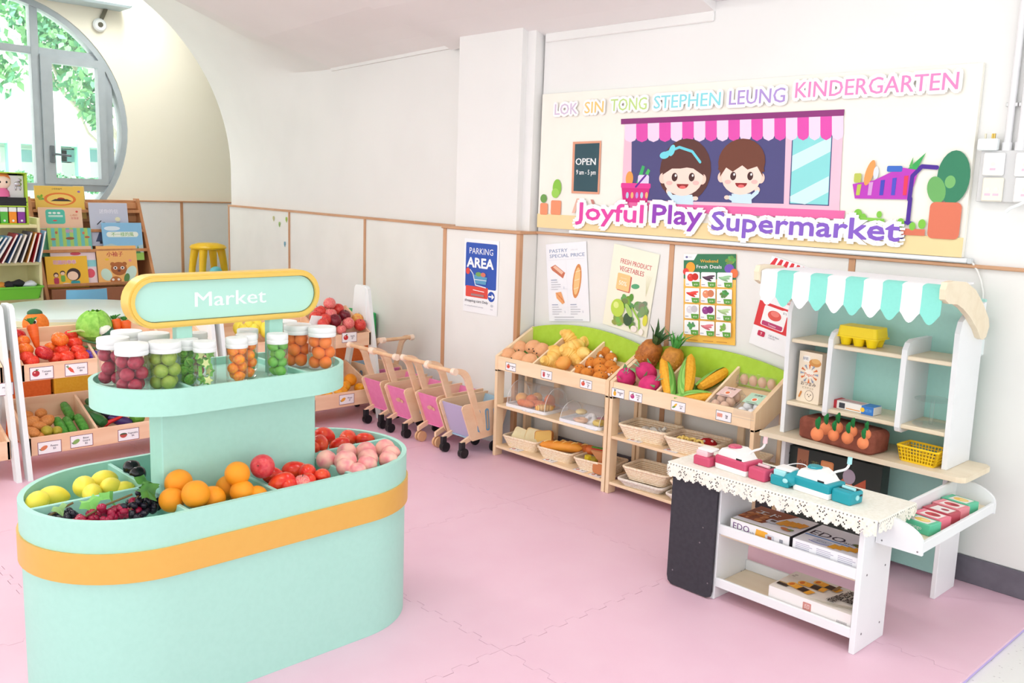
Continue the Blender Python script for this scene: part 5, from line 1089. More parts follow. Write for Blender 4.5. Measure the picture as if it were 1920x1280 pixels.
# acrylic stand
t = thing('acrylic_stand', 'clear acrylic cake stand on the lower shelf', 'stand', (-1.315, 3.42, .6285)); G_ = glass((255, 255, 255), .03, .04)
for z, n_ in ((.0, 'base_disc'), (.095, 'top_disc')): q = MB(); q.lathe([(.062, z), (.064, z+.002), (.062, z+.004)], 28); q.build(n_, G_, t)
q = MB(); q.cyl((0, 0, .004), (0, 0, .095), .007, seg=14); q.build('stem', G_, t)
# plush planter with pull-out carrots
t = thing('plush_planter', 'long brown plush planter block on the stall worktop', 'plush toy', (-1.625, 3.375, .4945), -.12)
def rbox_mesh(L_, W_, h, r, m):
    q = MB(); rows = []; ks = 5
    for i in range(ks+1):
        a = PI/2*i/ks; rows.append((r*(1-math.cos(a)), h-r+r*math.sin(a)))
    rows = [(r*.5, 0), (r*.1, r*.4)] + [(ins, z) for ins, z in rows]
    V = []; m_ = None
    for ins, z in rows: P = rrect(-L_/2+ins, -W_/2+ins, L_/2-ins, W_/2-ins, max(r-ins*.5, .004), 4); m_ = len(P); V += [(x, y, z) for x, y in P]
    q.add(V, [(i*m_+k, i*m_+(k+1) % m_, (i+1)*m_+(k+1) % m_, (i+1)*m_+k) for i in range(len(rows)-1) for k in range(m_)], 0, True); q.add(V[-m_:], [list(range(m_))], 0, True); q.add(V[:m_], [list(range(m_))[::-1]]); return q.mesh('block', m)
inst(rbox_mesh(.33, .135, .088, .022, mat((150, 84, 66), .9, (128, 68, 52), 25, bump=.4)), 'soil_block', (0, 0, 0), parent=t)
q = MB(); q.prism(rrect(-.145, -.05, .145, .05, .02, 4), 'z', .0875, .0885); q.build('soil_top', mat((120, 70, 54), .9), t)
for i, (px, py, s_) in enumerate(((1532, 815, 1.1), (1548, 805, 1.0), (1563, 817, .95), (1570, 803, 1.0), (1589, 822, 1.0), (1598, 810, .9), (1618, 832, .95), (1624, 815, .85))):
    c = at_z(px, py-2, .588); o = thing('plush_carrot', ordinal(i, 8) + ' orange plush carrot top stuck in the brown planter', 'plush toy', (c.x, c.y, .5835), 0, 'planted plush carrots'); o.scale = (s_,)*3
    q = MB(); q.ell((0, 0, .004), (.021, .021, .024), 16, 10); q.build('root', mat((240, 140, 92), .85), o)
    for k in range(3): q = MB(); q.ell((.005*math.cos(k*2.1), .005*math.sin(k*2.1), .042), (.009, .004, .020), 10, 8); q.build('leaf', mat((30, 120, 60), .85), o, rot=(.3*math.cos(k*2.1), .3*math.sin(k*2.1), k*1.05))
# yellow plastic basket with punched sides
t = thing('plastic_basket', 'small yellow perforated plastic basket on the stall worktop', 'basket', (-1.315, 3.375, .4945), -.06); YB_ = mat((250, 208, 30), .4); L_, W_, h = .145, .095, .058
def lattice(q, p00, p10, p01, p11, nx, ny, th):
    P = lambda u, v: (Vector(p00)*(1-u)+Vector(p10)*u)*(1-v)+(Vector(p01)*(1-u)+Vector(p11)*u)*v
    for i in range(nx+1): q.tube([P(i/nx, 0), P(i/nx, 1)], th, 4)
    for j in range(ny+1): q.tube([P(0, j/ny), P(1, j/ny)], th, 4)
a, b = L_/2*.86, W_/2*.84; A, B_ = L_/2, W_/2
for n_, c in (('front_wall', ((-a, -b), (a, -b), (-A, -B_), (A, -B_))), ('back_wall', ((-a, b), (a, b), (-A, B_), (A, B_))), ('end_wall', ((-a, -b), (-a, b), (-A, -B_), (-A, B_))), ('end_wall', ((a, -b), (a, b), (A, -B_), (A, B_)))):
    q = MB(); lattice(q, (*c[0], .006), (*c[1], .006), (*c[2], h), (*c[3], h), 12 if 'end' not in n_ else 7, 4, .0022); q.build(n_, YB_, t)
q = MB(); q.prism(rrect(-a, -b, a, b, .006, 3), 'z', 0, .005); q.build('bottom', YB_, t); q = MB(); q.tube([(x, y, h) for x, y in rrect(-A-.002, -B_-.002, A+.002, B_+.002, .008, 3)], .0042, 6, closed=True); q.build('rim', YB_, t)
# dark biscuit pack behind the counter
S_ = (.39, .07, .435); t = carton('biscuit_pack', 'large dark green biscuit pack standing under the stall worktop', (-1.66, 3.43, 0), S_, 0, (40, 44, 40)); p = pfront(*S_)
p.rect(0, 0, .39, .435, (44, 50, 46)); p.rect(.035, .2, .085, .43, (170, 110, 80)); p.text(.06, .35, '餅', .03, (110, 60, 50), 'c'); p.text(.115, .36, '蔥', .028, (110, 110, 70), 'c', .01); p.text(.115, .32, '餅', .028, (110, 110, 70), 'c', .01); p.rr(.14, .345, .195, .405, .008, (224, 140, 86)); p.rr(.146, .351, .189, .399, .006, (232, 156, 100)); p.poly([(.20, .30), (.25, .37), (.33, .27), (.30, .2), (.22, .22)], (206, 110, 70)); p.el(.262, .365, .026, .03, (176, 160, 176)); p.poly([(.28, .33), (.33, .37), (.345, .2), (.29, .2)], (190, 90, 60)); p.el(.305, .305, .022, .026, (244, 190, 60)); p.rect(.36, .27, .378, .315, (220, 220, 220))
for k in range(5): p.rect(.362, .275+.008*k, .376, .279+.008*k, (60, 60, 60), True)
p.build('print', t)

# ================================================================ CHECKOUT COUNTER
ct = thing('checkout_counter', 'white toy checkout counter with black side board and two shelves', 'counter', (-1.475, 2.722, 0))
def cb(name, a, b, m, bev=.002): q = MB(); q.box((a[0]+1.475, a[1]-2.722, a[2]), (b[0]+1.475, b[1]-2.722, b[2]), bev); return q.build(name, m, ct)
for x in (-1.755, -1.226):
    s_ = cb('side_panel', (x, 2.722, 0), (x+.019, 2.932, .453), SW)
    for z in (.06, .26, .40):
        for dy in (.04, .17): q = MB(); q.cyl((x+1.475+.0185, dy, z), (x+1.475+.0202, dy, z), .0035, seg=10); q.build('screw_cap', CHROME, s_)
cb('top_board', (-1.945, 2.70, .453), (-1.165, 2.962, .468), SW)
q = MB(); q.prism([(x+1.475, z) for x, z in [(-1.935, .453), (-1.935, .035), (-1.93, .015), (-1.915, .004), (-1.76, .004), (-1.745, .01), (-1.74, .03), (-1.74, .453)]], 'y', -.018, -.006); bb = q.build('black_board', mat((58, 56, 64), .6, (52, 50, 58), 60), ct)
for x, z in ((-1.91, .06), (-1.755, .06), (-1.80, .20), (-1.79, .26)): q = MB(); q.cyl((x+1.475, -.0185, z), (x+1.475, -.0195, z), .003, seg=8); q.build('screw', CHROME, bb)
cb('shelf_board', (-1.736, 2.735, .238), (-1.226, 2.925, .25), PLY); cb('shelf_lip', (-1.737, 2.722, .248), (-1.225, 2.733, .284), SW)
cb('shelf_board', (-1.736, 2.735, .050), (-1.226, 2.925, .062), PLY); cb('shelf_lip', (-1.737, 2.722, .05), (-1.225, 2.733, .084), SW); cb('back_rail', (-1.736, 2.918, .062), (-1.226, 2.93, .10), SW); cb('back_rail', (-1.736, 2.918, .25), (-1.226, 2.93, .285), SW)
# lace cloth
LACE = mat((246, 243, 232), .8, (238, 234, 220), 90); lc = thing('lace_cloth', 'cream lace cloth with scalloped edge over the checkout counter', 'tablecloth', (-1.555, 2.83, .468))
x0, x1, y0, y1 = -.397, .397, -.138, .136
q = MB(); q.box((x0, y0, .0006), (x1, y1, .0022)); q.build('cloth', LACE, lc)
def lace(P, length, drop, seed):
    """a hanging lace strip: a fine net with punched flower holes and a scalloped hem"""
    q = MB(); nx = int(length/.0042); ny = int(drop/.0042); V = []; F = []
    for i in range(nx+1):
        for j in range(ny+1): V.append(P(i/nx, j/ny))
    for i in range(nx):
        u = (i+.5)*.0042; hem = 1-.16*(1-abs(math.sin(PI*u/.034)))-.12*(.5+.5*math.cos(2*PI*u/.136))
        for j in range(ny):
            v = (j+.5)/ny
            if v > hem: continue
            cx = (u+.034) % .068-.034; cy = (v-.52)*drop; r = math.hypot(cx, cy); a = math.atan2(cy, cx)
            hole = (.007 < r < .019 and math.sin(6*a+int(u/.068)) > .1 and (i+j) % 2 == 0) or (abs(v-.12) < .04 and i % 3 == 0)
            if int(u/.068) % 3 == 2: hole = hole and (i*7+j*3) % 5 < 3
            if not hole: F.append((i*(ny+1)+j, (i+1)*(ny+1)+j, (i+1)*(ny+1)+j+1, i*(ny+1)+j+1))
    q.add(V, F, 0, False); return q
D_ = .058
q = lace(lambda u, v: (x0+(x1-x0)*u, y0-.004*math.sin(PI/2*min(v*4, 1))-.003*math.sin(u*60)*v, .0022-D_*v), x1-x0, D_, 1); o = q.build('front_edge', LACE, lc, fix=False); o['kind'] = 'stuff'
q = lace(lambda u, v: (x1+.004*math.sin(PI/2*min(v*4, 1)), y0+(y1-y0)*u, .0022-.045*v), y1-y0, .045, 2); o = q.build('end_edge', LACE, lc, fix=False); o['kind'] = 'stuff'
q = lace(lambda u, v: (x0-.004*math.sin(PI/2*min(v*4, 1)), y0+(y1-y0)*u, .0022-.05*v), y1-y0, .05, 3); o = q.build('end_edge', LACE, lc, fix=False); o['kind'] = 'stuff'
q = lace(lambda u, v: (x0+(x1-x0)*u, y1+.004*math.sin(PI/2*min(v*4, 1)), .0022-.06*v), x1-x0, .06, 4); o = q.build('back_edge', LACE, lc, fix=False); o['kind'] = 'stuff'
# toy cash registers and their gadgets
ZT = .4706
def rb(L_, W_, h, r, m): return rbox_mesh(L_, W_, h, r, m)
def register(word, x, y, rz, c, cl, wht=mat((248, 246, 244), .35)):
    cm, clm = mat(c, .35), mat(cl, .35)
    t = thing('toy_register', word + ' and white toy cash register with bent microphone', 'toy register', (x, y, ZT), rz, 'toy cash registers')
    inst(rb(.138, .095, .024, .006, wht), 'base', (0, 0, 0), parent=t); inst(rb(.14, .097, .032, .007, cm), 'band', (0, 0, .018), parent=t)
    q = MB(); q.prism([(-.062, .046), (-.056, .066), (-.045, .078), (.005, .082), (.03, .070), (.048, .052), (.062, .046)], 'y', -.04, .04); q.build('hood', wht, t)
    q = MB(); q.lathe([(.022, .078), (.024, .084), (.02, .088), (0, .089)], 16, fn=lambda p, a: (p[0]*(1+.06*math.cos(8*a)), p[1]*(1+.06*math.cos(8*a)), p[2])); q.build('dial', cm, t, (-.02, 0, 0))
    q = MB(); q.tube(bez((.03, .02, .066), (.05, .02, .095), (.09, .02, .085), (.092, .02, .125), 10), .0042, 8); mc = q.build('microphone_neck', wht, t); q = MB(); q.tube([(.092, .02, .12), (.093, .02, .142)], [.008, .0075], 10); q.build('microphone', clm, mc)
    q = MB(); q.box((.02, -.0405, .05), (.045, -.039, .056)); q.build('slot', BLACK, t)
def scale_box(word, x, y, rz, c, cl):
    t = thing('toy_scale', word + ' toy weighing box with pale top beside the register', 'toy', (x, y, ZT), rz, 'toy register extras'); inst(rb(.072, .062, .034, .007, mat(c, .35)), 'case', (0, 0, 0), parent=t); inst(rb(.05, .045, .022, .006, mat(cl, .3)), 'pan_holder', (-.006, 0, .032), parent=t); inst(rb(.062, .05, .009, .004, mat((248, 246, 244), .35)), 'pan', (.006, .004, .0535), parent=t)
def terminal(word, x, y, rz, c, cl):
    t = thing('toy_card_terminal', word + ' toy card terminal with black slot on the lace cloth', 'toy', (x, y, ZT), rz, 'toy register extras'); inst(rb(.072, .075, .042, .008, mat(c, .35)), 'case', (0, 0, 0), parent=t); q = MB(); q.prism([(-.028, -.01), (.028, -.006), (.03, .03), (-.024, .03)], 'z', .0418, .0425); q.build('slot', BLACK, t)
    q = MB(); q.tube([(-.018, 0, .046), (.028, -.002, .047)], .0055, 8); q.build('lever', mat(cl, .35), t); q = MB(); q.cyl((.0355, .0, .022), (.039, .0, .022), .0085, seg=12); q.build('knob', mat(cl, .35), t); q = MB(); q.box((.0355, .015, .024), (.0368, .028, .030)); q.build('port', BLACK, t)
MG, MGL, TL, TLL = (206, 78, 112), (246, 202, 208), (32, 156, 170), (170, 228, 232)
scale_box('pink', -1.842, 2.77, -.03, MG, MGL); register('pink', -1.725, 2.80, -.12, MG, MGL); terminal('pink', -1.618, 2.785, -.1, MG, MGL)
scale_box('teal', -1.535, 2.785, -.05, TL, TLL); register('teal', -1.415, 2.80, -.12, TL, TLL); terminal('teal', -1.31, 2.79, -.12, TL, TLL)
t = thing('toy_scanner', 'teal toy barcode scanner leaning between scale and register', 'toy', (-1.50, 2.755, ZT), 0, 'toy register extras')
q = MB(); q.tube(bez((0, -.005, .02), (.0, .01, .035), (.008, .035, .05), (.03, .06, .05), 10), [.014, .021, .023, .022, .02, .018, .016, .015, .015, .015, .012], 14); q.build('body', mat(TL, .35), t); q = MB(); q.ell((-.004, -.018, .03), (.010, .004, .008), 12, 8); q.build('window', mat(TLL, .3), t); q = MB(); q.tube(bez((.03, .06, .055), (.03, .09, .08), (-.02, .08, .075), (-.045, .05, .06), 10), .0018, 6); q.build('cord', mat((240, 240, 240), .4), t)
q = MB(); q.tube(bez((.045, .06, .05), (.07, .09, .09), (.0, .10, .08), (-.02, .06, .06), 6), .0001, 3)
# boxes on the counter shelves
S_ = (.232, .20, .062); t = carton('cracker_box', 'white and brown almond cracker carton on the upper counter shelf', (-1.588, 2.842, .2505), S_, 0, (246, 244, 246), group='cracker cartons')
p = ptop(*S_); p.poly([(0, .04), (.10, .04), (.155, .20), (0, .20)], (150, 74, 40)); p.rect(0, .0, .232, .008, (150, 150, 100))
rd = random.Random(4)
for k in range(26): x, y = rd.uniform(.012, .085), rd.uniform(.05, .13); p.el(x, y, .013, .008, rd.choice([(196, 116, 60), (214, 140, 80), (180, 96, 50)]), rd.uniform(0, 3), n=10)
p.text(.07, .118, 'エド', .034, (240, 240, 240), 'c', .03); p.rr(.10, .06, .14, .10, .008, (222, 222, 228)); p.rect(.11, .075, .13, .092, (90, 70, 60)); 
for k in range(4): p.poly([(.135+.02*k, .07+.008*k), (.16+.02*k, .065+.008*k), (.17+.02*k, .125+.004*k), (.145+.02*k, .13+.004*k)], (244, 170 - 8*(k % 2), 40))
p.el(.19, .045, .022, .012, (206, 120, 60), -.3); p.el(.205, .05, .012, .008, (110, 140, 60), .3); p.build('print', t)
p = pfront(*S_); p.text(.012, .028, 'EDO', .024, (120, 80, 130), 'l', .01); p.text(.075, .028, 'Pack', .009, (150, 140, 160), 'l'); p.rect(.01, .018, .10, .020, (60, 60, 90))
for k in range(3): p.poly([(.10+.012*k, .02), (.12+.012*k, .018), (.125+.012*k, .05), (.105+.012*k, .052)], (244, 176, 60))
p.rr(.14, .015, .175, .045, .006, (206, 206, 216)); p.rect(.15, .028, .165, .04, (150, 90, 80)); p.rect(.195, .03, .208, .042, (150, 150, 160))
for k in range(6): p.rect(.192+.005*k, .008, .1945+.005*k, .024, (120, 120, 130), True)
p.build('print', t); p = pside(*S_); p.rect(0, 0, .2, .062, (50, 48, 54)); p.build('print', t)
S_ = (.232, .20, .062); t = carton('cracker_box', 'white and blue cracker carton beside the almond carton', (-1.345, 2.842, .2505), S_, 0, (246, 246, 250), group='cracker cartons')
p = ptop(*S_); p.text(.012, .088, 'EDO', .044, (48, 40, 60), 'l', .012); p.text(.122, .088, 'Pack', .02, (70, 70, 90), 'l'); p.poly([(.005, .078), (.16, .078), (.19, .072), (.005, .070)], (70, 150, 220)); p.el(.19, .10, .028, .015, (90, 110, 40), -.2); p.el(.19, .10, .015, .008, (150, 100, 40), -.2); p.rr(.05, .018, .115, .058, .012, (206, 212, 224)); p.text(.082, .036, 'EDO', .012, (110, 100, 120), 'c'); p.line([(.045, .026), (.08, .018), (.12, .026)], .004, (110, 110, 200))
for k in range(5): p.poly([(.115+.021*k, .012+.008*k), (.14+.021*k, .010+.008*k), (.145+.021*k, .05+.008*k), (.122+.021*k, .055+.008*k)], (246, 176-6*(k % 2), 40))
p.build('print', t); p = pfront(*S_)
for b_ in range(3):
    for k in range(8): p.rect(.012+.075*b_, .008+.006*k, .012+.075*b_+(.05 if k % 3 else .06), .0105+.006*k, (190, 186, 206), True)
p.k += 1; p.build('print', t); p = pside(*S_); p.rect(0, 0, .2, .062, (80, 140, 220)); p.build('print', t)
S_ = (.30, .185, .058); t = carton('egg_roll_box', 'large white carton of seaweed egg rolls on the lower counter shelf', (-1.383, 2.832, .0625), S_, 0, (244, 238, 236))
p = ptop(*S_); p.rect(0, 0, .3, .185, (240, 234, 226)); 
for k in range(6): p.line([(.13+.02*k, .01), (.2+.02*k, .03+.006*k), (.29, .02+.012*k)], .004, (226, 220, 204))
p.rect(.01, .03, .05, .05, (60, 50, 46)); p.rect(.01, .05, .05, .058, (200, 170, 120))
for (x, y, r_) in ((.085, .055, -.2), (.105, .10, .05), (.14, .14, -.1)):
    c, s_ = math.cos(r_), math.sin(r_); T = lambda a, b: (x+a*c-b*s_, y+a*s_+b*c)
    p.poly([T(-.035, -.016), T(.05, -.018), T(.052, .018), T(-.035, .02)], (248, 178, 60)); p.poly([T(.0, -.0165), T(.03, -.0175), T(.03, .018), T(0, .019)], (64, 50, 40)); p.el(*T(-.035, .002), .014, .02, (250, 196, 96), r_); p.el(*T(-.035, .002), .008, .013, (226, 120, 40), r_)
for i, ch in enumerate('海苔肉松鳳凰卷'): p.text(.225+.038*(i % 2)-.006*(i//2), .135-.034*(i//2), ch, .026, (40, 36, 36), 'c', .03)
p.rect(.275, .08, .283, .092, (190, 60, 60)); p.rect(.17, .12, .182, .17, (150, 120, 80)); p.text(.03, .13, '蛋卷', .01, (120, 110, 100), 'c', rot=1.3); p.build('print', t)
p = pfront(*S_); p.rr(.13, .018, .16, .045, .003, (206, 140, 130)); p.text(.145, .024, '印', .014, (240, 220, 216), 'c')
for k in range(9): p.rect(.252+.004*k, .006, .2535+.004*k, .026, (130, 120, 124), True)
p.build('print', t)
# side tray between counter and stall
tr = thing('side_tray', 'white curved-end tray joining the checkout counter and the stall', 'tray', (-1.13, 3.11, .38))
def tb(name, a, b, m): q = MB(); q.box((a[0]+1.13, a[1]-3.11, a[2]-.38), (b[0]+1.13, b[1]-3.11, b[2]-.38), .002); return q.build(name, m, tr)
tb('floor_board', (-1.198, 2.80, .372), (-1.066, 3.41, .384), PLY); tb('back_board', (-1.204, 2.80, .366), (-1.192, 3.41, .455), SW); tb('front_lip', (-1.072, 2.80, .366), (-1.060, 3.41, .402), SW)
for y in (2.795, 3.402):
    P = [(-.075, -.018), (.072, -.018), (.072, .018)] + [(-.058+.13*math.cos(a), .018+.062*math.sin(a)) for a in [PI/2*i/8 for i in range(1, 9)]] + [(-.075, .08)]
    q = MB(); q.prism(P, 'y', y-3.11, y+.012-3.11); e_ = q.build('end_plate', SW, tr)
    for x, z in ((-.055, -.005), (.058, -.008)): q = MB(); q.cyl((x, y-3.11-.0008, z), (x, y-3.11+.001, z), .003, seg=8); q.build('screw', CHROME, e_)
for i, (y, c, c2, lb) in enumerate(((2.965, (96, 200, 160), (246, 206, 100), 'green toy carton with a mango picture, nearest in the tray'), (3.045, (232, 120, 140), (206, 60, 70), 'pink toy carton between the green and red cartons'), (3.125, (190, 70, 86), (240, 236, 236), 'red and white toy carton with fruit picture in the tray'), (3.205, (232, 140, 150), (214, 80, 90), 'pink toy carton fourth in the tray'), (3.285, (96, 200, 160), (246, 206, 100), 'green toy carton with a mango picture, furthest in the tray'))):
    S_ = (.098, .068, .036); t = carton('juice_box', lb, (-1.135, y, .3845), S_, -.15, c, group='toy cartons in the tray'); p = ptop(*S_); p.rect(.02, .008, .085, .06, (244, 236, 232)); p.el(.052, .034, .026, .018, c2); p.el(.06, .036, .014, .010, (250, 226, 150) if i in (0, 4) else (160, 40, 60)); p.build('print', t)
    p = pfront(*S_); p.text(.049, .014, ('mango', 'berry', 'apple', 'peach', 'mango')[i], .012, (240, 246, 240), 'c'); p.build('print', t)

# ================================================================ BANNER BOARD ON THE WALL
YBF = 3.604
def bp_(px, py): p = at_y(px, py, YBF); return (p.x, p.z)
B00, B10, B01, B11 = bp_(1007, 426), bp_(1809, 483), bp_(1017, 178), bp_(1838, 115)
bx0, bx1, bz0, bz1 = (B00[0]+B01[0])/2, (B10[0]+B11[0])/2, (B00[1]+B10[1])/2, (B01[1]+B11[1])/2
bn = thing('banner_board', 'large cream supermarket banner board with cartoon shop above the shelves', 'banner', ((bx0+bx1)/2, YB, bz0)); BO = Vector(bn.location)
q = MB(); q.box((bx0-BO.x, -.024, 0), (bx1-BO.x, -.001, bz1-bz0), .001); q.build('board', mat((247, 244, 233), .6), bn)
P = Print((-BO.x, YBF-BO.y-.0025, -BO.z), (1, 0, 0), (0, 0, 1), .00004)
def mpp(px, py): return (bp_(px+5, py)[0]-bp_(px-5, py)[0])/10, (bp_(px, py-5)[1]-bp_(px, py+5)[1])/10
def bpoly(pts, c, same=False): P.poly([bp_(*p) for p in pts], c, same)
def bel(px, py, rx, ry, c, rot=0., a0=0., a1=2*PI, same=False): m = mpp(px, py); k = math.sqrt(m[0]*m[1]); x, z = bp_(px, py); P.el(x, z, rx*m[0] if not rot else rx*k, ry*m[1] if not rot else ry*k, c, rot, a0, a1, 24, same)
def bline(pts, wd, c): m = mpp(*pts[0]); P.line([bp_(*p) for p in pts], wd*m[1], c)
def brr(p0, p1, r, c): a, b = bp_(*p0), bp_(*p1); P.rr(min(a[0], b[0]), min(a[1], b[1]), max(a[0], b[0]), max(a[1], b[1]), r, c)
zs = (bp_(1010, 401)[1]+bp_(1811, 445)[1])/2; P.rect(bx0, bz0, bx1, zs, (240, 218, 164))
# shop front
bpoly([(1172, 240), (1582, 226), (1574, 400), (1166, 376)], (240, 196, 214)); bpoly([(1185, 258), (1474, 250), (1470, 382), (1184, 375)], (78, 76, 128)); bpoly([(1486, 250), (1562, 247), (1555, 386), (1480, 383)], (70, 80, 130))
bpoly([(1488, 250), (1560, 248), (1553, 384), (1482, 381)], (140, 220, 220))
for a, b in ((0, 1), (2, 3)): bpoly([(1486-a, 292+35*a), (1559, 256+40*a), (1558, 284+40*a), (1485-a, 322+35*a)] if a == 0 else [(1482, 378), (1482, 368), (1555, 330), (1554, 360), (1510, 383)], (206, 240, 240))
bpoly([(1156, 378), (1585, 395), (1583, 412), (1150, 392)], (236, 110, 170)); 
for k in range(19):
    u0, u1 = k/19, (k+1)/19; L_ = lambda u, t: (1172+(1582-1172)*u, 233-(233-216)*u + t*(32+12*u)); m_ = (u0+u1)/2
    c = (226, 80, 176) if k % 2 else (240, 214, 238); bpoly([L_(u0, 0), L_(u1, 0), L_(u1, .82), (L_(u1, .95)[0]-2, L_(u1, .95)[1]), (L_(m_, 1.06)), (L_(u0, .95)[0]+2, L_(u0, .95)[1]), L_(u0, .82)], c, True)
P.k += 1; bpoly([(1165, 223), (1584, 205), (1583, 217), (1165, 233)], (140, 50, 120))
# chalk board
bpoly([(1073, 399), (1079, 399), (1087, 372), (1082, 372)], (236, 190, 170)); bpoly([(1108, 374), (1113, 374), (1122, 402), (1117, 402)], (200, 130, 120)); bpoly([(1075, 266), (1128, 264), (1124, 364), (1072, 362)], (226, 160, 130)); bpoly([(1079, 270), (1125, 268), (1121, 360), (1076, 358)], (46, 80, 90))
a, b = bp_(1080, 309), bp_(1118, 296); P.text((a[0]+b[0])/2, a[1], 'OPEN', b[1]-a[1], (246, 246, 246), 'c', .03, w=b[0]-a[0]); a, b = bp_(1081, 327), bp_(1118, 318); P.text((a[0]+b[0])/2, a[1], '9 am - 5 pm', b[1]-a[1], (246, 246, 246), 'c', .015, w=b[0]-a[0])
# potted plants left
bel(1045, 352, 8, 16, (140, 200, 70)); bel(1042, 362, 7, 9, (160, 214, 90)); bel(1020, 372, 6, 8, (110, 160, 80)); brr((1033, 402), (1053, 376), .01, (238, 150, 110)); brr((1013, 402), (1028, 381), .01, (238, 150, 110))
# shop basket left
bel(1181, 335, 7, 14, (240, 160, 80)); bpoly([(1192, 348), (1205, 310), (1210, 312), (1200, 348)], (60, 180, 100)); bpoly([(1198, 348), (1216, 316), (1220, 320), (1206, 350)], (80, 190, 100)); brr((1196, 352), (1218, 328), .01, (226, 214, 240)); bpoly([(1166, 347), (1220, 346), (1214, 380), (1169, 379)], (214, 40, 130)); brr((1165, 352), (1221, 344), .006, (226, 60, 150)); bline([(1193, 350), (1212, 328)], 4, (100, 40, 150))
for k in range(5): bel(1177+9*k, 366, 2.6, 6, [(180, 210, 230), (240, 180, 120), (190, 150, 230)][k % 3], same=True)
P.k += 1
# two cheerful children
def child(cx, cy, hair, girl):
    if girl: bel(cx+4, cy+2, 48, 60, hair); bel(cx, cy+22, 43, 30, hair)
    else: bel(cx, cy-12, 44, 44, hair); bpoly([(cx-44, cy+2), (cx-30, cy-36), (cx+32, cy-36), (cx+44, cy+6)], hair)
    bpoly([(cx-18, cy+47), (cx+18, cy+47), (cx+20, cy+66), (cx-18, cy+64)], (206, 232, 244)); bel(cx-26 if girl else cx+30, cy+40, 5, 6, (248, 216, 200)); bline([(cx-26 if girl else cx+30, cy+44), (cx-16 if girl else cx+16, cy+56)], 8, (206, 232, 244)); bline([(cx+20 if girl else cx-22, cy+54), (cx+14 if girl else cx-14, cy+58)], 8, (206, 232, 244)); bel(cx+24 if girl else cx-27, cy+54, 5, 4, (248, 216, 200))
    bel(cx-37, cy+16, 7, 10, (246, 210, 194)); bel(cx+37, cy+18, 7, 10, (246, 210, 194)); bel(cx, cy+16, 37, 33, (250, 222, 208))
    if girl:
        bpoly([(cx-38, cy+10), (cx-34, cy-22), (cx, cy-38), (cx+32, cy-20), (cx+40, cy+12), (cx+20, cy-2), (cx+8, cy-4), (cx-4, cy-2), (cx-20, cy-2)], hair); bline([(cx-30, cy-32), (cx-6, cy-42), (cx+18, cy-34), (cx+33, cy-14)], 5, (110, 214, 230)); bel(cx-34, cy-27, 10, 6, (120, 220, 234), .1); bel(cx-20, cy-36, 10, 6, (120, 220, 234), 1.2)
    else: bpoly([(cx-40, cy+16), (cx-36, cy-22), (cx, cy-38), (cx+36, cy-20), (cx+41, cy+16), (cx+30, cy-4), (cx+12, cy+2), (cx+2, cy-6), (cx-16, cy+6), (cx-28, cy-2)], hair)
    for s_ in (-1, 1): bel(cx+16*s_+1, cy+14, 5.5, 8, (70, 36, 34)); bel(cx+16*s_+3, cy+11, 1.8, 2.4, (255, 255, 255)); bel(cx+25*s_, cy+25, 6, 4, (248, 190, 184))
    bel(cx, cy+27, 11, 9, (150, 40, 40), 0, PI, 2*PI); bel(cx, cy+33, 6, 3, (236, 110, 110))
child(1281, 318, (92, 52, 46), True); child(1391, 316, (112, 62, 46), False)
# trolley and cactus at the other end
bpoly([(1600, 345), (1640, 338), (1690, 314), (1724, 318), (1706, 374), (1604, 372)], (190, 60, 190)); bline([(1706, 374), (1712, 330), (1730, 312), (1758, 314)], 8, (76, 40, 150)); bline([(1708, 372), (1703, 418)], 8, (76, 40, 150)); bline([(1712, 418), (1690, 416)], 5, (76, 40, 150)); bel(1690, 438, 9, 11, (70, 50, 150)); bel(1690, 438, 5, 6, (120, 110, 200))
bel(1632, 324, 8, 24, (240, 160, 90), -.25); brr((1602, 342), (1617, 325), .006, (190, 200, 90)); brr((1664, 322), (1694, 311), .006, (60, 110, 200)); bpoly([(1704, 316), (1738, 286), (1720, 318)], (60, 170, 90)); bpoly([(1706, 312), (1714, 294), (1712, 314)], (90, 180, 90)); bel(1644, 324, 5, 12, (220, 226, 240))
for k, c in enumerate(((190, 200, 80), (214, 160, 214), (70, 70, 190), (80, 80, 200), (230, 60, 90))): bpoly([(1609+22*k, 346-4*k), (1617+22*k, 345-4*k), (1613+22*k, 366), (1606+22*k, 366)], c)
bel(1789, 332, 31, 50, (52, 130, 96)); bel(1757, 356, 17, 26, (110, 176, 100), .3); bel(1783, 341, 10, 12, (120, 184, 110)); brr((1739, 446), (1806, 380), .02, (222, 120, 92)); bpoly([(1690, 428), (1736, 430), (1735, 442), (1690, 440)], (222, 120, 92))
for px, py, r in ((1610, 402, 8), (1620, 408, 6), (1650, 402, 5), (1690, 418, 7), (1712, 424, 6), (1730, 420, 7)): bel(px, py, r, r*1.3, (130, 200, 70))
bpoly([(1600, 412), (1660, 416), (1660, 410), (1602, 406)], (140, 206, 80))
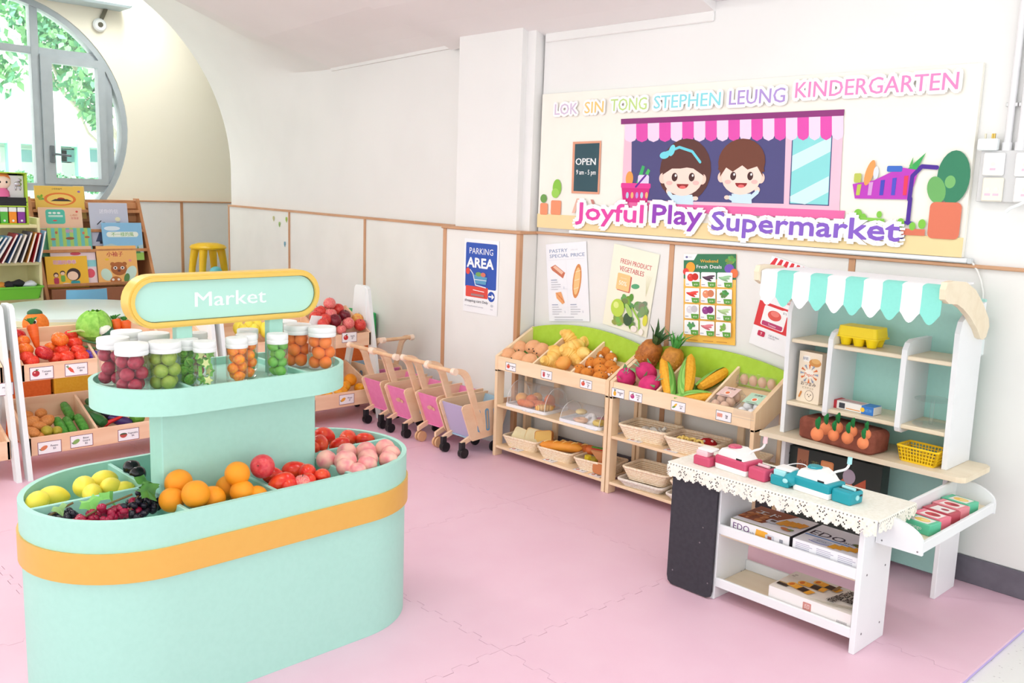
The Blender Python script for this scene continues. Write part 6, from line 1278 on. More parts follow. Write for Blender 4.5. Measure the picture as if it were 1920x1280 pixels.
# lettering
def word(s_, px0, pyb, px1, hpx, c, out, bold=.012, cx=None):
    a, b = bp_(px0, pyb), bp_(px1, pyb); h = mpp((px0+px1)/2, pyb)[1]*hpx
    P.text((a[0]+b[0])/2, a[1], s_, h, (250, 249, 250), 'c', out*2, w=b[0]-a[0]); P.text((a[0]+b[0])/2, a[1], s_, h, c, 'c', bold, w=b[0]-a[0])
zl = None
for s_, x0, x1, yb, hp, c in (('LOK', 1042, 1084, 215.5, 21, (214, 196, 222)), ('SIN', 1098, 1133, 212.5, 22, (250, 204, 120)), ('TONG', 1147, 1214, 208.5, 23.5, (196, 226, 140)), ('STEPHEN', 1228, 1352, 204, 25.5, (140, 222, 232)), ('LEUNG', 1369, 1473, 197, 28, (176, 150, 214)), ('KINDERGARTEN', 1493, 1796, 184, 32, (234, 140, 196))): word(s_, x0, yb, x1, hp, c, .10)
for s_, x0, x1, yb, hp, c in (('Joyful', 1082, 1208, 410, 33, (228, 70, 166)), ('Play', 1226, 1318, 417, 36, (146, 64, 186)), ('Supermarket', 1337, 1690, 430, 38, (136, 96, 202))): word(s_, x0, yb, x1, hp, c, .13, .03)
P.build('print', bn, .6)
# white tube along the lower edge of the banner, with its cable
p0, p1 = at_y(1066, 435, 3.60), at_y(1813, 489, 3.60)
t = thing('tube_light', 'slim white tube fixed under the banner board', 'lamp', (p0.x, 3.61, p0.z)); q = MB(); q.box((0, -.012, -.006), (p1.x-p0.x, .012, .012), .005); q.build('tube', mat((244, 248, 250), .3), t); q = MB(); q.box((p1.x-p0.x, -.013, -.007), (p1.x-p0.x+.015, .013, .013), .003); q.build('end_cap', mat((210, 216, 218), .4), t)
pts = [at_y(x, y, 3.612) for x, y in ((1813, 487), (1824, 494), (1832, 506), (1839, 525), (1843, 548), (1842, 575), (1838, 610), (1836, 640))]
t = thing('cable', 'thin white cable curling down the wall beside the stall', 'cable', pts[0]); q = MB(); q.tube([p-pts[0] for p in pts], .004, 8); q.build('wire', mat((236, 236, 232), .5), t)
p = at_y(1828, 650, 3.61); t = thing('wall_socket', 'small white wall socket peeking out behind the stall', 'socket', (p.x, 3.626, p.z)); q = MB(); q.box((-.03, -.02, -.035), (.03, 0, .04), .012); q.build('plate', WHITE, t)
for dx, dz in ((-.008, .01), (.008, .01), (0, -.01)): q = MB(); q.box((dx-.003, -.021, dz-.004), (dx+.003, -.019, dz+.004)); q.build('hole', BLACK, t)

# ================================================================ POSTERS
def poster(label, TL, TR, BL, y, c, paint, extra=''):
    tl, tr_, bl_ = (at_y(*k, y-.0015) for k in (TL, TR, BL)); U = tr_-tl; V = tl-bl_; w_, h_ = U.length, V.length; V = (V-U.normalized()*V.dot(U.normalized()))
    t = thing('poster', label, 'poster', bl_, 0, 'wall posters'); U.normalize(); V.normalize(); N = U.cross(V)
    q = MB(); cs = [Vector((0, 0, 0)), U*w_, U*w_+V*h_, V*h_]; q.add([v for v in cs]+[v+N*.0008 for v in cs], [(3, 2, 1, 0), (4, 5, 6, 7), (0, 1, 5, 4), (1, 2, 6, 5), (2, 3, 7, 6), (3, 0, 4, 7)]); q.build('sheet', mat(c, .35), t)
    p = Print(N*.0008, U, V, .00008); paint(p, w_, h_); p.build('print', t); return t
def grey_lines(p, x, y, w_, n, s_=.004, c=(190, 192, 200)):
    for k in range(n): p.rect(x, y-k*s_*1.8, x+w_*(1 if k % 3 else .7), y-k*s_*1.8+s_*.5, c, True)
    p.k += 1
def p_parking(p, w, h):
    p.rr(.05*w, .34*h, .95*w, .95*h, .01, (44, 84, 180)); p.rr(.07*w, .21*h, .72*w, .36*h, .006, (226, 76, 66)); p.el(.82*w, .25*h, .10*w, .10*w, (44, 84, 180)); p.line([(.75*w, .25*h), (.88*w, .25*h)], .008, (255, 255, 255)); p.line([(.84*w, .275*h), (.89*w, .25*h), (.84*w, .225*h)], .007, (255, 255, 255))
    p.text(.5*w, .80*h, 'PARKING', .085*h, (245, 248, 255), 'c', .0, w=.68*w); p.text(.48*w, .62*h, 'AREA', .13*h, (250, 252, 255), 'c', .05, w=.76*w)
    p.el(.13*w, .56*h, .06*w, .045*h, (226, 76, 66)); p.line([(.2*w, .58*h), (.28*w, .53*h), (.36*w, .38*h), (.66*w, .36*h)], .006, (230, 236, 244)); p.poly([(.3*w, .52*h), (.7*w, .50*h), (.66*w, .40*h), (.36*w, .40*h)], (90, 160, 200)); p.el(.45*w, .53*h, .09*w, .03*h, (120, 170, 90)); p.el(.58*w, .53*h, .07*w, .03*h, (220, 120, 100)); p.rect(.32*w, .45*h, .68*w, .46*h, (230, 236, 244)); p.rect(.24*w, .23*h, .62*w, .26*h, (170, 130, 130)); p.line([(.3*w, .31*h), (.62*w, .30*h)], .004, (250, 250, 250))
    p.text(.06*w, .145*h, 'shopping cart Only', .036*h, (70, 74, 90), 'l', .005, w=.68*w); p.text(.06*w, .08*h, 'no unauthorized access', .02*h, (160, 164, 176), 'l', w=.55*w); p.el(.85*w, .13*h, .035*w, .018*h, (200, 206, 214)); p.text(.85*w, .075*h, 'stop', .02*h, (150, 156, 170), 'c')
YPF = 3.4995
poster('white and blue parking area poster on the pillar', (871, 446), (936, 452), (868, 582), YPF, (244, 246, 248), p_parking)
def bread(p, x, y, rx, ry, rot, c, c2):
    p.el(x, y, rx, ry, c, rot); p.el(x, y, rx*.8, ry*.7, c2, rot)
    for k in (-.5, 0, .5): p.line([(x+rx*k*math.cos(rot)-ry*.5*math.sin(rot), y+rx*k*math.sin(rot)+ry*.5*math.cos(rot)), (x+rx*(k+.15)*math.cos(rot)+ry*.5*math.sin(rot), y+rx*(k+.15)*math.sin(rot)-ry*.5*math.cos(rot))], ry*.16, (252, 222, 180))
def p_pastry(p, w, h):
    p.text(.09*w, .885*h, 'PASTRY', .045*h, (126, 146, 184), 'l', .01, w=.45*w); p.text(.09*w, .82*h, 'SPECIAL PRICE', .045*h, (126, 146, 184), 'l', .01, w=.86*w); p.text(.62*w, .90*h, 'today only', .02*h, (206, 210, 216), 'l')
    p.poly([(.10*w, .70*h), (.22*w, .73*h), (.46*w, .62*h), (.40*w, .55*h), (.14*w, .66*h)], (206, 120, 90)); p.poly([(.16*w, .70*h), (.22*w, .72*h), (.42*w, .63*h), (.37*w, .60*h)], (240, 196, 170))
    bread(p, .74*w, .51*h, .22*h, .10*w, 1.35, (222, 146, 84), (246, 200, 136)); p.poly([(.2*w, .37*h), (.34*w, .38*h), (.42*w, .24*h), (.36*w, .22*h), (.22*w, .3*h)], (236, 168, 110))
    for k in range(3): p.line([(.24*w+.05*w*k, .36*h-.03*h*k), (.3*w+.05*w*k, .31*h-.03*h*k)], .004, (214, 130, 80))
    for x, y in ((.1, .53), (.1, .21), (.56, .21)): p.rect(x*w, y*h, (x+.15)*w, (y+.008)*h, (140, 150, 180)); grey_lines(p, x*w, (y-.03)*h, .24*w, 4, .007)
    for x, y in ((.42, .42), (.42, .11), (.86, .11)): p.text(x*w, y*h, '5', .025*h, (140, 150, 180), 'c')
    p.rect(.06*w, .79*h, .95*w, .793*h, (220, 224, 230)); p.rect(.5*w, .10*h, .503*w, .78*h, (220, 224, 230)); p.rect(.06*w, .415*h, .5*w, .418*h, (220, 224, 230)); grey_lines(p, .15*w, .05*h, .7*w, 2, .008)
poster('white pastry price poster taped to the banner wall corner', (1024, 458), (1100, 452), (1030, 602), 3.622, (243, 245, 249), p_pastry)
def leafy(p, x, y, r, c, seed):
    rd = random.Random(seed)
    for k in range(14): a = rd.uniform(0, 6.28); d = rd.uniform(0, r*.7); p.el(x+d*math.cos(a), y+d*math.sin(a), r*.4, r*.28, tuple(max(0, min(255, v+rd.randint(-22, 22))) for v in c), rd.uniform(0, 3), n=10)
def p_fresh(p, w, h):
    p.text(.2*w, .79*h, 'FRESH PRODUCT', .06*h, (206, 100, 100), 'l', .02, w=.68*w); p.text(.2*w, .70*h, 'VEGETABLES', .06*h, (206, 100, 100), 'l', .02, w=.54*w); p.rr(.2*w, .46*h, .50*w, .66*h, .006, (206, 110, 90)); p.rr(.18*w, .47*h, .47*w, .67*h, .006, (246, 206, 140)); p.text(.32*w, .53*h, '50%', .055*h, (255, 246, 226), 'c', .02); p.text(.32*w, .61*h, 'discount', .02*h, (252, 236, 206), 'c'); p.el(.60*w, .56*h, .09*w, .03*h, (90, 170, 120), .2)
    for k in range(5): p.line([(.85*w, .48*h), (.80*w+.03*w*k, .72*h)], .0015, (226, 226, 190))
    leafy(p, .48*w, .36*h, .18*w, (110, 160, 70), 1); leafy(p, .80*w, .32*h, .18*w, (120, 150, 96), 2); leafy(p, .36*w, .10*h, .16*w, (130, 180, 80), 3); leafy(p, .62*w, .1*h, .14*w, (110, 160, 70), 8); p.el(.30*w, .25*h, .15*w, .11*h, (190, 220, 80)); p.el(.26*w, .28*h, .06*w, .04*h, (226, 240, 140)); p.el(.56*w, .15*h, .10*w, .08*h, (60, 90, 60)); p.el(.55*w, .26*h, .05*w, .09*h, (170, 210, 110), .7); p.line([(.62*w, .30*h), (.80*w, .18*h), (.84*w, .06*h)], .010, (150, 200, 70)); p.el(.72*w, .06*h, .07*w, .04*h, (244, 236, 226)); p.el(.88*w, .05*h, .05*w, .04*h, (250, 244, 236)); p.el(.93*w, .2*h, .05*w, .07*h, (220, 220, 70))
poster('cream fresh vegetables poster tilted on the wall', (1151, 456), (1236, 477), (1130, 606), 3.622, (246, 244, 222), p_fresh)
def p_week(p, w, h):
    p.rect(0, .72*h, w, h, (50, 124, 84)); p.poly([(0, h), (0, .93*h), (.2*w, .93*h), (.27*w, h)], (246, 248, 248)); p.el(.06*w, .965*h, .025*w, .012*h, (110, 110, 160)); p.text(.1*w, .96*h, 'FRESH', .012*h, (150, 150, 170), 'l')
    p.rect(0, 0, w, .66*h, (250, 196, 84)); leafy(p, .90*w, .92*h, .1*w, (110, 170, 80), 5); p.el(.88*w, .84*h, .09*w, .05*h, (120, 90, 190)); p.el(.97*w, .79*h, .07*w, .05*h, (236, 120, 70)); p.el(.14*w, .85*h, .09*w, .06*h, (248, 166, 50)); p.el(.05*w, .80*h, .06*w, .04*h, (230, 70, 60)); p.el(.08*w, .74*h, .07*w, .03*h, (60, 140, 80))
    p.text(.5*w, .905*h, 'Weekend', .036*h, (250, 190, 70), 'c', .02, w=.34*w); p.text(.5*w, .84*h, 'Fresh Deals', .04*h, (255, 255, 255), 'c', .02, w=.48*w)
    veg = [((226, 60, 50), 0), ((84, 56, 80), 1), ((150, 200, 150), 1), ((226, 60, 50), 1), ((236, 150, 110), 0), ((90, 160, 80), 2), ((226, 222, 228), 0), ((150, 60, 140), 0), ((180, 210, 150), 1), ((100, 160, 90), 2), ((220, 120, 130), 1), ((130, 180, 80), 2)]
    for k, (c, kd) in enumerate(veg):
        i, j = k % 3, k//3; x, y = (.04+.31*i)*w, (.635-.182*j)*h; ww, hh_ = .285*w, .162*h
        p.rr(x, y, x+ww, y+hh_, .006, (250, 250, 250)); cx, cy = x+ww*.5, y+hh_*.62
        if kd == 0: p.el(cx-ww*.13, cy, ww*.24, hh_*.27, c); p.el(cx+ww*.18, cy+hh_*.05, ww*.22, hh_*.25, tuple(max(0, v-20) for v in c)); p.el(cx-.2*ww, cy+.1*hh_, ww*.06, hh_*.05, tuple(min(255, v+60) for v in c))
        elif kd == 1:
            for m_ in range(3): p.el(cx+ww*(.1*m_-.1), cy+hh_*(.08*m_-.08), ww*.34, hh_*.085, tuple(max(0, min(255, v+14*m_-14)) for v in c), -.35+.25*m_)
        else: leafy(p, cx, cy, ww*.3, c, k)
        p.poly([(x+.5*ww, y+.02*hh_), (x+.75*ww, y-.04*hh_), (x+.98*ww, y+.02*hh_), (x+.98*ww, y+.33*hh_), (x+.45*ww, y+.33*hh_)], (96, 164, 60)); p.text(x+.73*ww, y+.09*hh_, '$7.70', .016*h, (246, 250, 240), 'c', .01); p.rect(x+.05*ww, y+.12*hh_, x+.28*ww, y+.16*hh_, (140, 140, 160))
    for x in (.12, .42, .68): p.rect(x*w, .025*h, (x+.2)*w, .032*h, (200, 130, 50))
poster('green and orange weekend deals poster behind the pineapples', (1280, 476), (1378, 476), (1281.5, 639.5), 3.622, (250, 200, 100), p_week)
def p_red(p, w, h):
    for k in range(9): p.poly([(.09*w*k+.06*w, .99*h), (.09*w*k+.105*w, .99*h), (.09*w*k+.06*w+.035*w*(k-3)/4+.04*w, .89*h), (.09*w*k+.02*w+.035*w*(k-3)/4+.0*w, .89*h)], (220, 50, 60), True)
    p.k += 1; p.text(.5*w, .62*h, 'Sweet', .05*h, (214, 60, 70), 'c', .03); p.text(.5*w, .55*h, 'Fresh Food', .04*h, (214, 60, 70), 'c', .03); p.poly([(0, .50*h), (w, .50*h), (w, .22*h), (0, .22*h)], (222, 54, 58))
    for x, nme in ((.1, 'Tomato'), (.56, 'Carrot')):
        p.rr(x*w, .245*h, (x+.38)*w, .47*h, .008, (250, 250, 250)); p.el((x+.19)*w, .385*h, .11*w, .055*h, (226, 90, 80) if x < .3 else (240, 160, 130)); p.el((x+.19)*w, .405*h, .07*w, .03*h, (240, 130, 120)); p.rr((x+.02)*w, .25*h, (x+.36)*w, .30*h, .006, (190, 60, 110)); p.text((x+.19)*w, .262*h, nme, .022*h, (250, 240, 244), 'c'); p.el((x+.34)*w, .445*h, .07*w, .035*h, (252, 252, 252)); p.text((x+.34)*w, .437*h, '$15', .022*h, (90, 80, 100), 'c')
    p.rr(.1*w, .12*h, .22*w, .18*h, .006, (200, 40, 80)); p.text(.16*w, .135*h, 'T', .03*h, (255, 255, 255), 'c'); p.text(.28*w, .155*h, 'Call Us Now', .018*h, (90, 90, 110), 'l'); p.text(.28*w, .13*h, '23456789', .016*h, (170, 170, 180), 'l'); p.text(.66*w, .11*h, 'For More Info', .018*h, (90, 90, 110), 'l')
poster('white and red vegetable poster half hidden behind the stall', (1444, 478), (1562, 516), (1404, 642), 3.622, (247, 247, 249), p_red)
# ================================================================ SWITCH PANEL, CONDUITS
YS = 3.60
def sp_(px, py, y=YS): p = at_y(px, py, y); return p.x, p.z
t = thing('switch_panel', 'grey trunking panel with white switches beside the banner', 'switch panel', (sp_(1834, 330)[0], YB, sp_(1834, 378)[1])); O_ = Vector(t.location)
xa, zb_ = sp_(1831, 379); zt_ = sp_(1834, 283)[1]
q = MB(); q.box((0, -.03, 0), (.36, 0, zt_-zb_), .003); q.build('trunking', mat((214, 214, 214), .4), t)
cells = [((1840, 329), (1885, 286), (246, 246, 246)), ((1838, 377), (1882, 333), (240, 236, 222)), ((1900, 331), (1946, 286), (246, 246, 246)), ((1898, 379), (1944, 333), (246, 246, 246))]
for (b0, b1, c) in cells:
    a, b = sp_(*b0, YS-.012), sp_(*b1, YS-.012); q = MB(); q.box((a[0]-O_.x, -.043, a[1]-O_.z), (b[0]-O_.x, -.028, b[1]-O_.z), .004); pl = q.build('switch_plate', mat(c, .35), t)
    cx, cz = (a[0]+b[0])/2-O_.x, (a[1]+b[1])/2-O_.z
    for dx in ((-.014, .014) if c[2] < 230 else (0,)): q = MB(); q.cyl((cx+dx, -.0445, cz), (cx+dx, -.042, cz), .008, seg=14); q.build('button', mat((236, 234, 226), .4), pl); q = MB(); q.box((cx+dx-.010, -.0436, cz-.022), (cx+dx+.010, -.0428, cz-.014)); q.build('label_strip', mat((240, 196, 214), .5), pl)
a = sp_(1853, 281); t = thing('plug_adapter', 'white plug adapter with brass pins on top of the switch panel', 'plug', (a[0], YB-.02, zt_+.001)); q = MB(); q.box((-.034, -.03, 0), (.034, .0, .042), .004); q.build('body', WHITE, t)
for x in (-.012, .012, .019): q = MB(); q.box((x-.0025, -.02, .041), (x+.0025, -.012, .06)); q.build('pin', mat((200, 170, 90), .3, metal=1.) if x > 0 else mat((226, 220, 196), .4), t)
for i, px in enumerate((1885, 1909)):
    a = sp_(px, 281); b = sp_(px+12, 0); t = thing('conduit', ('first', 'second')[i] + ' white conduit pipe rising from the switch panel', 'conduit', (a[0], YB-.016, zt_)); q = MB(); q.cyl((0, 0, 0), (0, 0, 1.2), .0125, seg=14); q.build('pipe', mat((232, 232, 234), .35), t); q = MB(); q.cyl((0, 0, 0), (0, 0, .03), .017, seg=14); q.build('coupler', mat((232, 232, 234), .35), t); q = MB(); q.box((-.02, -.004, .155), (.02, .016, .17), .002); q.build('clip', mat((206, 206, 206), .3, metal=.5), t)
pts = [at_y(x, y, 3.575) for x, y in ((1935, 372), (1912, 383), (1895, 390), (1886, 397))]; t = thing('cable', 'short white lead hanging below the switch panel', 'cable', pts[0]); q = MB(); q.tube([p-pts[0] for p in pts], .006, 8); q.build('wire', WHITE, t)
# rounded white frame on the wall at the top of the picture
a, b = at_y(1342, 10, 3.60), at_y(1560, -6, 3.60); t = thing('wall_unit', 'white rounded appliance on the wall above the banner', 'appliance', ((a.x+b.x)/2, YB, 2.30)); hw_ = .42
q = MB(); P_ = rrect(-hw_, 0, hw_, .28, .03, 5); q.prism(P_, 'y', -.11, -.001); q.build('case', mat((240, 238, 240), .45), t); q = MB(); q.box((-hw_+.04, -.113, .03), (hw_-.04, -.108, .25), .003); q.build('grille', mat((232, 230, 233), .5), t)

# ================================================================ READING CORNER BEHIND THE RACKS
t = thing('round_table', 'pale mint round table behind the tomato rack', 'table', (-6.5, 2.12, 0))
q = MB(); q.lathe([(.515, .527), (.52, .53), (.52, .548), (.515, .551), (0, .551)], 56); q.build('table_top', mat((222, 240, 234), .3, (218, 237, 231), 4), t)
q = MB(); q.lathe([(.519, .49), (.521, .492), (.521, .529), (.519, .53), (.50, .53), (.50, .49)], 56); q.build('edge_band', mat((226, 230, 190), .5), t)
for k in range(4): a = PI/4+k*PI/2; q = MB(); q.cyl((.4*math.cos(a), .4*math.sin(a), 0), (.4*math.cos(a), .4*math.sin(a), .49), .022, seg=12); q.build('leg', mat((210, 200, 180), .5), t)
def chair(label, x, y, rz, c):
    t = thing('child_chair', label, 'chair', (x, y, 0), rz); m_ = mat(c, .3); q = MB(); n = 8; V = []
    for s_ in (0, .012):
        for i in range(n+1):
            u = i/n-.5; yy = u*.30; xx = .16-.10*u*u*4*.35+s_
            for z in (.36, .46, .60): V.append((xx+.03*(z-.36), yy*(1 if z < .55 else .96), z))
    m3 = 3*(n+1); F = [(i*3+j, (i+1)*3+j, (i+1)*3+j+1, i*3+j+1) for i in range(n) for j in range(2)]; F += [tuple(m3+k for k in f[::-1]) for f in F]; F += [(i*3+2, (i+1)*3+2, m3+(i+1)*3+2, m3+i*3+2) for i in range(n)]
    q.add(V, F, 0, True); q.build('backrest', m_, t); q = MB(); q.prism(rrect(-.15, -.15, .15, .15, .03, 4), 'z', .29, .305); q.build('seat', m_, t)
    for sx in (-.13, .13):
        for sy in (-.13, .13): q = MB(); q.cyl((sx*1.1, sy*1.1, 0), (sx, sy, .29), .012, seg=10); q.build('leg', mat((150, 160, 170), .3, metal=.6), t)
    for sy in (-.12, .12): q = MB(); q.cyl((.135, sy, .29), (.16, sy, .40), .011, seg=8); q.build('back_post', mat((150, 160, 170), .3, metal=.6), t)
c_ = at_x(163, 548, -7.15); chair('light blue plastic child chair between table and book display', -7.29, c_.y, 0, (120, 190, 226))
# --- wooden book display against the alcove
BW = mat((206, 148, 100), .5, (190, 130, 84), 14, 'wood', stretch=(1, 1, .2)); XD = -7.75
yl_, yr_ = at_x(67, 450, XD).y, at_x(272, 450, XD).y
t = thing('book_display', 'brown wooden tiered book display under the round window', 'book display', (XD, (yl_+yr_)/2, 0)); yc = (yl_+yr_)/2; hw_ = (yr_-yl_)/2; ztop = at_x(255, 372, XD-.2).z
for s_ in (-1, 1):
    y = s_*hw_; q = MB(); q.prism([(.30, 0), (.30, .34), (.18, .6), (-.13, ztop), (-.20, ztop), (-.25, 0)], 'y', y-.012, y+.012); q.build('side_panel', BW, t)
q = MB(); q.prism([(-.19, .1), (-.17, .1), (-.155, ztop-.02), (-.175, ztop-.02)], 'y', -hw_+.012, hw_-.012); q.build('back_panel', BW, t)
zt4 = [at_x(120, py, XD+.02).z for py in (428, 466, 500, 534)]
tiers = []
for k, py in enumerate((395, 432, 470, 534)):
    x = -.10+.085*k; z = at_x(120, py, XD+x).z; tiers.append((x, z)); q = MB(); q.box((x-.05, -hw_+.012, z-.012), (x+.035, hw_-.012, z), .002); q.build('tier', BW, t); q = MB(); q.box((x+.03, -hw_+.012, z-.012), (x+.04, hw_-.012, z+.012), .002); q.build('tier_lip', BW, t)
for z in (ztop-.06, ztop-.17): q = MB(); q.box((-.155, -hw_+.012, z-.025), (-.14, hw_-.012, z+.025), .002); q.build('back_rail', mat((216, 160, 112), .5), t)
q = MB(); q.box((-.2, -hw_, .02), (.28, hw_, .04), .002); q.build('bottom_shelf', BW, t); q = MB(); q.box((.27, -hw_+.012, .33), (.29, hw_-.012, tiers[3][1]-.02), .002); q.build('front_panel', mat((150, 96, 66), .6), t)
def book(label, px0, py0, px1, py1, x, c, paint=None, z0=None, grp='picture books on the display'):
    a, b = at_x(px0, py0, XD+x), at_x(px1, py1, XD+x); w_ = b.y-a.y; h_ = a.z-(b.z if z0 is None else z0); o = thing('picture_book', label, 'book', (XD+x, (a.y+b.y)/2, a.z-h_), 0, grp); o.rotation_euler = (0, -.16, 0)
    q = MB(); q.box((-.012, -w_/2, 0), (0, w_/2, h_), .001); q.build('cover', mat(c, .35), o); q = MB(); q.box((-.0115, -w_/2+.002, .002), (-.002, w_/2+.0008, h_-.002)); q.build('pages', mat((246, 240, 230), .7), o)
    p = Print((.0003, -w_/2, 0), (0, 1, 0), (0, 0, 1)); 
    if paint: paint(p, w_, h_); p.build('print', o)
    return o
def v1(p, w, h): p.text(.45*w, .86*h, '小熊救龍門', .055*h, (120, 90, 60), 'c'); p.el(.5*w, .5*h, .33*w, .25*h, (236, 130, 60)); p.el(.5*w, .49*h, .27*w, .2*h, (250, 214, 110)); p.el(.52*w, .5*h, .08*w, .06*h, (180, 60, 50)); p.poly([(.3*w, .42*h), (.4*w, .5*h), (.65*w, .5*h), (.75*w, .42*h)], (60, 50, 50)); p.el(.9*w, .8*h, .03*w, .04*h, (150, 110, 190)); leafy(p, .1*w, .55*h, .08*w, (140, 190, 70), 1)
def v2(p, w, h): p.rr(.16*w, .35*h, .6*w, .92*h, .02, (90, 200, 180)); [p.el(.26*w+.1*w*k, .78*h, .04*w, .04*h, (240, 250, 246), same=True) for k in range(3)]; p.rect(.22*w, .62*h, .55*w, .70*h, (200, 236, 226)); p.el(.36*w, .48*h, .05*w, .03*h, (220, 80, 80)); p.text(.8*w, .66*h, '心裡的', .07*h, (220, 130, 90), 'c'); p.text(.82*w, .54*h, '玫瑰湖', .07*h, (220, 110, 110), 'c'); p.el(.88*w, .84*h, .03*w, .04*h, (230, 90, 80))
def v3(p, w, h): 
    for k in range(6): p.rect(w*k/6, 0, w*(k+.5)/6, h, (170, 210, 110), True)
    p.k += 1; p.text(.5*w, .8*h, '禮物', .12*h, (220, 140, 200), 'c', .02); p.el(.2*w, .8*h, .03*w, .06*h, (190, 110, 80)); p.el(.82*w, .78*h, .03*w, .06*h, (200, 120, 90)); p.el(.5*w, .55*h, .1*w, .06*h, (150, 90, 60)); p.el(.12*w, .52*h, .06*w, .05*h, (190, 110, 80)); p.el(.9*w, .6*h, .06*w, .05*h, (190, 110, 80))
def v6(p, w, h): p.text(.45*w, .76*h, '花園的乖乖', .10*h, (250, 250, 250), 'c', .06); p.text(.45*w, .76*h, '花園的乖乖', .10*h, (226, 90, 150), 'c', .01); p.el(.64*w, .42*h, .17*w, .2*h, (60, 44, 44)); p.el(.62*w, .38*h, .13*w, .14*h, (250, 216, 190)); p.rr(.56*w, .04*h, .78*w, .22*h, .01, (50, 160, 170)); p.el(.38*w, .48*h, .06*w, .07*h, (50, 40, 40)); p.el(.38*w, .46*h, .05*w, .05*h, (248, 210, 180)); p.rr(.33*w, .2*h, .43*w, .4*h, .01, (120, 180, 80)); p.el(.22*w, .42*h, .06*w, .08*h, (90, 50, 40)); p.el(.22*w, .40*h, .045*w, .05*h, (248, 210, 180)); p.rr(.16*w, .14*h, .28*w, .33*h, .01, (190, 60, 90)); p.el(.45*w, .1*h, .12*w, .06*h, (250, 246, 240)); p.el(.53*w, .1*h, .03*w, .03*h, (220, 60, 60))
def v7(p, w, h): p.text(.5*w, .76*h, '送你的信', .08*h, (236, 238, 250), 'c', .02); p.line([(.18*w, .5*h), (.28*w, .58*h)], .008, (60, 60, 70)); p.el(.35*w, .52*h, .05*w, .03*h, (110, 110, 110)); p.el(.72*w, .52*h, .08*w, .03*h, (120, 110, 100)); p.el(.72*w, .62*h, .07*w, .05*h, (240, 236, 200)); p.poly([(.1*w, .1*h), (.25*w, .4*h), (.35*w, .1*h)], (80, 90, 120)); p.rect(.2*w, .05*h, .8*w, .12*h, (70, 70, 80))
def v8(p, w, h): p.poly([(0, 0), (w, 0), (w, .42*h), (.6*w, .3*h), (.2*w, .45*h), (0, .4*h)], (180, 206, 210)); p.poly([(0, 0), (w, 0), (w, .2*h), (.6*w, .26*h), (0, .18*h)], (150, 196, 90)); p.poly([(.8*w, .18*h), (.86*w, .4*h), (.92*w, .18*h)], (80, 140, 90)); p.el(.25*w, .85*h, .2*w, .06*h, (220, 236, 246)); p.rr(.1*w, .62*h, .9*w, .76*h, .03, (236, 246, 236)); p.text(.5*w, .65*h, '不一樣的風', .085*h, (130, 190, 120), 'c', .02)
def v9(p, w, h): p.text(.45*w, .74*h, '小袖子', .10*h, (190, 60, 70), 'c', .02); p.el(.2*w, .28*h, .13*w, .16*h, (206, 236, 220), .5); p.el(.82*w, .3*h, .13*w, .2*h, (206, 236, 226), -.5); p.el(.52*w, .42*h, .2*w, .17*h, (176, 104, 54)); [p.el((.52+.15*s_)*w, .54*h, .06*w, .05*h, (176, 104, 54)) for s_ in (-1, 1)]; [p.el((.52+.09*s_)*w, .44*h, .05*w, .04*h, (250, 246, 240)) for s_ in (-1, 1)]; [p.el((.52+.09*s_)*w, .44*h, .025*w, .025*h, (50, 40, 40)) for s_ in (-1, 1)]; p.el(.52*w, .37*h, .04*w, .03*h, (110, 60, 50)); p.el(.42*w, .12*h, .14*w, .11*h, (186, 114, 60)); [p.el((.42+.07*s_)*w, .15*h, .035*w, .03*h, (250, 246, 240)) for s_ in (-1, 1)]; p.el(.7*w, .18*h, .07*w, .12*h, (90, 140, 80), -.3); p.el(.88*w, .14*h, .05*w, .03*h, (214, 60, 60)); p.el(.24*w, .66*h, .05*w, .03*h, (240, 200, 60)); p.el(.82*w, .62*h, .04*w, .03*h, (236, 150, 150))
TX = [t_[0] for t_ in tiers]
book('yellow picture book with bear drawing on the top tier', 66, 347, 160, 398, TX[0], (244, 206, 96), v1); book('second yellow book tucked behind the top tier book', 140, 348, 163, 410, TX[0]-.03, (248, 216, 130), None)
book('peach picture book with teal panel on the second tier', 73, 388, 157, 436, TX[1], (246, 206, 176), v2)
book('green striped picture book on the third tier', 90, 427, 174, 470, TX[2], (110, 196, 190), v3); book('green book behind the striped book', 77, 428, 100, 482, TX[2]-.03, (110, 190, 150), None)
book('peach book peeking above the lowest row', 97, 462, 176, 515, TX[3]-.05, (246, 200, 176), None); book('pale pink book behind the yellow girl book', 97, 470, 184, 530, TX[3]-.025, (244, 226, 232), lambda p, w, h: (p.el(.85*w, .3*h, .1*w, .14*h, (230, 90, 110)), p.rect(.7*w, .5*h, w, .7*h, (150, 220, 226)), p.el(.55*w, .9*h, .12*w, .05*h, (220, 90, 110))))
book('yellow picture book with three children on the lowest tier', 87, 481, 168, 538, TX[3], (246, 194, 54), v6)
book('grey blue picture book high on the display', 170, 379, 245, 460, TX[1]+.045, (200, 206, 224), v7); book('sky blue landscape picture book on the third tier', 194, 417, 271, 487, TX[2]+.045, (140, 196, 232), v8); book('orange picture book with two bears on the lowest tier', 184, 461, 261, 533, TX[3], (246, 190, 112), v9)
